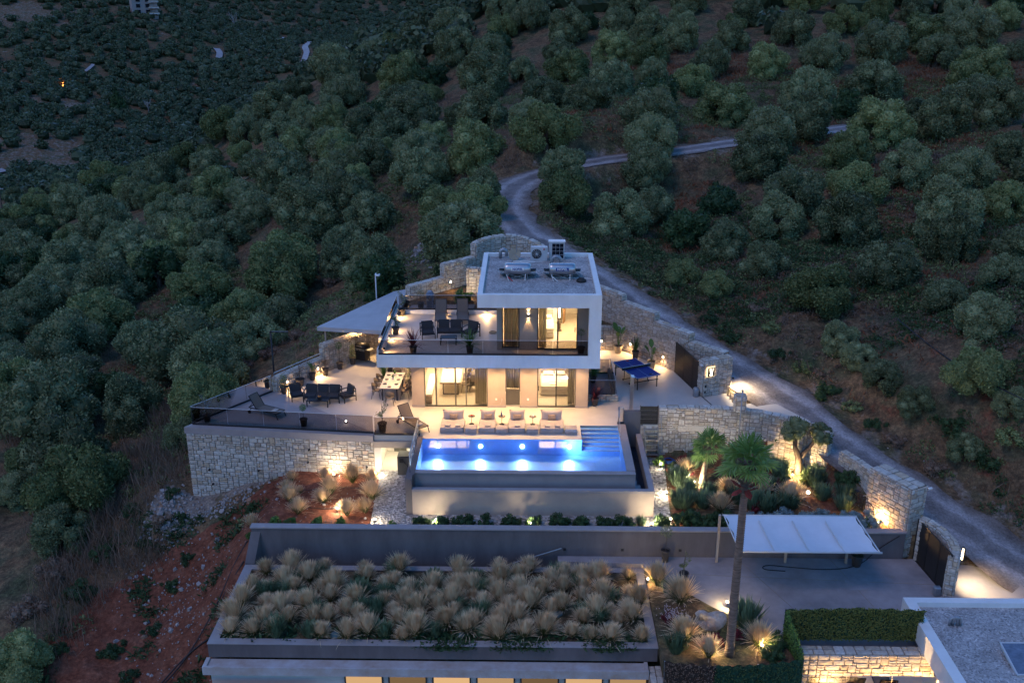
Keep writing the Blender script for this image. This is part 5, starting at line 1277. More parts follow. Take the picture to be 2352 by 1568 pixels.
# small gate and garden ladder
t = thing('small_gate', 'small black slatted gate at the top of the garden ladder', 'gate', (6.18,46.1,0))
for i in range(4): b = MB(); b.box(-.42,-.02,.06+.235*i,.42,.02,.27+.235*i); part('board', b, M['gatemetal'], t)
b = MB(); b.box(-.45,-.03,0,-.42,.03,1.02); b.box(.42,-.03,0,.45,.03,1.02); b.box(-.42,-.03,0,.42,.03,.05); part('gate_frame', b, M['gatemetal'], t)
t = thing('garden_ladder', 'steep galvanised metal steps down from the small gate to the garden', 'ladder', (6.35,45.8,-1.85))
for s in (-.34,.34): b = MB(); b.beam((s-.05,.12,1.75),(s+.05,-.3,0),.03,.12); part('stringer', b, M['galv'], t)
for i in range(7): z = .12 + i * .25; b = MB(); b.box(-.33,-.22+.06*i-.1,z-.015,.33,-.22+.06*i+.1,z+.015); part('tread', b, M['galv'], t)
b = MB(); b.tube([(.42,.15,2.6),(.55,-.3,.4)],.02,6); b.tube([(.42,.15,2.6),(.42,.15,1.8)],.02,6); part('handrail', b, M['galv'], t)
# gates
def slat_gate(A, B, z0, h, leaves, label, m='gatemetal', nb=9):
    A = Vector((*A, z0)); B = Vector((*B, z0)); t = thing('metal_gate', label, 'gate', tuple(A)); d = (B - A).normalized(); L = (B - A).length; sd = d.cross(Vector((0,0,1)))
    for i in range(leaves):
        a = L*i/leaves; c = L*(i+1)/leaves; fr = MB()
        for s in (a+.03, c-.03): fr.obox(A+d*s+Vector((0,0,h/2)), d, sd, (0,0,1), .025, .03, h/2)
        fr.obox(A+d*(a+c)/2+Vector((0,0,.03)), d, sd, (0,0,1), (c-a)/2-.06, .03, .03); fr.obox(A+d*(a+c)/2+Vector((0,0,h-.02)), d, sd, (0,0,1), (c-a)/2-.06, .03, .025)
        lf = part('gate_leaf', fr, M[m], t, world=True)
        for k_ in range(nb):
            b = MB(); hh = (h-.12)/nb; b.obox(A+d*(a+c)/2+Vector((0,0,.07+hh*(k_+.5))), d, sd, (0,0,1), (c-a)/2-.07, .015, hh/2-.008); part('board', b, M[m], lf, world=True)
    return t
slat_gate((8.5,53.3),(9.4,49.78),0.0,1.82,3,'dark brown boarded driveway gate beside the backlit sign pillar')
slat_gate((17.1,38.3),(17.42,35.38),-2.8,1.95,3,'black metal gate at the lower driveway entrance','gatemetal',1)
# sign
sp = Vector((9.83,49.72,1.46)); sx = Vector((1.65,.73,0)).normalized(); sn = Vector((sx.y,-sx.x,0)); up = Vector((0,0,1))
t = thing('backlit_sign', 'square dark backlit sign with bright S i V letters on the gate pillar', 'sign', tuple(sp + sn*.1))
def sb(c, hx, hz, dy, th, tilt=0):
    b = MB(); ax = (sx*math.cos(tilt)+up*math.sin(tilt)); az = (up*math.cos(tilt)-sx*math.sin(tilt)); b.obox(Vector(c), ax, sn, az, hx, th, hz); return b
c0 = Vector((0,0,0))
part('plate', sb(c0,.21,.25,0,.012), M['gatemetal'], t)
g = sb(c0 - sn*.035,.235,.275,0,.008); part('backlight', g, M['signglow'], t)
def letter(parts, nm):
    b = MB()
    for (x, z, hx, hz, tl_) in parts:
        ax = (sx*math.cos(tl_)+up*math.sin(tl_)); az = (up*math.cos(tl_)-sx*math.sin(tl_)); b.obox(sx*x+up*z+sn*.02, ax, sn, az, hx, .006, hz)
    part(nm, b, M['letters'], t)
letter([(-.05,.19,.055,.014,0),(-.10,.155,.014,.03,0),(-.05,.12,.055,.014,0),(0,.085,.014,.03,0),(-.05,.05,.055,.014,0)],'letter_s')
letter([(.10,.12,.014,.035,0),(.10,.19,.018,.018,0)],'letter_i')
letter([(-.03,-.02,.014,.085,.38),(.06,-.02,.014,.085,-.38),(-.055,-.01,.03,.014,.9)],'letter_v')
letter([(0,-.165,.09,.02,0),(-.05,-.20,.03,.014,0),(.05,-.20,.03,.014,0),(0,-.215,.05,.012,0),(-.075,-.13,.016,.02,0),(.075,-.13,.016,.02,0),(0,-.13,.016,.02,0)],'emblem')
addlight(lampdata('AREA', 9, WARM, (.5,.5)), tuple(-sn*.03), tuple(-sn), t)
def small(name, b, m, lb, cat, loc, rot=0, group=None): return one(name, b, m, lb, cat, loc, rot, group)
b = MB(); b.lathe([(.16,0),(.17,.05),(.17,.42),(.12,.5),(.02,.52)],16); small('gate_motor', b, M['galv'], 'grey rounded gate motor box at the foot of the upper gate', 'gate motor', (9.15,49.75,0))
b = MB(); b.box(-.15,-.12,0,.15,.12,.42,.05); small('gate_motor', b, M['galv'], 'grey gate motor box at the foot of the lower gate', 'gate motor', (17.05,35.45,-2.8))
b = MB(); b.box(-.06,-.03,-.08,.06,.0,.08,.01); small('intercom', b, M['gatemetal'], 'small dark intercom low on the upper gate pillar', 'intercom', (9.62,49.62,.62), .41)
b = MB(); b.box(-.05,-.03,-.05,.05,.0,.05,.01); small('key_switch', b, M['gatemetal'], 'small dark switch box below the intercom', 'switch', (9.6,49.6,.3), .41)
def camera_obj(loc, rot, lb):
    t = thing('security_camera', lb, 'security camera', loc, rot); b = MB(); b.box(-.05,-.16,-.04,.05,.06,.05,.015); part('housing', b, M['paper'], t); b = MB(); b.tube([(0,.05,0),(0,.14,-.06)],.02,6); part('bracket', b, M['galv'], t); b = MB(); b.tube([(0,-.16,0),(0,-.17,0)],.025,8); part('lens', b, M['panel'], t)
camera_obj((9.3,49.6,1.85), .4, 'white security camera on the corner of the upper gate pillar')
camera_obj((17.6,38.7,.42), -1.2, 'white security camera on the top corner of the large lower pillar')
t = thing('camera_pole', 'pale pole with small white cameras behind the left canopy', 'pole', (-9.3,58.2,.5)); b = MB(); b.tube([(0,0,0),(0,0,3.7)],.04,8); part('pole', b, M['alu'], t)
for a in (-.5,.5,1.6): b = MB(); b.beam((0,0,3.75),(math.cos(a)*.3,math.sin(a)*.3,3.78),.07,.07); part('camera_head', b, M['paper'], t)
t = thing('lamp_post', 'slim dark lamp post with a flat arm outside the left terrace wall', 'lamp post', (-14.5,52.6,-2.2)); b = MB(); b.tube([(0,0,0),(0,0,4.78)],.05,8); part('post', b, M['darkmetal'], t); b = MB(); b.box(-.02,-.05,4.72,1.0,.05,4.78); part('lamp_head', b, M['darkmetal'], t)
# roof equipment
def tank(x, lb, lcol, tcol):
    t = thing('solar_water_tank', lb, 'water tank', (x,49.45,6.68)); zt_ = .72
    b = MB(); b.lathe([(.05,-.68),(.24,-.675),(.29,-.62),(.3,-.5),(.3,.5),(.29,.62),(.24,.675),(.05,.68)],24); m_ = b.mesh('tank_body', M['steel']); o = bpy.data.objects.new('tank_body', m_); COL.objects.link(o); o.parent = t; o.rotation_euler = (0,R(90),0); o.location = (0,0,zt_-.2)
    zc_ = zt_ - .2
    for sx_ in (-.5,.5):
        for y in (-.2,.25): b = MB(); b.beam((sx_,y,0),(sx_,y,zc_-.2),.035,.035); part('leg', b, M['galv'], t)
    b = MB(); b.beam((-.5,-.23,.04),(.5,-.23,zc_-.22),.015,.02); b.beam((.5,-.23,.04),(-.5,-.23,zc_-.22),.015,.02); part('cross_brace', b, M['galv'], t)
    b = MB(); b.obox((0,.42,zc_-.22),(1,0,0),(0,1,-.45),(0,.45,1),.95,.55,.03); part('collector_panel', b, M['panel'], t)
    b = MB(); b.beam((-1.0,-.05,zc_-.14),(1.0,-.05,zc_-.14),.05,.04); part('collector_rail', b, M['alu'], t)
    # label curved onto the drum: backing and lettering
    def arc(u0, u1, a0, a1, r_):
        V_ = []; n = 5
        for i in range(n+1):
            a = a0 + (a1-a0)*i/n; V_ += [(u0, -math.cos(a)*r_, zc_+math.sin(a)*r_), (u1, -math.cos(a)*r_, zc_+math.sin(a)*r_)]
        return V_, [(2*i,2*i+1,2*i+3,2*i+2) for i in range(n)]
    b = MB(); b.add(*arc(-.33,.33,-.12,.42,.304)); part('label_plate', b, M[lcol], t)
    cu = bpy.data.curves.new('lettering','FONT'); cu.body = 'NOBEL'; cu.size = .165; cu.extrude = .004; cu.align_x = 'CENTER'; cu.align_y = 'CENTER'; cu.space_character = 1.05
    cu.offset = .006
    to = bpy.data.objects.new('lettering', cu); COL.objects.link(to); dg = bpy.context.evaluated_depsgraph_get(); me_ = bpy.data.meshes.new_from_object(to.evaluated_get(dg)); bpy.data.objects.remove(to)
    for v in me_.vertices:
        X, Yt = v.co.x, v.co.y; a = .15 + Yt/.305; v.co = (X*.98, -math.cos(a)*(.307+max(0,v.co.z)), zc_+math.sin(a)*(.307+max(0,v.co.z)))
    me_.materials.clear(); me_.materials.append(M[tcol]); part('lettering', me_, None, t)
    b = MB(); b.tube([(-.55,-.1,zc_-.25),(-.56,-.25,.25),(-.45,-.55,.03)],.02,6); b.tube([(.45,-.1,zc_-.25),(.4,-.3,.3),(.38,-.5,.03)],.02,6); part('pipe', b, M['paper'], t)
    b = MB(); b.tube([(-.5,-.4,.2),(-.25,-.62,.03)],.022,6); part('red_pipe', b, M['red'], t) if tcol == 'navy' else part('pipe', b, M['paper'], t)
tank(-.52,'left cylindrical steel solar water tank with white label on the villa roof','paper','navy')
tank(1.78,'right cylindrical steel solar water tank with dark blue label on the villa roof','navy','paper')
t = thing('air_conditioner', 'white outdoor air conditioning unit with a round fan on the villa roof', 'air conditioner', (.62,53.0,6.68))
b = MB(); b.box(-.46,-.16,.0,.46,.16,.78,.01); part('housing', b, M['alu'], t)
b = MB(); b.lathe([(.27,0),(.27,.012),(.05,.02)],24); m_ = b.mesh('fan_recess', M['darkmetal']); o = bpy.data.objects.new('fan_recess', m_); COL.objects.link(o); o.parent = t; o.rotation_euler = (R(90),0,0); o.location = (-.13,-.162,.4)
for k in range(14):
    a = k*math.pi*2/14; b = MB(); b.beam((-.13+.05*math.cos(a),-.19,.4+.05*math.sin(a)),(-.13+.26*math.cos(a+.35),-.19,.4+.26*math.sin(a+.35)),.008,.012); part('grille_bar', b, M['alu'], t)
b = MB(); b.tube([(-.13,-.17,.4),(-.13,-.2,.4)],.05,10); part('fan_hub', b, M['alu'], t)
b = MB(); b.tube([(.27,-.161,.66),(.27,-.17,.66)],.045,12); part('round_logo', b, M['red'], t)
b = MB(); b.box(.34,-.168,.62,.352,-.161,.70); b.box(.352,-.168,.62,.38,-.161,.632); b.box(.395,-.168,.62,.407,-.161,.70); b.box(.407,-.168,.688,.435,-.161,.70); b.box(.407,-.168,.62,.435,-.161,.632); b.box(.425,-.168,.632,.435,-.161,.66); part('logo_letters', b, M['galv'], t)
t = thing('roof_cabinet', 'white cased unit with a dark gridded panel at the back of the villa roof', 'equipment cabinet', (1.6,53.2,6.68))
b = MB(); b.box(-.42,-.14,.02,.42,.3,1.0,.01); part('casing', b, M['alu'], t); b = MB(); b.box(-.26,-.155,.1,.36,-.142,.92); part('dark_panel', b, M['panel'], t)
b = MB()
for x in (-.06,.15): b.box(x-.006,-.162,.1,x+.006,-.156,.92)
for z in (.3,.51,.72): b.box(-.26,-.162,z-.006,.36,-.156,z+.006)
part('grid_line', b, M['alu'], t); b = MB(); b.box(-.46,-.18,1.0,.46,.32,1.05); part('lid', b, M['paper'], t)
t = thing('satellite_dish', 'pale satellite dish tilted back on the villa roof', 'satellite dish', (-.62,53.1,6.68)); b = MB(); b.lathe([(.02,0),(.15,.02),(.28,.06),(.34,.1),(.33,.1),(.15,.04),(.02,.02)],20)
m_ = b.mesh('dish', M['palepot']); o = bpy.data.objects.new('dish', m_); COL.objects.link(o); o.parent = t; o.location = (-.1,0,.3); o.rotation_euler = (R(70),R(-15),0); b = MB(); b.tube([(0,0,0),(0,0,.95)],.02,6); b.tube([(-.1,-.05,.3),(.15,-.4,.2)],.012,5); part('mast', b, M['galv'], t)
def bend(loc, lb, r=.09, w=.34, h=.55, m='galv', rot=0):
    b = MB(); P = [(-w/2,0,0),(-w/2,0,h*.6)] + [(-w/2*math.cos(a), 0, h*.6 + w/2*math.sin(a)) for a in np.linspace(.4,2.75,6)] + [(w/2,0,h*.55),(w/2,0,h*.25)]
    b.tube(P, r, 10); return one('vent_pipe', b, M[m], lb, 'vent pipe', loc, rot)
bend((-1.35,53.4,6.68),'blue grey bent vent pipe at the back left of the villa roof'); bend((1.55,52.2,6.68),'grey bent vent pipe behind the right water tank',.1,.5,.3)
b = MB(); b.tube([(-1.1,0,.05),(-.6,-.12,.06),(0,-.1,.05),(.5,0,.07)],.025,6); b.tube([(-1.1,.08,.05),(-.5,0,.1),(.1,.05,.05)],.022,6); b.tube([(1.0,-2.9,.03),(1.8,-3.05,.03),(2.5,-3.0,.03),(3.0,-3.2,.03)],.02,5); one('roof_pipe', b, M['paper'], 'white pipes lying between the water tanks on the villa roof', 'pipe', (.3,52.5,6.68))
b = MB(); b.lathe([(.26,0),(.25,.1),(.14,.2),(.02,.22)],10); one('roof_dome', b, M['gatemetal'], 'small dark dome on the gravel at the front right of the villa roof', 'roof vent', (2.75,48.9,6.68))
# sconce, balcony hose
t = thing('wall_sconce', 'up and down wall sconce on the upper pier between the windows', 'wall light', (.05,47.56,5.28)); b = MB(); b.box(-.05,-.06,-.09,.05,.04,.09,.005); part('housing', b, M['gatemetal'], t)
b = MB(); b.box(-.035,-.045,.091,.035,.03,.095); b.box(-.035,-.045,-.095,.035,.03,-.091); part('glowing_lens', b, M['lamp'], t)
for s in (1,-1): addlight(lampdata('SPOT', 17, WARM, .015, 55, .15), (0,-.04,s*.1), (0,.12,s), t)
def coil(loc, lb, m, r=.22, n=4, th=.014, tilt=0):
    b = MB(); 
    for k in range(n): rr = r*(1-.1*k); b.tube([(rr*math.cos(a)+random.uniform(-.02,.02), rr*.9*math.sin(a)+random.uniform(-.02,.02), .02+.02*k) for a in np.linspace(0,6.0,16)], th, 5)
    o = one('hose_coil', b, M[m], lb, 'hose', loc); o.rotation_euler = (tilt,0,0); return o
coil((-1.85,50.2,3.4),'coiled beige hose on the upper balcony beside the bedroom wall','palepot'); coil((7.2,45.4,-1.75),'coil of blue hose on the soil beside the garden ladder','bluehose',.34,5,.02)
# interior furniture seen through the glass
t = thing('indoor_dining_table', 'white topped dining table inside the villa living room', 'dining table', (-4.15,50.6,.02)); b = MB(); b.box(-.55,-1.0,.7,.55,1.0,.75); part('table_top', b, M['whitecloth'], t)
b = MB(); b.box(-.55,-1.0,.66,.55,-.96,.70); part('edge', b, M['wood'], t)
for y in (-.85,.75): b = MB(); b.beam((-.4,y,0.02),(.4,y,.02),.05,.05); b.beam((-.4,y,0),(-.4,y,.66),.05,.05); b.beam((.4,y,0),(.4,y,.66),.05,.05); part('leg', b, M['darkmetal'], t)
c1_ = chair_proto((-3.35,50.2,.02), R(-90), 'chair at the right of the indoor dining table, near one', 'mesh_fabric', 'chairs at the indoor dining table')
dup(c1_, (-3.35,50.9,.02), R(-90), 'chair at the right of the indoor dining table, second one'); dup(c1_, (-3.35,51.5,.02), R(-90), 'chair at the right of the indoor dining table, far one')
b = MB(); b.tube([(.27*math.cos(a),.27*math.sin(a),0) for a in np.linspace(0,2*math.pi,25)[:-1]], .015, 6, close=True); 
for a in (0,2.1,4.2): b.tube([(.27*math.cos(a),.27*math.sin(a),0),(0,0,1.6)],.003,4)
one('ring_lamp', b, M['gatemetal'], 'black ring lamp hanging above the indoor dining table', 'pendant lamp', (-4.2,50.3,1.4))
t = thing('bench', 'wooden bench with pink cushions along the left wall of the living room', 'bench', (-5.25,50.0,.02)); b = MB(); b.box(-.22,-1.6,.38,.22,1.6,.44); part('seat', b, M['wood'], t); b = MB(); b.box(-.2,-1.6,0,.2,-1.5,.38); b.box(-.2,1.5,0,.2,1.6,.38); part('leg', b, M['wood'], t); b = MB(); b.box(-.2,-1.5,.44,.2,1.5,.5,.02); part('cushion', b, M['whitecloth'], t)
t = thing('indoor_sofa', 'pale sofa inside the villa living room behind the sliding glass', 'sofa', (-2.4,52.0,.02)); b = MB(); b.box(-1.0,-.45,0,1.0,.45,.42,.05); part('seat', b, M['beanbag'], t); b = MB(); b.box(-1.0,.25,.42,1.0,.45,.85,.05); part('backrest', b, M['beanbag'], t)
slat_table((-3.0,50.3,.02), 0, .6, .5, .4, 'small dark coffee table behind the living room glass')
def bed(loc, w, d, lb, rot=0):
    t = thing('bed', lb, 'bed', loc, rot); b = MB(); b.box(-w/2,-d/2,.05,w/2,d/2,.32,.02); part('bed_base', b, M['tablestone'], t); b = MB(); b.box(-w/2,-d/2,.32,w/2,d/2,.55,.06); part('mattress', b, M['whitecloth'], t); b = MB(); b.box(-w/2-.01,-d/2-.01,.5,w/2+.01,-d/2+.6,.57,.02); part('throw', b, M['tablestone'], t)
    for s in (-.4,.4): pm = pillow_mb(.6,.4,.16).mesh('pillow', M['whitecloth']); o = bpy.data.objects.new('pillow', pm); COL.objects.link(o); o.parent = t; o.location = (s*w*.55,d/2-.25,.66)
    b = MB(); b.box(-w/2,d/2,0,w/2,d/2+.08,1.0); part('headboard', b, M['beanbag'], t)
    for k in range(2): b = MB(); b.box(-.18,-.13,0,.18,.13,.05,.01); one('folded_towel', b, M['paper'], 'folded white towel on the %s, %s' % (lb, ('nearer one','farther one')[k]), 'towel', (loc[0]-.1,loc[1]-d/2+.3+.35*k,loc[2]+.58), .1*k, 'folded towels on the beds')
bed((1.5,50.6,.02),1.5,2.0,'bed in the ground floor bedroom'); bed((.75,50.3,3.42),1.3,2.0,'bed in the upper bedroom')
t = thing('bedside_stool', 'turned wooden stool with a lamp in the upper bedroom', 'stool', (1.72,50.6,3.42)); b = MB(); b.lathe([(.15,0),(.13,.03),(.06,.12),(.1,.2),(.06,.27),(.1,.33),(.06,.38),(.15,.44),(.15,.47)],14); part('stool_body', b, M['mesh_fabric'], t)
b = MB(); b.tube([(0,0,.47),(0,0,.75)],.012,6); b.box(-.08,-.03,.66,.08,.03,.7); part('lamp_stem', b, M['darkmetal'], t); b = MB(); b.tube([(0,0,.75),(0,0,2.0)],.028,8); part('glowing_tube', b, M['lamp'], t)
b = MB(); b.box(0,0,0,.06,.5,2.4); one('wooden_door', b, M['wood'], 'open wooden door in the upper bedroom', 'door', (1.95,51.8,3.42), -.2)
# driveway shade
t = thing('shade_canopy', 'large white fabric shade canopy stretched over the driveway', 'canopy', (11.4,36.8,-2.8))
PB = [Vector((8.5,37.75,-.45)),Vector((14.15,37.75,-.45)),Vector((14.3,35.05,-.55)),Vector((8.65,35.05,-.55))]
V_, F_ = [], []; nx, ny = 24, 10
for j in range(ny+1):
    for i in range(nx+1):
        u, v = i/nx, j/ny; p = (PB[0]*(1-u)+PB[1]*u)*(1-v)+(PB[3]*(1-u)+PB[2]*u)*v
        p = p + Vector((0,0,-.16*math.sin(math.pi*v)*abs(math.sin(u*4*math.pi))**.7)); 
        if i in (0,nx): p.x += (1 if i == 0 else -1) * .10 * abs(math.sin(v*math.pi*3.0))
        V_.append(p)
F_ = [(j*(nx+1)+i,(j+1)*(nx+1)+i,(j+1)*(nx+1)+i+1,j*(nx+1)+i+1) for j in range(ny) for i in range(nx)]
b = MB(); b.add(V_, F_, True); part('fabric', b, M['shade'], t, world=True)
for i in range(5):
    x = 8.5 + 5.65*i/4; b = MB(); b.tube([(x,37.3 if 0<i<4 else 37.75,-.43),(x+.15,35.05,-.53)],.03,6); part('cross_pole', b, M['alu'], t, world=True)
b = MB(); b.tube([(8.6,35.05,-.56),(14.4,35.05,-.56)],.045,8); b.tube([(8.45,37.8,-.46),(14.2,37.8,-.46)],.035,8); part('edge_tube', b, M['alu'], t, world=True)
for x in (8.35,11.35,14.0): b = MB(); b.box(x-.05,37.75,-2.8,x+.05,37.85,-.45); part('post', b, M['taupe'], t, world=True)
# low wall lights (unlit) on the retaining wall, manhole, cable, leaning pole
bx = MB(); bx.box(-.06,-.05,-.05,.06,0,.05,.005); bxm = bx.mesh('step_light', M['gatemetal'])
for i, px in enumerate((1295,1445,1600,1710,1820,1930)):
    p = at(px, 1272-14, -2.8); one('step_light', bxm, None, 'small unlit step light low on the retaining wall, number %s from the left' % ('one','two','three','four','five','six')[i], 'wall light', (1.7+i*2.55,38.17,-2.45), 0, 'unlit step lights on the retaining wall')
b = MB(); b.box(-.45,-.35,0,.45,.35,.006); b.box(-.42,-.32,.006,.42,.32,.01); one('manhole_cover', b, M['drive'], 'square manhole cover in the driveway surface', 'manhole cover', (14.0,36.9-.8,-2.8+.001))
def cable(P, lb, m='blackrubber', r=.02, name='cable'):
    P = [Vector(p) for p in P]; b = MB(); b.tube(smooth(np.array([list(p) for p in P]), 2).tolist(), r, 5); b.v = [(x-P[0].x,y-P[0].y,z-P[0].z) for x,y,z in b.v]; one(name, b, M[m], lb, 'cable', tuple(P[0]))
cable([(16.3,38.1,-1.6),(15.4,38.1,-2.3),(14.5,37.5,-2.78),(13,37.2,-2.78),(11.5,37.4,-2.78),(10.4,37.6,-2.78),(10.2,37.2,-2.78),(11.2,37.1,-2.78)],'black cable trailing along the driveway below the shade canopy')
b = MB(); b.tube([(0,0,0),(2.15,-.1,.85)],.03,6); one('leaning_pole', b, M['galv'], 'thin metal pole leaning diagonally on the grey retaining wall', 'pole', (-.6,38.1,-3.15))
# netting fences
def net(pts, lb, name='net_fence', lm='net', leaf='netleaf', h=1.3, n=2600, seed=3):
    r = random.Random(seed); t = thing(name, lb, 'fence', tuple(pts[0][:3])); b = MB(); V_ = []; F_ = []; m = 0
    rows = 6
    for a, c in zip(pts[:-1], pts[1:]):
        k = 24; 
        for i in range(k+1):
            u = i/k; p = Vector(a[:3])*(1-u)+Vector(c[:3])*u; ht = a[3]*(1-u)+c[3]*u + .04*math.sin(i*1.1)
            for j in range(rows+1): V_.append(p + Vector((r.uniform(-.02,.02), .03*math.sin(i*.7+j), ht*j/rows)))
        for i in range(k):
            for j in range(rows): q = m+i*(rows+1)+j; F_.append((q,q+rows+1,q+rows+2,q+1))
        m += (k+1)*(rows+1)
    b.add(V_, F_); part('netting', b, M[lm], t, world=True)
    if n:
        b = MB(); L = [math.dist(a[:2], c[:2]) for a, c in zip(pts[:-1], pts[1:])]
        for _ in range(n):
            i = r.choices(range(len(L)), L)[0]; a, c = pts[i], pts[i+1]; u = r.random(); ht = a[3]*(1-u)+c[3]*u; p = Vector(a[:3])*(1-u)+Vector(c[:3])*u + Vector((r.uniform(-.05,.05), r.uniform(-.07,.0), ht*(r.random()*1.03)))
            d = Vector((r.gauss(0,1),r.gauss(-.8,.5),r.gauss(.3,.6))).normalized(); s = d.orthogonal().normalized(); l = .07
            b.add([p,p+d*l*.5+s*l*.4,p+d*l,p+d*l*.5-s*l*.4],[(0,1,2,3)])
        part('artificial_leaves', b, M[leaf], t, kind='stuff', world=True)
    b = MB()
    for q in pts: b.beam((q[0],q[1]+.05,q[2]),(q[0],q[1]+.05,q[2]+q[3]),.04,.04)
    part('fence_post', b, M['galv'], t, world=True)
net([(10.0,32.45,-2.85,1.35),(12.6,32.5,-2.85,1.42),(15.3,32.5,-2.85,1.35)],'olive leafy screen fence along the driveway edge above the lit court',n=6500)
net([(10.0,32.45,-2.85,1.35),(10.25,30.7,-3.3,1.05)],'short green leafy screen running forward from the driveway corner',n=2200,leaf='green',seed=4)
net([(5.15,30.5,-3.6,1.15),(7.0,30.35,-3.6,1.1)],'brown mesh netting at the front of the lower planting bed',lm='soil',leaf='dry',n=500,seed=5)
net([(7.0,30.35,-3.6,1.1),(8.6,30.5,-3.6,1.05),(10.3,30.65,-3.6,1.2)],'dark green mesh netting in front of the tall palm',n=900,leaf='darkleaf',seed=6)
# garden lights
def gspot(loc, lb, e=25, col=(1,.78,.5), aim=(0,0,1), spot=None, bulb='lamp', h=.12):
    t = thing('garden_light', lb, 'garden light', loc, 0, 'small garden lights'); b = MB(); b.tube([(0,0,0),(0,0,h)],.02,6); b.lathe([(.03,h),(.05,h+.03),(.05,h+.06)],10); part('stake', b, M['gatemetal'], t); b = MB(); b.ball((0,0,h+.09),.045,8,6); part('bulb', b, M[bulb], t)
    d = lampdata('SPOT' if spot else 'POINT', e * .6, col, .04, spot); addlight(d, (0,-.02,h+.16), aim, t)
def wlight(loc, lb, e=18, n=(0,-1), group='round lights low on the terrace walls', spot=150, col=WARM):
    t = thing('wall_light', lb, 'wall light', loc, math.atan2(n[1], n[0]) + math.pi/2, group); b = MB(); b.tube([(0,.05,0),(0,-.03,0)],.06,12); part('housing', b, M['alu'], t); b = MB(); b.tube([(0,-.031,0),(0,-.04,0)],.05,12); part('lens', b, M['lamp'], t)
    addlight(lampdata('SPOT', e, col, .05, spot, .8), (0,-.07,-.02), (0,-.8,-1), t)
nl_ = nrm2((-13.6,49.85),(-11.62,52.98),1)
wlight((-13.25+nl_[0]*.04,50.35+nl_[1]*.04,.45),'round light on the low left wall between the first two pots',40,nl_); wlight((-11.95+nl_[0]*.04,52.35+nl_[1]*.04,.45),'round light on the low left wall near the taller wall',50,nl_)
nr = nrm2((5.82,56.85),(8.43,53.48),-1); nr = (-abs(nr[0]), -abs(nr[1]))
for s_, lb in ((.75,'round light on the tall stepped wall beside the square potted reeds'),(3.5,'round light on the tall stepped wall next to the boarded gate')):
    p = Pt(s_) if 0 else tuple(b2 + np.array((8.43-5.82,53.48-56.85))/4.26*s_); wlight((p[0]+nr[0]*.06,p[1]+nr[1]*.06,.62),lb,45,nr)
wlight((4.5,56.70,.62),'round light on the low bed wall behind the villa corner',45,(0,-1))
fixture('step_light', bxm, None, 'lit niche light in the back upstand behind the left balcony lounger', 'wall light', (-4.75,53.38,3.55), lampdata('SPOT', 60, WARM, .04, 150, .7), (0,-.06,0), (0,-.6,-1)); fixture('step_light', bxm, None, 'lit niche light in the back upstand at the middle of the balcony', 'wall light', (-2.3,53.38,3.56), lampdata('SPOT', 90, WARM, .04, 160, .7), (0,-.06,0), (0,-.7,-1))
for y, lb in ((52.6,'farthest'),(50.3,'third'),(48.9,'second'),(47.0,'nearest')):
    fixture('step_light', bxm, None, 'lit niche light in the left upstand of the balcony, %s from the front' % lb if lb != 'nearest' else 'lit niche light in the left upstand of the balcony nearest the front', 'wall light', (-7.26,y,3.68), lampdata('SPOT', 40, WARM, .04, 150, .7), (.06,0,0), (.8,0,-1))
wlight((-4.7,57.9,3.95),'round light on the stepped wall behind the balcony planting',14,(.6,-.8)); gspot((-3.6,56.2,3.45),'garden light glowing against the inner stone wall behind the balcony',40)
for x, y, lb, e in ((-9.58,43.96,'bright garden light at the foot of the high front stone wall',60),(-8.72,40.21,'bright garden light in the middle of the red soil bed above the retaining wall',70),(-7.25,43.7,'bright garden light beside the gravel path near the basement entrance',50),(-6.85,39.2,'garden light at the lower end of the gravel path',30),
      (-4.1,39.0,'garden light on the gravel at the left foot of the pool wall',170),(.2,38.9,'garden light among the shrubs at the middle of the pool wall',40),(5.6,38.95,'garden light between the shrubs at the right foot of the pool wall',60),(6.64,41.8,'bright garden light beside the gravel right of the pool',55),(8.1,42.9,'garden light at the base of the lit smaller palm',150),(13.0,43.6,'amber garden light at the foot of the cloud pruned olive',210),
      (6.7,44.6,'garden light inside the small shrub by the garden ladder',22),(6.49,39.3,'small garden light in the hedge right of the pool',14)):
    gspot((x,y,float(gz(x,y)[0])+.02),lb,e,(1,.70,.34) if 'amber' in lb else (1,.84,.58))
for x, y, lb, e in ((5.15,36.1,'garden light at the corner of the planted roof beside the feather grass',26),(8.2,34.5,'garden light beside the tall palm trunk in the lower bed',45),(7.1,31.6,'garden light behind the green netting left of the tall palm',40),(9.0,31.7,'garden light behind the feather grass right of the tall palm',45)):
    gspot((x,y,-2.78),lb,e,(1,.74,.36))
def globe(loc, lb):
    t = thing('globe_light', lb, 'globe light', loc); b = MB(); b.tube([(0,0,0),(0,0,.15)],.02,6); part('stake', b, M['gatemetal'], t); b = MB(); b.ball((0,0,.22),.09,12,9); part('globe', b, emis('dim_globe', (1,.8,.5), 6), t)
globe((13.31,41.86,-1.75),'small glowing globe on the soil right of the feather grass'); globe((10.29,41.3,-1.75),'small glowing globe partly behind the red palm boots'); globe((5.75,35.6,-2.8),'round woven globe light under the grass at the planted roof corner')
t = thing('wall_washer', 'amber uplight washing the large lower stone pillar', 'garden light', (15.75,39.3,-1.75)); b = MB(); b.box(-.08,-.06,0,.08,.06,.14); part('housing', b, M['gatemetal'], t); b = MB(); b.box(-.06,-.04,.141,.06,.04,.15); part('lens', b, M['lamp'], t); addlight(lampdata('POINT', 55, (1,.55,.2), .05), (.05,.0,.3), (0,0,1), t)
fixture('step_light', bxm, None, 'lit lamp on the road side of the upper gate pillar', 'wall light', (11.2,50.3,.85), lampdata('SPOT', 190, (1,.76,.45), .06, 160, .8), (.1,0,0), (.7,-.3,-1))
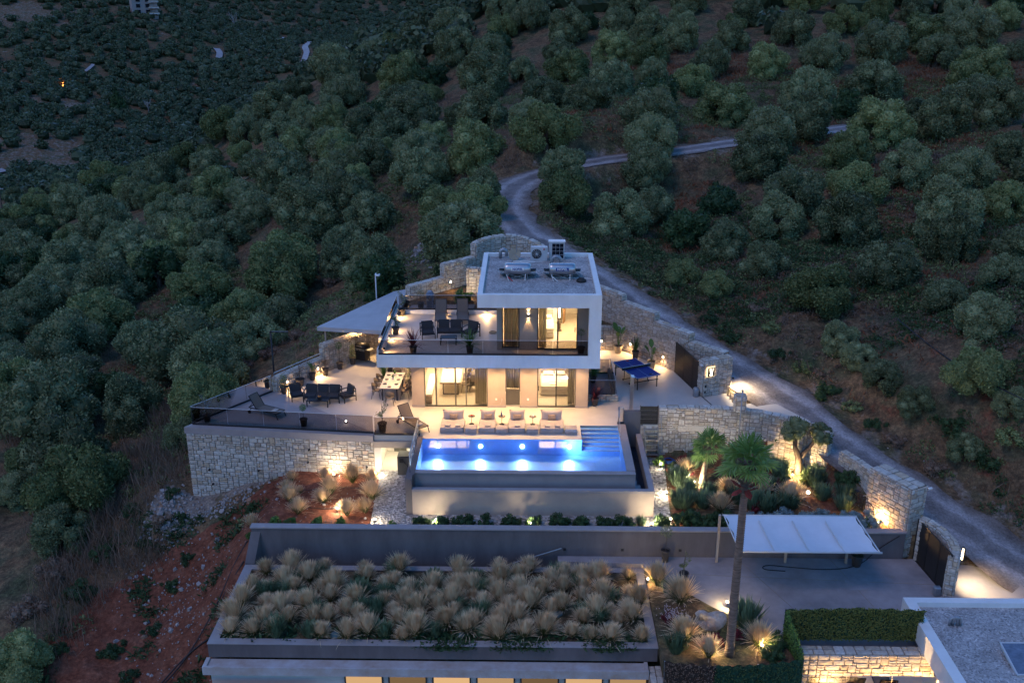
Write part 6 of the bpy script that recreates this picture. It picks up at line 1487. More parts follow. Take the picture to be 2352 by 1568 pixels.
t = thing('gate_wall_lamp', 'slim vertical lamp on the road side of the lower curved wall', 'wall light', (18.25,36.2,-1.3)); b = MB(); b.box(-.03,-.1,-.3,.03,.1,.3); part('housing', b, M['gatemetal'], t); b = MB(); b.box(-.05,-.03,-.24,-.031,.03,.24); part('lens', b, M['lamp'], t); addlight(lampdata('SPOT', 150, (1,.76,.45), .06, 110, .9), (.15,-.3,-.1), (.5,.0,-1), t)
fixture('step_light', bxm, None, 'lit niche light in the parapet of the lower right court', 'wall light', (13.3,30.86,-4.3), lampdata('SPOT', 40, WARM, .05, 150, .8), (0,-.08,0), (0,-.5,-1))
addlight(lampdata('AREA', 60, WARM, (4,.5)), (13,30.3,-2.9), (0,.9,-.6), nh) if 0 else None
for x in (11.6,13.4,15.0): t = thing('court_spot', 'small spot light on the court floor washing the stone wall, %s' % {11.6:'left one',13.4:'middle one',15.0:'right one'}[x], 'spot light', (x,31.25,-4.75)); b = MB(); b.lathe([(.05,0),(.05,.1),(.03,.12)],10); part('housing', b, M['gatemetal'], t); addlight(lampdata('SPOT', 150, (1,.62,.26), .05, 150, .9), (0,-.1,.3), (0,.35,1), t)
t = thing('flood_light', 'dim white flood light under the front glass lighting the high stone wall', 'flood light', (-9.2,45.95,0)); b = MB(); b.box(-.08,-.05,0,.08,.05,.1); part('housing', b, M['gatemetal'], t); b = MB(); b.ball((0,-.02,.13),.035,8,6); part('bulb', b, M['lampw'], t)

# ---------------------------------------------------------------- vegetation
def cards(P, D, size, r, asp=.5, fold=0):
    """leaf cards: rhombi at P, growing along D"""
    n = len(P); D = D / np.linalg.norm(D, axis=1)[:, None]
    rnd = r.normal(size=(n, 3)); S_ = np.cross(D, rnd); S_ /= np.linalg.norm(S_, axis=1)[:, None] + 1e-9
    L = size * r.uniform(.7, 1.4, (n, 1)); 
    V = np.stack([P - D * L * .5, P + S_ * L * asp * .5, P + D * L * .5, P - S_ * L * asp * .5], 1).reshape(-1, 3)
    F = np.arange(4 * n).reshape(-1, 4); return V, F
def ico(sub=1):
    t = (1 + 5 ** .5) / 2; V = [(-1,t,0),(1,t,0),(-1,-t,0),(1,-t,0),(0,-1,t),(0,1,t),(0,-1,-t),(0,1,-t),(t,0,-1),(t,0,1),(-t,0,-1),(-t,0,1)]
    F = [(0,11,5),(0,5,1),(0,1,7),(0,7,10),(0,10,11),(1,5,9),(5,11,4),(11,10,2),(10,7,6),(7,1,8),(3,9,4),(3,4,2),(3,2,6),(3,6,8),(3,8,9),(4,9,5),(2,4,11),(6,2,10),(8,6,7),(9,8,1)]
    V = [Vector(v).normalized() for v in V]
    for _ in range(sub):
        c = {}; G = []
        def mid(a, b):
            k = (min(a,b), max(a,b))
            if k not in c: V.append(((V[a]+V[b])/2).normalized()); c[k] = len(V)-1
            return c[k]
        for a, b, d in F: x, y, z = mid(a,b), mid(b,d), mid(d,a); G += [(a,x,z),(b,y,x),(d,z,y),(x,y,z)]
        F = G
    return np.array([tuple(v) for v in V]), np.array(F)
ICV, ICF = ico(1)
def crown(seed, nleaf=7000, hgt=.85, ncl=16, leaf=.075, name='crown', m='olive', core=.70, asp=.5, spread=1.0, lift=.60):
    r = np.random.default_rng(seed); cl = []
    for i in range(ncl):
        a = i * 2.4 + r.uniform(-.4, .4); q = math.sqrt((i + .5) / ncl); el = r.uniform(.0, 1)
        rad = q * .66 * spread; z = lift + hgt * (1 - q * q) * .5 * r.uniform(.7, 1.25) - .10 * q + r.uniform(-.22, .2)
        cl.append((rad * 1.08 * math.cos(a) + r.uniform(-.1, .1), rad * 1.08 * math.sin(a) + r.uniform(-.1, .1), z, r.uniform(.20, .36)))
        if q > .6 and r.random() < .8: cl.append((rad * 1.0 * math.cos(a+.3), rad * 1.0 * math.sin(a+.3), z - r.uniform(.28, .42), r.uniform(.24, .34)))
    cl = np.array(cl); w = cl[:, 3] ** 2; k = r.choice(len(cl), nleaf, p=w / w.sum())
    d = r.normal(size=(nleaf, 3)); d[:, 2] = d[:, 2] * .8 + .25; d /= np.linalg.norm(d, axis=1)[:, None]
    # small sub-tufts make the surface feathery
    tuft = r.normal(size=(len(cl), 26, 3)); tuft /= np.linalg.norm(tuft, axis=2)[:, :, None]
    tk = tuft[k, r.integers(0, 26, nleaf)]; mixf = r.uniform(.25, .75, (nleaf, 1)); d = d * (1 - mixf) + tk * mixf; d /= np.linalg.norm(d, axis=1)[:, None]
    dot = np.clip((d * tk).sum(1), 0, 1); rr = cl[k, 3] * (.82 + .26 * dot ** 5 * r.uniform(.5, 1.15, nleaf) + r.uniform(-.05, .06, nleaf))
    P = cl[k, :3] + d * rr[:, None]
    # drop leaves buried in other clumps
    keep = np.ones(nleaf, bool)
    for c in cl: keep &= (np.linalg.norm(P - c[:3], axis=1) > c[3] * .78)
    P = P[keep]; d = d[keep]; g = d + r.normal(size=d.shape) * .7 + np.array([0, 0, .25])
    V, F = cards(P, g, leaf, r, asp)
    T = F[:, [0, 1, 2]]; T2 = F[:, [0, 2, 3]]; F3 = np.concatenate([T, T2])
    Vs = [V]; Fs = [F3]; o = len(V)
    for c in cl:
        Vs.append(ICV * c[3] * core * (1 + r.uniform(-.08, .08, (len(ICV), 1))) + c[:3]); Fs.append(ICF + o); o += len(ICV)
    return npmesh(name, np.concatenate(Vs), np.concatenate(Fs), M[m])
def trunk_mesh(seed, r0=.09):
    r = random.Random(seed); b = MB(); b.tube([(0,0,-.15),(.02,.01,.12),(.0,.03,.3),(.03,.0,.5)], [r0*1.5,r0,r0*.85,r0*.6], 8)
    for i in range(5): a = i*1.26+r.uniform(-.3,.3); b.tube([(.01,.02,.26),(math.cos(a)*.2,math.sin(a)*.2,.48),(math.cos(a)*.42,math.sin(a)*.42,.7)], [r0*.6,r0*.4,r0*.15], 5)
    return b.mesh('trunk', M['bark'])
CR = [crown(100 + i, 19000, .85 + .14 * (i % 3), 14 + 2 * i, .066, core=.75, m='olive' if i % 4 else 'olive2') for i in range(7)]
TR = [trunk_mesh(i) for i in range(3)]
CRD = [crown(150 + i, 3600, .9, 12, .11, m='darkleaf', name='crown') for i in range(2)]
CRY = [crown(160, 3000, .9, 12, .11, m='autumn')]
# trees seen in the photograph: crown centre and width on the 2352 px survey
c1_ = lambda L, sx, ox, oy: [(ox + x * sx, oy + y * sx, w * sx) for x, y, w in L]
TREES = c1_([(60,130,230),(500,80,250),(380,250,270),(800,210,290),(1150,140,250),(1370,90,230),(620,410,300),(1000,360,320),(1400,300,330),(1700,210,320),(1610,80,200),(2000,200,330),(2200,120,240),(130,530,300),(350,700,420),(900,590,380),(1360,520,380),(2060,450,370),(2290,350,150),(630,880,450),(870,800,400),(1400,830,420),(1800,770,400),(2180,700,350),(570,1050,420),(1170,1010,330),(1590,1100,400),(1960,1120,370),(2250,990,280),(800,1290,420),(1230,1260,380),(1850,1420,490),(1180,1500,430),(2230,1350,330)], .3418, 1548, 0)
TREES += c1_([(340,100,330),(620,230,330),(60,330,280),(280,400,260),(1010,420,500),(1430,260,420),(1870,100,400),(1830,480,340),(2080,620,400),(2220,300,330),(1120,760,300),(2060,1000,420),(2280,1180,260),(1630,1170,240),(1400,1000,300),(1960,1500,240),(1250,860,250)], .3418, 1548, 516.8)
TREES += c1_([(1970,170,270),(2170,350,280),(1640,180,320),(1380,100,260),(1180,60,220),(1200,180,230),(850,150,300),(880,300,300),(1110,360,280),(760,450,150),(1060,510,380),(1640,450,350),(1330,470,220),(1450,610,300),(1920,540,340),(520,500,300),(100,370,200),(290,370,220),(90,510,300),(600,240,240),(2180,720,400),(1480,880,440),(1050,740,380),(590,760,400),(130,620,300),(700,640,200),(420,900,380),(60,820,250),(1000,980,420),(1600,1100,380),(1600,1320,420),(2180,930,380),(2160,1120,400),(300,1060,340),(640,1160,440),(1050,1270,360),(170,1300,380),(300,1430,400),(1990,1450,440),(90,1000,300),(860,1450,260),(450,300,200),(250,230,180)], .3418, 746.5, 0)
TREES += c1_([(1850,700,330),(2000,590,220),(1900,900,300),(1500,850,280),(2230,400,300),(2250,600,200),(2220,730,240),(1400,1100,280),(1900,1150,420),(1650,880,260),(1450,1270,320),(2250,1150,300),(1250,1000,250),(1100,1180,300),(1300,1480,400),(1700,1400,350),(2050,1400,450),(950,1280,300),(700,1480,400),(2000,970,300),(2200,960,300),(500,1350,300),(250,1400,280),(700,1180,260)], .3418, 0, 0)
TREES += c1_([(840,170,420),(400,250,350),(680,380,420),(230,480,350),(1250,350,370),(600,560,420),(1150,760,560),(50,480,200),(400,740,450),(50,850,250),(300,1100,580),(1270,1100,480),(1150,1320,260),(420,1430,540),(130,150,330),(1380,60,360),(1780,180,420),(1750,560,330)], .3662, 0, 516.8)
TREES += c1_([(530,230,560),(400,530,400),(100,1430,420),(80,260,260),(220,60,350)], .3409, 0, 1033.6)
TREES += [(590,770,120),(640,640,190),(1095,470,120),(800,560,110),(730,480,150),(870,585,110)]
placed = []; scr = []
r = random.Random(21)
def region(px, py, x, y):
    if px < 380 and py > 620: return 'on the slope at the left edge'
    if px < 780 and py > 430: return 'on the steep slope left of the villa'
    if py > 430 and px < 1180: return 'close behind the villa'
    if px < 800: return 'on the ridge above the valley'
    if px < 1230: return 'on the hillside left of the road bend'
    if px < 1560 and py > 380: return 'inside the road bend'
    if py > 600: return 'on the bank right of the road'
    if py > 330: return 'on the right slope below the upper road'
    if px < 1800: return 'at the top of the middle hillside'
    return 'high on the upper right hillside'
cnt = {}
SHAPE = ['rounded','spreading','bushy','many lobed','silvery','dense','wide']
ADJ = ['broad grey green olive tree', 'rounded olive tree with silvery crown', 'spreading olive tree with several leafy lobes', 'dense bushy olive tree', 'tall crowned olive tree', 'low wide olive tree']
def tree(x, y, z, R_, px, py, v=None, kinds=None):
    i = len(placed); v = r.randrange(7) if v is None else v
    pool_, nm, lbk = (CR, 'olive_tree', ADJ[i % 6])
    if kinds == 'dark': pool_ = CRD; nm = 'bushy_tree'
    if kinds == 'yellow': pool_ = CRY; nm = 'bushy_tree'
    reg = region(px, py, x, y); szw = 'large' if R_ > 3.4 else ('small' if R_ < 2.4 else 'mid sized')
    row_ = 'upper' if py % 260 < 130 else 'lower'; lbk = szw + ' ' + SHAPE[v % 7] + ' olive tree'
    if kinds: lbk = szw + (' dark green bushy tree' if kinds == 'dark' else ' yellow green bushy tree')
    t = thing(nm, lbk + ' ' + reg, 'tree', (x, y, z - .1), r.uniform(0, 6.28), 'trees ' + reg)
    s = R_; sz = s * r.uniform(.9, 1.12); t.scale = (s, s * r.uniform(.92, 1.08), sz); t.rotation_euler[0] = r.uniform(-.06, .06); t.rotation_euler[1] = r.uniform(-.06, .06)
    c = bpy.data.objects.new('crown', pool_[v % len(pool_)]); COL.objects.link(c); c.parent = t
    k = bpy.data.objects.new('trunk', TR[v % 3]); COL.objects.link(k); k.parent = t
    placed.append((x, y, R_)); scr.append((px, py, R_ * 2 * FPX / math.hypot(x, y, CZ - z)))
for px, py, w in TREES:
    R_ = 3.0
    for _ in range(4):
        h = hit(px, py, R_ * .62)
        if h is None: break
        R_ = min(5.4, max(1.0, w * math.hypot(h[1], CZ - h[0][2]) / FPX / 2 * (1.0 if px > 1250 else 1.06)))
    if h is None: continue
    p, d = h
    if inpoly(SITE, np.array([p[0]]), np.array([p[1]]))[0]: continue
    kk = 'yellow' if (px > 2290 and 380 < py < 460) else None
    tree(p[0], p[1], p[2], R_, px, py, kinds=kk)
# fill the gaps of the grove, keeping to what the slope carries
def roadd(x, y): 
    a, _ = dpoly(rcen[::4], np.array([x]), np.array([y])); return a[0]
tries = 0
while len(placed) < 298 and tries < 9000:
    tries += 1; px = r.uniform(-60, 2420); py = r.uniform(-6, 1000)
    R_ = r.uniform(1.9, 3.2); h = hit(px, py, R_ * .6)
    if h is None: continue
    p, d = h
    if d > 330 or (d > 150 and px > 760) or (d < 63 and px > 500): continue
    if px > 1250 and r.random() < .5: continue
    if any(math.hypot(p[0]-a, p[1]-b_) < (R_ + c) * (.78 if px < 1000 else 1.0) for a, b_, c in placed): continue
    if inpoly(SITE, np.array([p[0]]), np.array([p[1]]))[0] or (px > 900 and roadd(p[0], p[1]) < R_ + 2.2): continue
    if 940 < px < 1060 and 500 < py < 620: continue
    tree(p[0], p[1], p[2], R_, px, py, kinds='dark' if r.random() < .12 else None)
print('trees', len(placed), 'tries', tries)
FARR = [[(503,138),(506,126),(498,116)],[(690,152),(702,138),(706,124),(698,112),(712,100)],[(640,98),(655,90)],[(196,168),(210,160),(214,152)],[(-20,402),(12,396)]]
FARR = [np.array([hit(x_, y_)[0] for x_, y_ in q]) for q in FARR]
# the far valley grove: one mass, several leafy clumps a tree
def farmass():
    rr = np.random.default_rng(9); T = []
    N = 26000; az = rr.uniform(R(-30), R(30), N); dd = np.exp(rr.uniform(math.log(135), math.log(1000), N))
    x = dd * np.sin(az); y = dd * np.cos(az); z = gz(x, y); px = 1176 + FPX * np.tan(az - (-YAW))
    ok = ((az < R(4)) | (dd > 138)); 
    for bx, by, bd, br in [(50,290,375,18),(30,330,340,13),(100,300,368,14),(60,30,575,18),(130,205,430,10)]:
        p = atd(bx, by, bd); ok &= ~((np.hypot(x - p[0], y - p[1]) < br) & (rr.random(N) < .8))
    for q in FARR:
        e_, _ = dpoly(q, x, y); ok &= e_ > 4.5
    cell = {}
    for i in np.nonzero(ok)[0]:
        R_ = 2.6 + 1.2 * rr.random(); k = (int(x[i] // 4.6), int(y[i] // 4.6))
        if k in cell: continue
        if any(abs(x[i]-a) < 6 and abs(y[i]-b_) < 6 for a, b_, c in placed if abs(b_ - y[i]) < 6): continue
        cell[k] = 1; T.append((x[i], y[i], z[i], R_))
    T = np.array(T); print('far trees', len(T))
    nper = 130; n = len(T)
    cc_ = rr.normal(size=(n, 6, 3)); cc_[:, :, 2] = np.abs(cc_[:, :, 2]) * .5; cc_ /= np.linalg.norm(cc_, axis=2)[:, :, None]; cc_ *= .5
    k = rr.integers(0, 6, (n, nper)); ctr = np.take_along_axis(cc_, k[:, :, None].repeat(3, 2), 1)
    d = rr.normal(size=(n, nper, 3)); d[:, :, 2] = np.abs(d[:, :, 2]) * 1.0; d /= np.linalg.norm(d, axis=2)[:, :, None]
    P = (ctr + d * .52) * T[:, None, 3:4] * np.array([1, 1, .8]) + T[:, None, :3] + np.array([0, 0, 1.0])
    g = rr.normal(size=(n * nper, 3)); P = P.reshape(-1, 3)
    V, F = cards(P, g, .85, rr, .75)
    sc_ = np.repeat(T[:, 3], nper) / 3.2
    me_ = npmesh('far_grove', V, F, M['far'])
    # solid hearts of the crowns
    return me_, T
me_, FT = farmass()
one('far_olive_grove', me_, None, 'mass of small olive trees covering the far valley and slopes', 'trees', kind='stuff')
b = []; Fo = []; o = 0
Vc = np.concatenate([ICV[:12] * 0 + ICV[:12] for _ in range(1)]); Fc = np.array([(0,11,5),(0,5,1),(0,1,7),(0,7,10),(0,10,11),(1,5,9),(5,11,4),(11,10,2),(10,7,6),(7,1,8),(3,9,4),(3,4,2),(3,2,6),(3,6,8),(3,8,9),(4,9,5),(2,4,11),(6,2,10),(8,6,7),(9,8,1)])
VV = (Vc[None] * FT[:, None, 3:4] * np.array([.78, .78, .62]) + FT[:, None, :3] + np.array([0, 0, 1.0])).reshape(-1, 3)
FF = (Fc[None] + np.arange(len(FT))[:, None, None] * 12).reshape(-1, 3)
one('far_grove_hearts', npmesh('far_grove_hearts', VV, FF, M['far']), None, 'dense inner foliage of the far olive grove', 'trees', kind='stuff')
# undergrowth on the near slopes
def scatter(n, az0, az1, d0, d1, seed, cond=None):
    rr = np.random.default_rng(seed); az = rr.uniform(az0, az1, n); dd = d0 + (d1 - d0) * np.sqrt(rr.random(n)); x = dd * np.sin(az); y = dd * np.cos(az)
    ok = ~inpoly(SITE, x, y) & ~inpoly([(17,38.5),(18.5,38.6),(21,37),(23,33),(20,28),(17,30)], x, y) & ~(inpoly([(-12.2,45),(-16.5,43),(-19.5,40),(-20.5,35),(-19,28),(-12,28)], x, y) & (rr.random(n) < .93)) & ~inpoly([(-18.6,46.5),(-18.8,42.5),(-15.5,41.8),(-12,42),(-12,45.4),(-17,46)], x, y); q, _ = dpoly(rcen[::3], x, y); ok &= q > 2.1 + rr.random(n) * .8
    x, y = x[ok], y[ok]; 
    if cond is not None: k = cond(x, y, rr); x, y = x[k], y[k]
    return x, y, gz(x, y), rr
def tuftmass(name, x, y, z, rr, nb, h, sp, m, label, lean=.5, wid=.10, up=1.0):
    n = len(x); hh = h * rr.uniform(.4, 1.2, (n, 1)); base = np.stack([x, y, z], -1)[:, None, :] + rr.normal(size=(n, nb, 3)) * sp * np.array([1, 1, 0])
    d = rr.normal(size=(n, nb, 3)) * lean; d[:, :, 2] = up; d /= np.linalg.norm(d, axis=2)[:, :, None]
    L = (hh[:, :, None] * rr.uniform(.5, 1.1, (n, nb, 1)))
    P = (base + d * L * .45).reshape(-1, 3); V, F = cards(P, d.reshape(-1, 3), 1.0, rr, wid)
    # rescale each card to its own length
    c = P[:, None, :]; V = ((V.reshape(-1, 4, 3) - c) * L.reshape(-1, 1, 1) + c).reshape(-1, 3)
    return one(name, npmesh(name, V, F, M[m]), None, label, 'undergrowth', kind='stuff')
dens = lambda s, th: (lambda x, y, rr: vnoise(x / s, y / s, 31) + rr.random(len(x)) * .5 - .25 > th)
x, y, z, rr = scatter(19000, R(-30), R(30), 36, 135, 41, dens(4, -.12)); tuftmass('dry_grass', x, y, z, rr, 15, .62, .35, 'dry', 'dry brown grass covering the slopes between the olive trees', .5, .055)
x, y, z, rr = scatter(9000, R(2), R(30), 45, 135, 42, lambda x, y, rr: vnoise(x / 5, y / 5, 33) > .02); tuftmass('bracken', x, y, z, rr, 16, .42, .4, 'rust', 'rusty red bracken and dead grass on the right hillside', .9, .22)
x, y, z, rr = scatter(12000, R(-30), R(30), 34, 125, 43, lambda x, y, rr: vnoise(x / 6, y / 6, 35) > -.06); 
def scrubmass(name, x, y, z, rr, nc, rad, leaf, m, label):
    n = len(x); d = rr.normal(size=(n, nc, 3)); d[:, :, 2] = np.abs(d[:, :, 2]); d /= np.linalg.norm(d, axis=2)[:, :, None]; R_ = rad * rr.uniform(.4, 1.3, (n, 1, 1))
    P = (np.stack([x, y, z], -1)[:, None, :] + d * R_ * rr.uniform(.6, 1.05, (n, nc, 1)) * np.array([1, 1, .75])).reshape(-1, 3)
    V, F = cards(P, d.reshape(-1, 3) + rr.normal(size=P.shape) * .6, leaf, rr, .55); return one(name, npmesh(name, V, F, M[m]), None, label, 'undergrowth', kind='stuff')
scrubmass('low_scrub', x, y, z, rr, 60, .62, .15, 'olive2', 'grey green low scrub between the olive trees')
x, y, z, rr = scatter(4200, R(2), R(30), 38, 80, 47, lambda x, y, rr: vnoise(x / 4, y / 4, 39) > -.1); scrubmass('bank_scrub', x, y, z, rr, 70, .55, .13, 'darkleaf', 'dark mixed scrub along the bank right of the road')
x, y, z, rr = scatter(4200, R(2), R(30), 38, 90, 48, lambda x, y, rr: vnoise(x / 4, y / 4, 40) > 0); scrubmass('dry_scrub', x, y, z, rr, 50, .45, .13, 'dry', 'dry brown scrub along the bank right of the road')
x, y, z, rr = scatter(1500, R(-30), R(-21), 34, 75, 44, lambda x, y, rr: vnoise(x / 3, y / 3, 37) > -.02); tuftmass('tall_weeds', x, y, z, rr, 34, 1.1, .4, 'dry', 'tall pale dry weeds on the slope left of the villa', .35, .03)
# shrubs along the road verge and the left slope, each its own thing
SH = [crown(200 + i, 1500, .7, 7, .12, m=['darkleaf', 'olive2', 'darkleaf', 'dry'][i], name='bush', core=.6, lift=.3) for i in range(4)]
k = 0
for px, py, w, v in [(1790,800,70,0),(1850,830,60,1),(1905,880,75,0),(1960,920,60,1),(2010,960,70,0),(2100,900,80,0),(2200,960,80,2),(2060,1000,60,3),(1680,770,60,0),(1740,700,55,3),(1630,720,60,2),(2250,1020,90,0),(2330,990,80,1),(2150,1060,60,3),
        (1770,740,60,1),(560,830,60,3),(620,800,60,3),(690,760,50,3),(500,900,70,0),(430,960,80,2),(380,1010,60,3),(330,1080,60,2),(300,1160,70,0),(240,1250,80,2),(330,1240,50,0),(180,1340,90,2),(120,1290,90,3),(60,1380,90,3),(1010,610,40,0),(1050,575,45,0),(960,620,40,2),(395,1120,45,0),(370,1180,50,3),(345,1060,45,0),(350,1430,60,0),(390,1330,50,0),(430,1270,45,0),(260,1480,70,0),(300,1540,60,2),(420,1180,35,2),(130,1480,60,0),(560,760,70,3),(760,640,60,3),(700,640,70,3)]:
    R_ = w * .02
    h = hit(px, py, R_ * .4)
    if h is None: continue
    p, d = h; R_ = w * math.hypot(d, CZ - p[2]) / FPX / 2
    if inpoly(SITE, np.array([p[0]]), np.array([p[1]]))[0]: continue
    side = 'on the verge right of the road' if px > 1500 else ('on the red earth slope' if py > 1100 else 'on the slope outside the left terrace wall')
    o = one('wild_bush', SH[v], None, ('dark green', 'pale green', 'deep green', 'dry brown')[v] + ' wild bush ' + side, 'bush', (p[0], p[1], p[2] - .05), r.uniform(0, 6), 'wild bushes ' + side); o.scale = (R_, R_, R_ * r.uniform(.7, .95))
# feather grass
def stipa(seed, nb=760, lean=(-.16, .0), h=1.0, m=(0, 1)):
    rr = np.random.default_rng(seed); a = rr.uniform(0, 6.283, nb); e = np.abs(rr.normal(0, .36, nb)); e = np.clip(e, 0, 1.15); L = h * rr.uniform(.65, 1.05, nb)
    d0 = np.stack([np.sin(e) * np.cos(a), np.sin(e) * np.sin(a), np.cos(e)], -1); P = np.stack([np.cos(a), np.sin(a), a * 0], -1) * rr.uniform(0, .07, (nb, 1)); pts = [P]; d = d0.copy()
    for k in range(4):
        P = P + d * (L / 4)[:, None]; pts.append(P); d = d + np.stack([np.full(nb, lean[0]), np.full(nb, lean[1]), -.05 - .22 * e], -1) * (.4 + .4 * k); d /= np.linalg.norm(d, axis=1)[:, None]
    s = np.stack([-np.sin(a), np.cos(a), a * 0], -1); wd = [.005, .006, .009, .011, .003]
    V = np.stack([np.stack([p - s * w, p + s * w], 1) for p, w in zip(pts, wd)], 1)   # nb,5,2,3
    F = []; base = np.arange(nb) * 10
    for k in range(4): F.append(np.stack([base + 2*k, base + 2*k+1, base + 2*k+3, base + 2*k+2], -1))
    mi = np.concatenate([np.full(nb, 1 if k < 2 else 0) for k in range(4)]); F = np.concatenate(F)
    return npmesh('feather_grass', V.reshape(-1, 3), F, [M['stipa'], M['stipag']], mi)
SG = [stipa(300 + i, 760, (-.11 + .03 * i, .04 * (i - 2))) for i in range(5)]
def cushion(seed, m, nl=500, leaf=.07, h=.7):
    rr = np.random.default_rng(seed); d = rr.normal(size=(nl, 3)); d[:, 2] = np.abs(d[:, 2]); d /= np.linalg.norm(d, axis=1)[:, None]; P = d * rr.uniform(.8, 1.02, (nl, 1)) * np.array([1, 1, h])
    V, F = cards(P, d + rr.normal(size=d.shape) * .5, leaf, rr, .5); F3 = np.concatenate([F[:, [0,1,2]], F[:, [0,2,3]]])
    V = np.concatenate([V, ICV * .86 * np.array([1, 1, h])]); F3 = np.concatenate([F3, ICF + 4 * nl]); return npmesh('cushion_plant', V, F3, M[m])
CU = cushion(1, 'greyleaf'); LV = None
def spiky(seed, m, nb=260, h=.6, e0=.75, w=.012, name='spiky_shrub'):
    rr = np.random.default_rng(seed); a = rr.uniform(0, 6.283, nb); e = rr.uniform(0, e0, nb); P = np.stack([np.cos(a), np.sin(a), a*0], -1) * rr.uniform(0, .16, (nb, 1))
    d = np.stack([np.sin(e)*np.cos(a), np.sin(e)*np.sin(a), np.cos(e)], -1); L = h * rr.uniform(.55, 1.05, (nb, 1)); s = np.stack([-np.sin(a), np.cos(a), a*0], -1) * w
    V = np.stack([P - s, P + s, P + d*L*.6 + s*1.6, P + d*L, P + d*L*.6 - s*1.6], 1).reshape(-1, 3); b_ = np.arange(nb) * 5
    F = np.concatenate([np.stack([b_, b_+1, b_+2, b_+4], -1), np.stack([b_+4, b_+2, b_+3, b_+3], -1)])
    me_ = bpy.data.meshes.new(name); me_.from_pydata([tuple(v) for v in V], [], [tuple(f) if f[2] != f[3] else tuple(f[:3]) for f in F.tolist()]); me_.materials.append(M[m]); me_.update(); return me_
LVM = [spiky(i, 'lavender', 330, .62) for i in range(2)]
def plant(name, me_, lb, cat, loc, s, group, rot=None):
    o = one(name, me_, None, lb, cat, loc, r.uniform(-.5, .5) if rot is None else rot, group, 'thing'); o.scale = (s, s, s * r.uniform(.88, 1.12)); return o
zp = -3.05; pts = []; r = random.Random(77)
rows = [(36.95, 12), (36.15, 15), (35.5, 18), (34.85, 18), (34.2, 19), (33.5, 18), (32.62, 18)]
edge_lab = {36.75: 'at the back edge of the planted roof', 32.85: 'along the front edge of the planted roof'}
ORD = 'first second third fourth fifth sixth seventh eighth ninth tenth eleventh twelfth thirteenth fourteenth fifteenth sixteenth'.split(); ORD += ['seventeenth','eighteenth','nineteenth','twentieth']; RW_ = {36.95:'back',36.15:'sixth',35.5:'fifth',34.85:'fourth',34.2:'third',33.5:'second',32.62:'front'}
for yy, n in rows:
    cn_ = 0
    for i in range(n):
        x = -11.95 + (16.6 / (n - .4)) * (i + .35) + r.uniform(-.3, .3); y = yy + r.uniform(-.28, .28)
        part_ = 'left third' if x < -6.2 else ('middle' if x < -1 else 'right third')
        if r.random() < .13: continue
        cn_ = cn_ + 1; plant('feather_tuft', SG[r.randrange(5)], 'blond feather grass tuft %s from the left in the %s row of the planted roof' % (ORD[cn_ - 1], RW_[yy]), 'grass tuft', (x, y, zp), r.uniform(.62, 1.05), 'feather grass tufts on the planted roof', r.uniform(-2.2, .8)); pts.append((x, y))
for i in range(64):
    x = r.uniform(-11.2, 4.4); y = r.uniform(32.6, 36.9); plant('lavender_plant', LVM[i % 2], 'green grey lavender clump among the feather grass of the planted roof', 'lavender', (x, y, zp), r.uniform(.8, 1.25), 'lavender clumps on the planted roof')
for i in range(22):
    x = r.uniform(-10.5, 4.2); y = r.uniform(32.6, 35.5); plant('cushion_plant', CU, 'blue grey cushion plant between the feather grass tufts', 'cushion plant', (x, y, zp), r.uniform(.18, .3), 'blue grey cushion plants on the planted roof')
# trailing green ground cover at the rim
rr = np.random.default_rng(5); x = np.concatenate([rr.uniform(-11.8, 4.6, 260), rr.normal(-3, .5, 160), rr.normal(-.2, .5, 160), rr.normal(3.2, .4, 120)]); y = np.where(np.arange(len(x)) < 260, rr.uniform(32.35, 33.0, len(x)), rr.uniform(31.95, 32.6, len(x)))
tuftmass('ground_cover', x, y, np.full(len(x), -3.04) , rr, 12, .26, .12, 'darkleaf', 'low dark ground cover spilling over the planted roof rim', 1.2, .3, .6)
# small tufts in the red bed
for x, y, s in [(-12.72,40.24,.75),(-11.48,42.19,.8),(-11.12,41.26,.85),(-10.51,40.09,.85),(-9.39,42.22,.95),(-9.55,41.19,.85),(-7.3,41.63,1.05),(-8.58,43.5,1.0),(-8.22,39.93,.85),(-7.45,40.33,.8),(-11.62,43.7,.6),(-9.95,43.6,.7),(-7.6,43.4,.8),(-10.9,42.3,.4)]:
    plant('feather_tuft', SG[r.randrange(5)], 'small blond feather grass in the red soil bed left of the pool', 'grass tuft', (x, y, float(gz(x, y)[0])), s, 'feather grass tufts in the red soil bed')
def bush(name, x, y, z, s, m, lb, grp=None, cat='shrub', seed=0, leaf=.13, n=1500):
    global _bc
    key = (m, seed % 3)
    if key not in _bc: _bc[key] = crown(400 + seed % 3 + hash(m) % 50 * 0 + len(_bc), n, .9, 9, leaf, m=m, name='bush', core=.62, lift=.45)
    o = one(name, _bc[key], None, lb, cat, (x, y, z), seed * 1.3, grp); o.scale = (s, s, s * 1.05); return o
_bc = {}
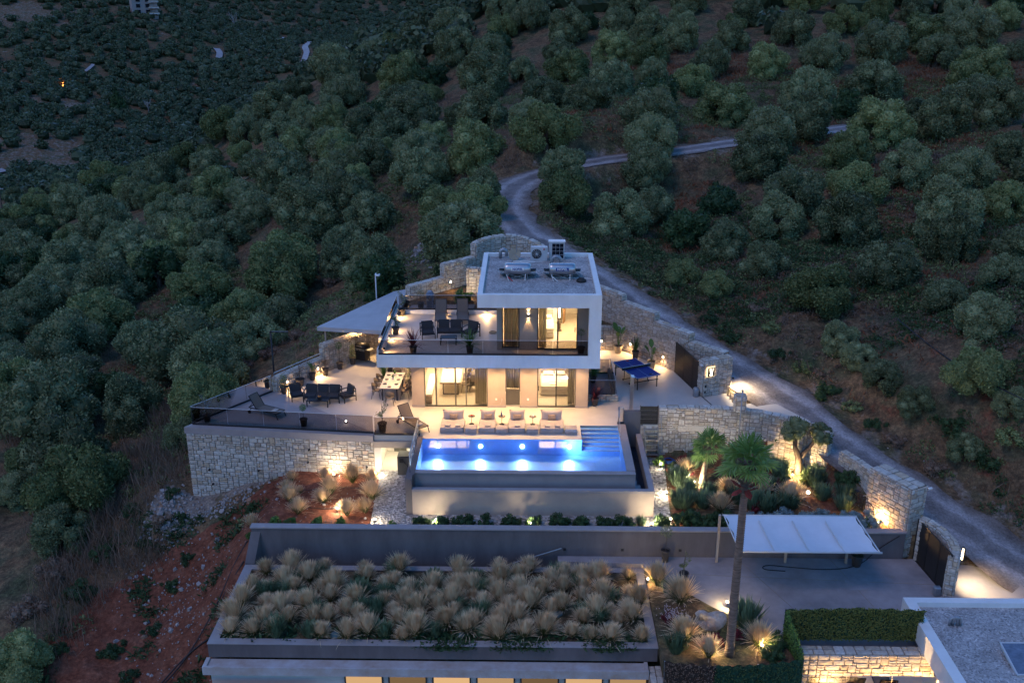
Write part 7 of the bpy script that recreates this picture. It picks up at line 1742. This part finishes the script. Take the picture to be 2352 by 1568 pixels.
for i, (x, s) in enumerate([(-4.83,.42),(-3.78,.48),(-2.86,.55),(-1.84,.52),(-.76,.47),(.31,.5),(1.42,.55),(2.44,.5),(3.51,.47),(4.35,.56),(6.08,.5),(-6.0,.22),(-12.4,.3),(-11.3,.35),(-10.6,.3),(-9.4,.33),(-8.3,.3)]):
    w = ['first','second','third','fourth','fifth','sixth','seventh','eighth','ninth','tenth'][i] + ' dark green shrub from the left in the row below the pool wall' if i < 10 else ('dark green shrub with lights glowing through it right of the pool wall row' if i == 10 else 'small young shrub along the top of the red bed retaining wall')
    bush('shrub', x, 39.0, float(gz(x, 39.0)[0]), s, 'darkleaf' if i < 11 else 'green', w, 'shrubs along the retaining wall top', seed=i)
    if i < 10 and i % 2 == 0: bush('shrub', x+.35, 39.15, -1.8, s*.6, 'darkleaf', 'smaller dark shrub leaning on the ' + w.split(' dark')[0] + ' one in the row below the pool', 'shrubs along the retaining wall top', seed=i+1)
plant('young_shrub', LVM[0], 'thin young shrub at the right end of the row below the pool wall', 'shrub', (5.13, 39.1, -1.8), .8, None)
# gravel paths: sheets on the soil
def sheet(name, poly, z, m, kind='structure'):
    b = MB(); b.prism(poly, z - .1, z); return one(name, b, M[m], kind=kind)
sheet('gravel_path', [(-7.0,38.6),(-5.52,38.6),(-5.52,44.3),(-7.3,44.3)], -1.80, 'gravel'); sheet('gravel_strip', [(-5.5,38.95),(5.8,38.95),(5.8,39.95),(-5.5,39.95)], -1.795, 'gravel'); sheet('gravel_path', [(5.8,38.9),(6.5,38.9),(6.7,42),(7.0,45.6),(5.8,45.9)], -1.70, 'gravel')
# right garden planting
G = lambda x, y: float(gz(x, y)[0])
def gp(kind, x, y, s, lb):
    z = G(x, y)
    if kind == 'st': plant('feather_tuft', SG[r.randrange(5)], lb, 'grass tuft', (x, y, z), s, None)
    elif kind == 'lv': plant('lavender_plant', LVM[r.randrange(2)], lb, 'lavender', (x, y, z), s, 'filler plants of the palm garden' if 'filling' in lb else None)
    else: bush('shrub', x, y, z, s, kind, lb, 'filler plants of the palm garden' if 'filling' in lb else None, seed=int(x*7) % 5)
for a in [('st',7.9,44.2,.9,'feather grass behind the lit small palm'),('st',9.6,42.1,1.0,'feather grass left of the tall palm crown'),('st',10.9,41.6,1.15,'large feather grass below the white boulder'),('st',12.3,41.2,1.2,'large feather grass in the middle of the palm garden'),('st',8.9,40.3,1.0,'feather grass above the hedge left of the tall palm'),
    ('lv',7.3,43.0,1.7,'tall spiky green shrub left of the lit palm'),('lv',7.6,41.9,1.6,'tall spiky green shrub beside the bright garden light'),('lv',7.1,40.9,1.5,'spiky green shrub right of the pool gravel'),('lv',8.2,40.9,1.6,'spiky grey green shrub below the lit palm'),('lv',12.4,43.8,1.7,'spiky shrub left of the cloud pruned olive'),('lv',11.8,44.6,1.4,'spiky shrub against the parapet wall'),('lv',13.9,42.9,1.6,'dark spiky shrub right of the cloud pruned olive'),('lv',13.9,41.6,1.4,'grey green spiky shrub behind the small globe light'),('lv',14.9,41.4,1.5,'dark grassy shrub left of the large pillar'),('lv',8.4,44.8,1.3,'dark spiky shrub near the wall behind the lit palm'),
    ('redleaf',7.9,45.1,.42,'red leaved shrub near the blue hose'),('redleaf',8.0,44.0,.35,'small red leaved shrub left of the lit palm'),('redleaf',12.0,42.4,.5,'dark red leaved shrub left of the large feather grass'),('redleaf',10.7,40.5,.5,'low red leaved shrub right of the tall palm crown'),('olive',10.8,45.0,.55,'dark round shrub against the parapet wall'),
    ('olive',14.3,43.8,.62,'round grey green shrub right of the cloud pruned olive'),('olive',13.6,43.3,.5,'low round shrub at the foot of the cloud pruned olive'),('darkleaf',15.1,42.6,.62,'dark climbing vine by the lower curved wall'),('darkleaf',15.3,42.0,.55,'dark leafy vine beside the bicycle'),('green',6.7,44.9,.4,'small lit green shrub near the garden ladder'),('green',15.3,39.2,.38,'young green shrub lit amber beside the large pillar')]: gp(*a)
rq = random.Random(12)
for i in range(26):
    x = rq.uniform(6.9, 15.0); y = rq.uniform(39.9, 45.0)
    if x < 7.3 and y > 43.5 or abs(x-13.4) < .5 and abs(y-44) < .6 or (x > 14.6 and y > 42): continue
    gp('lv' if i % 3 else ('darkleaf' if i % 2 else 'greyleaf'), x, y, rq.uniform(1.0,1.6) if i % 3 else .38, ('spiky green shrub' if i % 3 else 'low leafy shrub') + ' filling the palm garden %s, %s of it' % ('near the pool' if x < 9 else 'middle' if x < 12 else 'near the large pillar', 'front' if y < 41.5 else 'back' if y > 43.3 else 'centre'))
for i in range(17):
    x = 6.9 + i * .52; bush('hedge_shrub', x, 39.1 + .18 * math.sin(i * 2.3), G(x, 39.2), .58 + .07 * math.sin(i * 1.7), 'greyleaf' if i > 5 else 'darkleaf', ('blue grey' if i > 5 else 'dark green') + ' hedge shrub %s above the driveway wall' % ('left of the tall palm trunk' if x < 8.6 else 'above the white shade canopy'), 'hedge shrubs above the driveway wall', seed=i)
def rock(loc, s, lb, seed=1, m='boulder'):
    V_, F_ = ico(3); rr = np.random.default_rng(seed); q = np.ones(len(V_))
    for k in range(26): d_ = rr.normal(size=3); d_ /= np.linalg.norm(d_); q -= np.clip((V_ @ d_) - rr.uniform(.55, .8), 0, 1) * .8
    q *= 1 + rr.normal(size=len(V_)) * .022; me_ = npmesh('boulder', V_ * q[:, None] * np.array(s), F_, M[m], smooth=False); return one('boulder', me_, None, lb, 'rock', loc)
rock((7.1,33.0,-2.3),(.8,.55,.75),'large pitted pale boulder in the lower bed left of the tall palm'); rock((10.9,43.1,-1.5),(.6,.4,.45),'rounded white boulder behind the tall palm crown',2); rock((6.5,33.4,-2.6),(.22,.2,.2),'small pale rock beside the large lower boulder',3)
for a in [('st',5.55,35.9,1.1,'feather grass beside the lit roof corner light'),('st',6.3,34.6,1.25,'large feather grass behind the lower boulder'),('st',6.1,32.1,1.1,'feather grass left of the lower boulder'),('st',6.9,31.2,1.0,'lit green feather grass in front of the lower boulder'),('st',8.9,31.9,1.05,'lit feather grass right of the tall palm trunk'),('lv',5.9,35.4,1.0,'grey lavender under the roof corner feather grass'),('lv',8.7,33.2,1.8,'tall pale green spiky shrub right of the tall palm trunk'),('lv',5.7,31.5,1.3,'blue green spiky shrub at the front left of the lower bed'),('redleaf',7.2,31.9,.45,'dark red shrub at the foot of the lower boulder'),('redleaf',5.7,33.4,.38,'pink flowering shrub beside the planted roof'),('darkleaf',9.6,31.9,.5,'dark shrub at the corner of the green screen'),('darkleaf',9.3,31.2,.5,'dark leafy shrub behind the green netting'),('darkleaf',6.3,33.0,.3,'small dark shrub left of the large boulder'),('redleaf',8.2,32.4,.3,'small red leafed plant right of the tall palm trunk')]:
    k_, x, y, s, lb = a; z = -2.76
    if k_ == 'st': plant('feather_tuft', SG[r.randrange(5)], lb, 'grass tuft', (x, y, z), s, None)
    elif k_ == 'lv': plant('lavender_plant', LVM[r.randrange(2)], lb, 'lavender', (x, y, z), s, None)
    else: bush('shrub', x, y, z, s, k_, lb, seed=int(x*3) % 5)
b = MB(); rr_ = random.Random(4)
for i in range(160): p = Vector((rr_.gauss(0,.22), rr_.gauss(0,.18), .3+rr_.random()*.35)); b.ball(tuple(p), .022, 5, 3)
one('flowers', b, M['flower'], 'small pink and white blossoms beside the planted roof', 'flowers', (5.75,33.3,-2.76))
# palms
def palm(loc, H, lean, r0, lb, nf=26, L=1.15, boots=False, seed=1, thick=None):
    r = random.Random(seed); t = thing('fan_palm', lb, 'palm', loc)
    P = [Vector((lean[0]*u**1.4, lean[1]*u**1.4, H*u)) for u in np.linspace(0,1,12)]
    b = MB(); b.tube(P, [r0*(1.35 if i == 0 else 1.08 - .28*i/11) for i in range(12)], 14)
    rr = random.Random(2); b.v = [(x+rr.uniform(-.008,.008), y+rr.uniform(-.008,.008), z) for x, y, z in b.v]; part('trunk', b, M['palmbark'], t)
    b = MB()
    for i in range(int(H / .09)):
        u = i*.09/H; j = min(10, int(u*11)); p = P[j].lerp(P[j+1], u*11-j); rad = r0*(1.10-.28*u); b.tube([p+Vector((rad*math.cos(a),rad*math.sin(a),0)) for a in np.linspace(0,6.283,13)[:-1]], .012, 4, close=True)
    part('trunk_rings', b, M['palmbark'], t, kind='stuff')
    top = P[-1]
    if boots:
        b = MB()
        for i in range(46):
            a = i*2.4; z = -1.05*(i/46); q = top+Vector((0,0,z)); d = Vector((math.cos(a),math.sin(a),.9)).normalized(); s = Vector((-math.sin(a),math.cos(a),0))*.07
            w0 = q+Vector((math.cos(a),math.sin(a),0))*r0*.7; b.add([w0-s,w0+s,w0+s*.8+d*.28,w0-s*.8+d*.28,w0+d*.30+Vector((math.cos(a),math.sin(a),0))*.05],[(0,1,2,3),(3,2,4)])
        part('leaf_bases', b, M['palmbark'], t); b = MB()
        for i in range(9):
            a = i*.7; q = top+Vector((0,0,-1.05-.05*(i%3))); d = Vector((math.cos(a)*.8,math.sin(a)*.8,-.35 if i%2 else .5)).normalized(); s = Vector((-math.sin(a),math.cos(a),0))*.1; w0 = q+Vector((math.cos(a),math.sin(a),0))*r0*1.0
            b.add([w0-s,w0+s,w0+d*.28+s*1.3,w0+d*.28-s*1.3,w0+d*.45],[(0,1,2,3),(3,2,4)])
        part('red_leaf_bases', b, M['redboot'], t, 'red brown split leaf bases below the crown')
    for i in range(nf):
        a = i*2.399+r.uniform(-.2,.2); u = i/nf; e = 1.45-2.05*u+r.uniform(-.1,.1); pl_ = L*r.uniform(.38,.55)
        d = Vector((math.cos(a)*math.cos(e),math.sin(a)*math.cos(e),math.sin(e))); p0 = top+Vector((0,0,-.15*u)); p1 = p0+d*pl_+Vector((0,0,-.05))
        b = MB(); b.tube([p0,p1],[.018,.01],4); side = Vector((-math.sin(a),math.cos(a),0)); up_ = side.cross(d); Rf = L*.62; nseg = 21
        for k in range(nseg):
            th = -1.9+3.8*k/(nseg-1); dd = (d*math.cos(th)+side*math.sin(th)); dd = (dd+up_*(.10+.05*math.cos(th*2))).normalized(); w = dd.cross(up_).normalized()*Rf*.045
            q1 = p1+dd*Rf*.62; q2 = p1+dd*Rf*(1-.18*abs(th)/1.9)+Vector((0,0,-.05*Rf-.06*abs(th)*Rf)); f_ = up_*(.02 if k%2 else -.02)
            b.add([p1,q1-w+f_,q1+w-f_,q2],[(0,1,2),(1,3,2)])
        part('frond', b, M['palm'], t)
palm((7.7,31.35,-2.78),8.05,(.1,.3),.15,'tall fan palm with red leaf bases rising in front of the driveway',20,1.12,True,1)
palm((8.53,43.12,-1.75),2.0,(.25,.05),.14,'smaller fan palm lit brightly from below in the garden',18,1.0,False,2)
# cloud pruned olive
t = thing('cloud_pruned_olive', 'cloud pruned olive tree with two round crowns lit amber from below', 'tree', (13.4,44.05,-1.75))
b = MB(); b.tube([(0,0,-.1),(.0,0,.5),(-.05,0,.95),(-.28,.0,1.5),(-.35,.1,2.4)],[.2,.17,.17,.12,.08],9); b.tube([(-.03,0,.9),(.3,.05,1.3),(.6,.1,1.7),(.95,.1,2.3)],[.14,.11,.09,.06],8); part('trunk', b, M['bark'], t)
bc_ = crown(77, 3200, .6, 12, .10, m='olive', name='crown', core=.85, spread=.75, lift=.0)
for dx, dz, s in ((-.38,2.5,.9),(1.0,2.3,.8)): o = bpy.data.objects.new('crown', bc_); COL.objects.link(o); o.parent = t; o.location = (dx,.1,dz); o.scale = (s,s,s); o.rotation_euler = (0,0,dx)
# bed behind balcony
bush('shrub',-3.8,55.6,3.42,.62,'green','leafy green shrub lit from below behind the balcony',seed=2); plant('feather_tuft', SG[1], 'feather grass in the bed beside the villa roof', 'grass tuft', (-2.7,55.3,3.42), .9, None); bush('shrub',4.3,57.6,1.4,.4,'darkleaf','dark shrub in the raised bed behind the villa corner',seed=3)
# bicycle leaning at the lower curved wall
t = thing('bicycle', 'dark bicycle leaning against the lower stone wall', 'bicycle', (15.35,40.55,-1.75), -1.1)
for x in (-.5,.5):
    b = MB(); b.tube([(x+.32*math.cos(a),0,.33+.32*math.sin(a)) for a in np.linspace(0,6.283,25)[:-1]],.02,5,close=True); w_ = part('wheel', b, M['blackrubber'], t); b = MB()
    for k in range(8): a = k*.785; b.tube([(x,0,.33),(x+.31*math.cos(a),0,.33+.31*math.sin(a))],.003,3)
    part('spokes', b, M['galv'], w_)
b = MB(); b.tube([(-.5,0,.33),(-.15,0,.3),(-.25,0,.8),(.35,0,.82),(-.15,0,.3)],.016,6); b.tube([(.5,0,.33),(.35,0,.82),(.33,0,.95)],.016,6); part('frame', b, M['gatemetal'], t); b = MB(); b.obox((-.27,0,.88),(1,0,0),(0,1,0),(0,0,1),.12,.06,.025); part('saddle', b, M['blackrubber'], t); b = MB(); b.tube([(.3,-.25,.98),(.35,0,.97),(.3,.25,.98)],.013,6); part('handlebar', b, M['steel'], t)
# rubble, stones, cables and weeds of the red slope
def rubble(cx, cy, n, sx, sy, s0, s1, seed, lb, rot=0, mm=('rubble','redstone'), dz=0):
    r = random.Random(seed); b = MB(); b2_ = MB()
    for i in range(n):
        u, v = r.gauss(0,.5)*sx, r.gauss(0,.5)*sy; x = cx+u*math.cos(rot)-v*math.sin(rot); y = cy+u*math.sin(rot)+v*math.cos(rot)
        if inpoly(P1, np.array([x]), np.array([y]))[0]: continue
        s = r.uniform(s0,s1)*(2.2 if r.random()<.06 else 1); z = G(x,y); tgt = b2_ if r.random()<.12 else b; q = Vector((r.gauss(0,1),r.gauss(0,1),r.gauss(0,1))).normalized(); e = q.orthogonal().normalized(); f_ = q.cross(e)
        V_ = []
        for a_ in (-1,1):
            for k in range(5): th = k*1.256+r.uniform(-.3,.3); V_.append(Vector((x,y,z+s*.15))+q*a_*s*r.uniform(.3,.6)+(e*math.cos(th)+f_*math.sin(th))*s*r.uniform(.5,1))
        tgt.add(V_, [(4,3,2,1,0),(5,6,7,8,9)]+[(k,(k+1)%5,5+(k+1)%5,5+k) for k in range(5)])
    one('rubble', b, M[mm[0]], lb, 'rubble', kind='stuff')
    if b2_.v: one('rubble', b2_, M[mm[1]], 'reddish stones mixed in: ' + lb, 'rubble', kind='stuff')
rubble(-18.1,44.0,230,1.3,1.5,.04,.12,1,'pale stone rubble heaped at the corner of the high stone wall'); rubble(-15.5,44.0,220,3.2,.7,.04,.1,2,'fine pale rubble along the foot of the high stone wall',.15)
rubble(-17.2,40.2,260,3.2,4.5,.03,.085,3,'scattered stones on the red earth slope',.5); rubble(-15.2,37,260,2.5,6,.02,.06,4,'small stones on the red earth beside the planted roof'); rubble(-6.3,69.5,900,2.8,5.5,.10,.32,5,'pale rock fall on the slope behind the villa',.25)
rubble(-9.7,41.7,200,4,4,.02,.05,6,'tiny stones in the red soil bed'); rubble(11,42,160,8,4,.02,.06,7,'small stones in the palm garden soil')
rr = np.random.default_rng(8); N = 2600; x = rr.uniform(-22,-12.3,N); y = rr.uniform(30,44,N); kq = vnoise(x/1.3,y/1.3,51) > .12; x, y = x[kq], y[kq]; tuftmass('weeds', x, y, gz(x,y), rr, 12, .34, .16, 'darkleaf', 'dark green weeds dotted over the red earth slope', 1.2, .25, .6)
for n_, P in enumerate([[(-12.6,38.9),(-13.0,38.0),(-13.6,36.8),(-14.6,35),(-15.8,33.3),(-17,31.2),(-18.2,29.5)],[(-12.5,37.8),(-13.6,36.8),(-13.0,35.6),(-14.5,35.4),(-15.6,34.0)],[(-13.0,41.9),(-11.6,42.4),(-10.4,42.6),(-9.2,42.9),(-7.8,42.7)],[(-12.2,40.6),(-10.8,40.9),(-9.4,40.4),(-7.6,40.8)]]):
    cable([(x_,y_,G(x_,y_)+.05) for x_,y_ in P], ('black irrigation pipe running down the red slope','looped black pipe on the red slope by the wall end','thin black drip line across the upper red bed','thin black drip line across the lower red bed')[n_], r=.035 if n_ < 2 else .015, name='pipe')
# power poles, wire, far building, cypress, bare trees, bonfire
def pole(px, pyt, pyb, lb, arms=False, m='bark', d=None):
    h = hit(px, pyb); p = h[0]; H = CZ + ray(px, pyt)[2] / math.hypot(*ray(px, pyt)[:2]) * math.hypot(p[0], p[1]) - p[2]
    t = thing('utility_pole', lb, 'utility pole', tuple(p)); b = MB(); w = max(.1, H*.02); b.tube([(0,0,0),(0,0,H)],[w*1.2,w*.8],8); part('pole', b, M[m], t)
    b = MB(); q = H*.12; b.beam((-q,0,H*.97),(q,0,H*.97),w,w); part('cross_arm', b, M['galv'], t)
pole(12,430,520,'dark wooden utility pole at the left edge of the photo'); pole(18,118,160,'pale utility pole on the far left slope'); pole(178,128,152,'small leaning pole beside the far road'); pole(474,46,66,'utility pole near the far valley road'); pole(512,76,98,'second utility pole beside the valley road')
h = hit(2352,925); A_ = h[0]; A_ = atd(2352,918,47.5); B_ = atd(2062,733,56.0); P = []
for i in range(24): u = i/23*1.25-.25; p = A_*(1-u)+B_*u; P.append((p[0],p[1],p[2]-.35*math.sin(math.pi*max(0,min(1,u)))))
cable(P,'thick black overhead cable crossing the right slope',r=.03,name='overhead_cable')
t = thing('far_building', 'cream three storey house on the far hillside at the top left', 'house', tuple(hit(334,36)[0]), .5)
sc = math.hypot(t.location.x, t.location.y)/FPX; w_ = 26*sc; hh = 38*sc
b = MB(); b.box(-w_,-w_*.6,-2,w_*.9,w_*.6,hh); part('wall', b, M['coping'], t)
for i in range(3):
    for j in range(2):
        b = MB(); b.box(-w_*.7+j*w_*.7,-w_*.63,hh*(.1+.3*i),-w_*.4+j*w_*.7,-w_*.595,hh*(.28+.3*i)); part('window', b, M['panel'], t)
    b = MB(); b.box(w_*.2,-w_*.95,hh*(.06+.3*i),w_*.95,-w_*.6,hh*(.09+.3*i)); bl = part('balcony', b, M['white'], t); b = MB(); b.box(w_*.2,-w_*.95,hh*(.09+.3*i),w_*.95,-w_*.92,hh*(.16+.3*i)); part('balcony_rail', b, M['taupe'], bl)
b = MB(); b.box(-w_*1.1,-w_*.7,hh,w_,w_*.7,hh*1.04); part('roof', b, M['white'], t)
h = hit(272,262); p = h[0]; sc = math.hypot(p[0],p[1])/FPX; t = thing('cypress_tree', 'dark cypress tree standing alone in the left valley', 'tree', tuple(p)); cm = crown(88, 2600, 1.2, 14, .12, m='darkleaf', name='crown')
for zz_, ss in ((0,20),(16,14),(34,8),(48,4)): o = bpy.data.objects.new('crown', cm); COL.objects.link(o); o.parent = t; o.location = (0,0,zz_*sc); o.scale = (ss*sc,ss*sc,ss*sc*1.3)
b = MB(); b.tube([(0,0,0),(0,0,45*sc)],[1.2*sc,.3*sc],6); part('trunk', b, M['bark'], t)
def bare(px, pyb, hpx, lb):
    h = hit(px, pyb); p = h[0]; sc = math.hypot(p[0],p[1])/FPX; r = random.Random(px); t = thing('bare_tree', lb, 'tree', tuple(p)); b = MB(); b.tube([(0,0,0),(0,0,hpx*.5*sc)],[1.1*sc,.6*sc],6); part('trunk', b, M['rubble'], t); b = MB()
    for i in range(16): a = r.uniform(0,6.28); z = hpx*r.uniform(.2,.5)*sc; q = hpx*r.uniform(.2,.45)*sc; b.tube([(0,0,z),(math.cos(a)*q*.4,math.sin(a)*q*.4,z+q*.5),(math.cos(a)*q*.6,math.sin(a)*q*.6,z+q)],[.5*sc,.3*sc,.12*sc],4)
    part('branches', b, M['rubble'], t)
bare(342,262,38,'leafless pale grey tree in the left valley'); bare(538,72,50,'leafless pale tree near the far valley road')
h = hit(147,199); b = MB(); b.ball((0,0,.5),.9,8,6); one('bonfire', b, M['fire'], 'tiny orange bonfire glowing in the left valley clearing', 'fire', tuple(h[0]))
# small far roads glimpsed between the trees
for iq, q in enumerate(FARR):
    c_ = smooth(q, 2); b = MB(); V_ = []
    for i in range(len(c_)):
        d_ = c_[min(i+1,len(c_)-1)] - c_[max(i-1,0)]; nn_ = np.array([-d_[1], d_[0], 0]); nn_ /= np.linalg.norm(nn_)+1e-9
        for s in (-1,1): e_ = c_[i]+nn_*s*(.7 if iq == 3 else 1.5); V_.append((e_[0],e_[1],float(gz(e_[0],e_[1])[0])+.8))
    b.add(V_, [(2*i,2*i+1,2*i+3,2*i+2) for i in range(len(c_)-1)]); one('road', b, M['drive'], kind='structure')
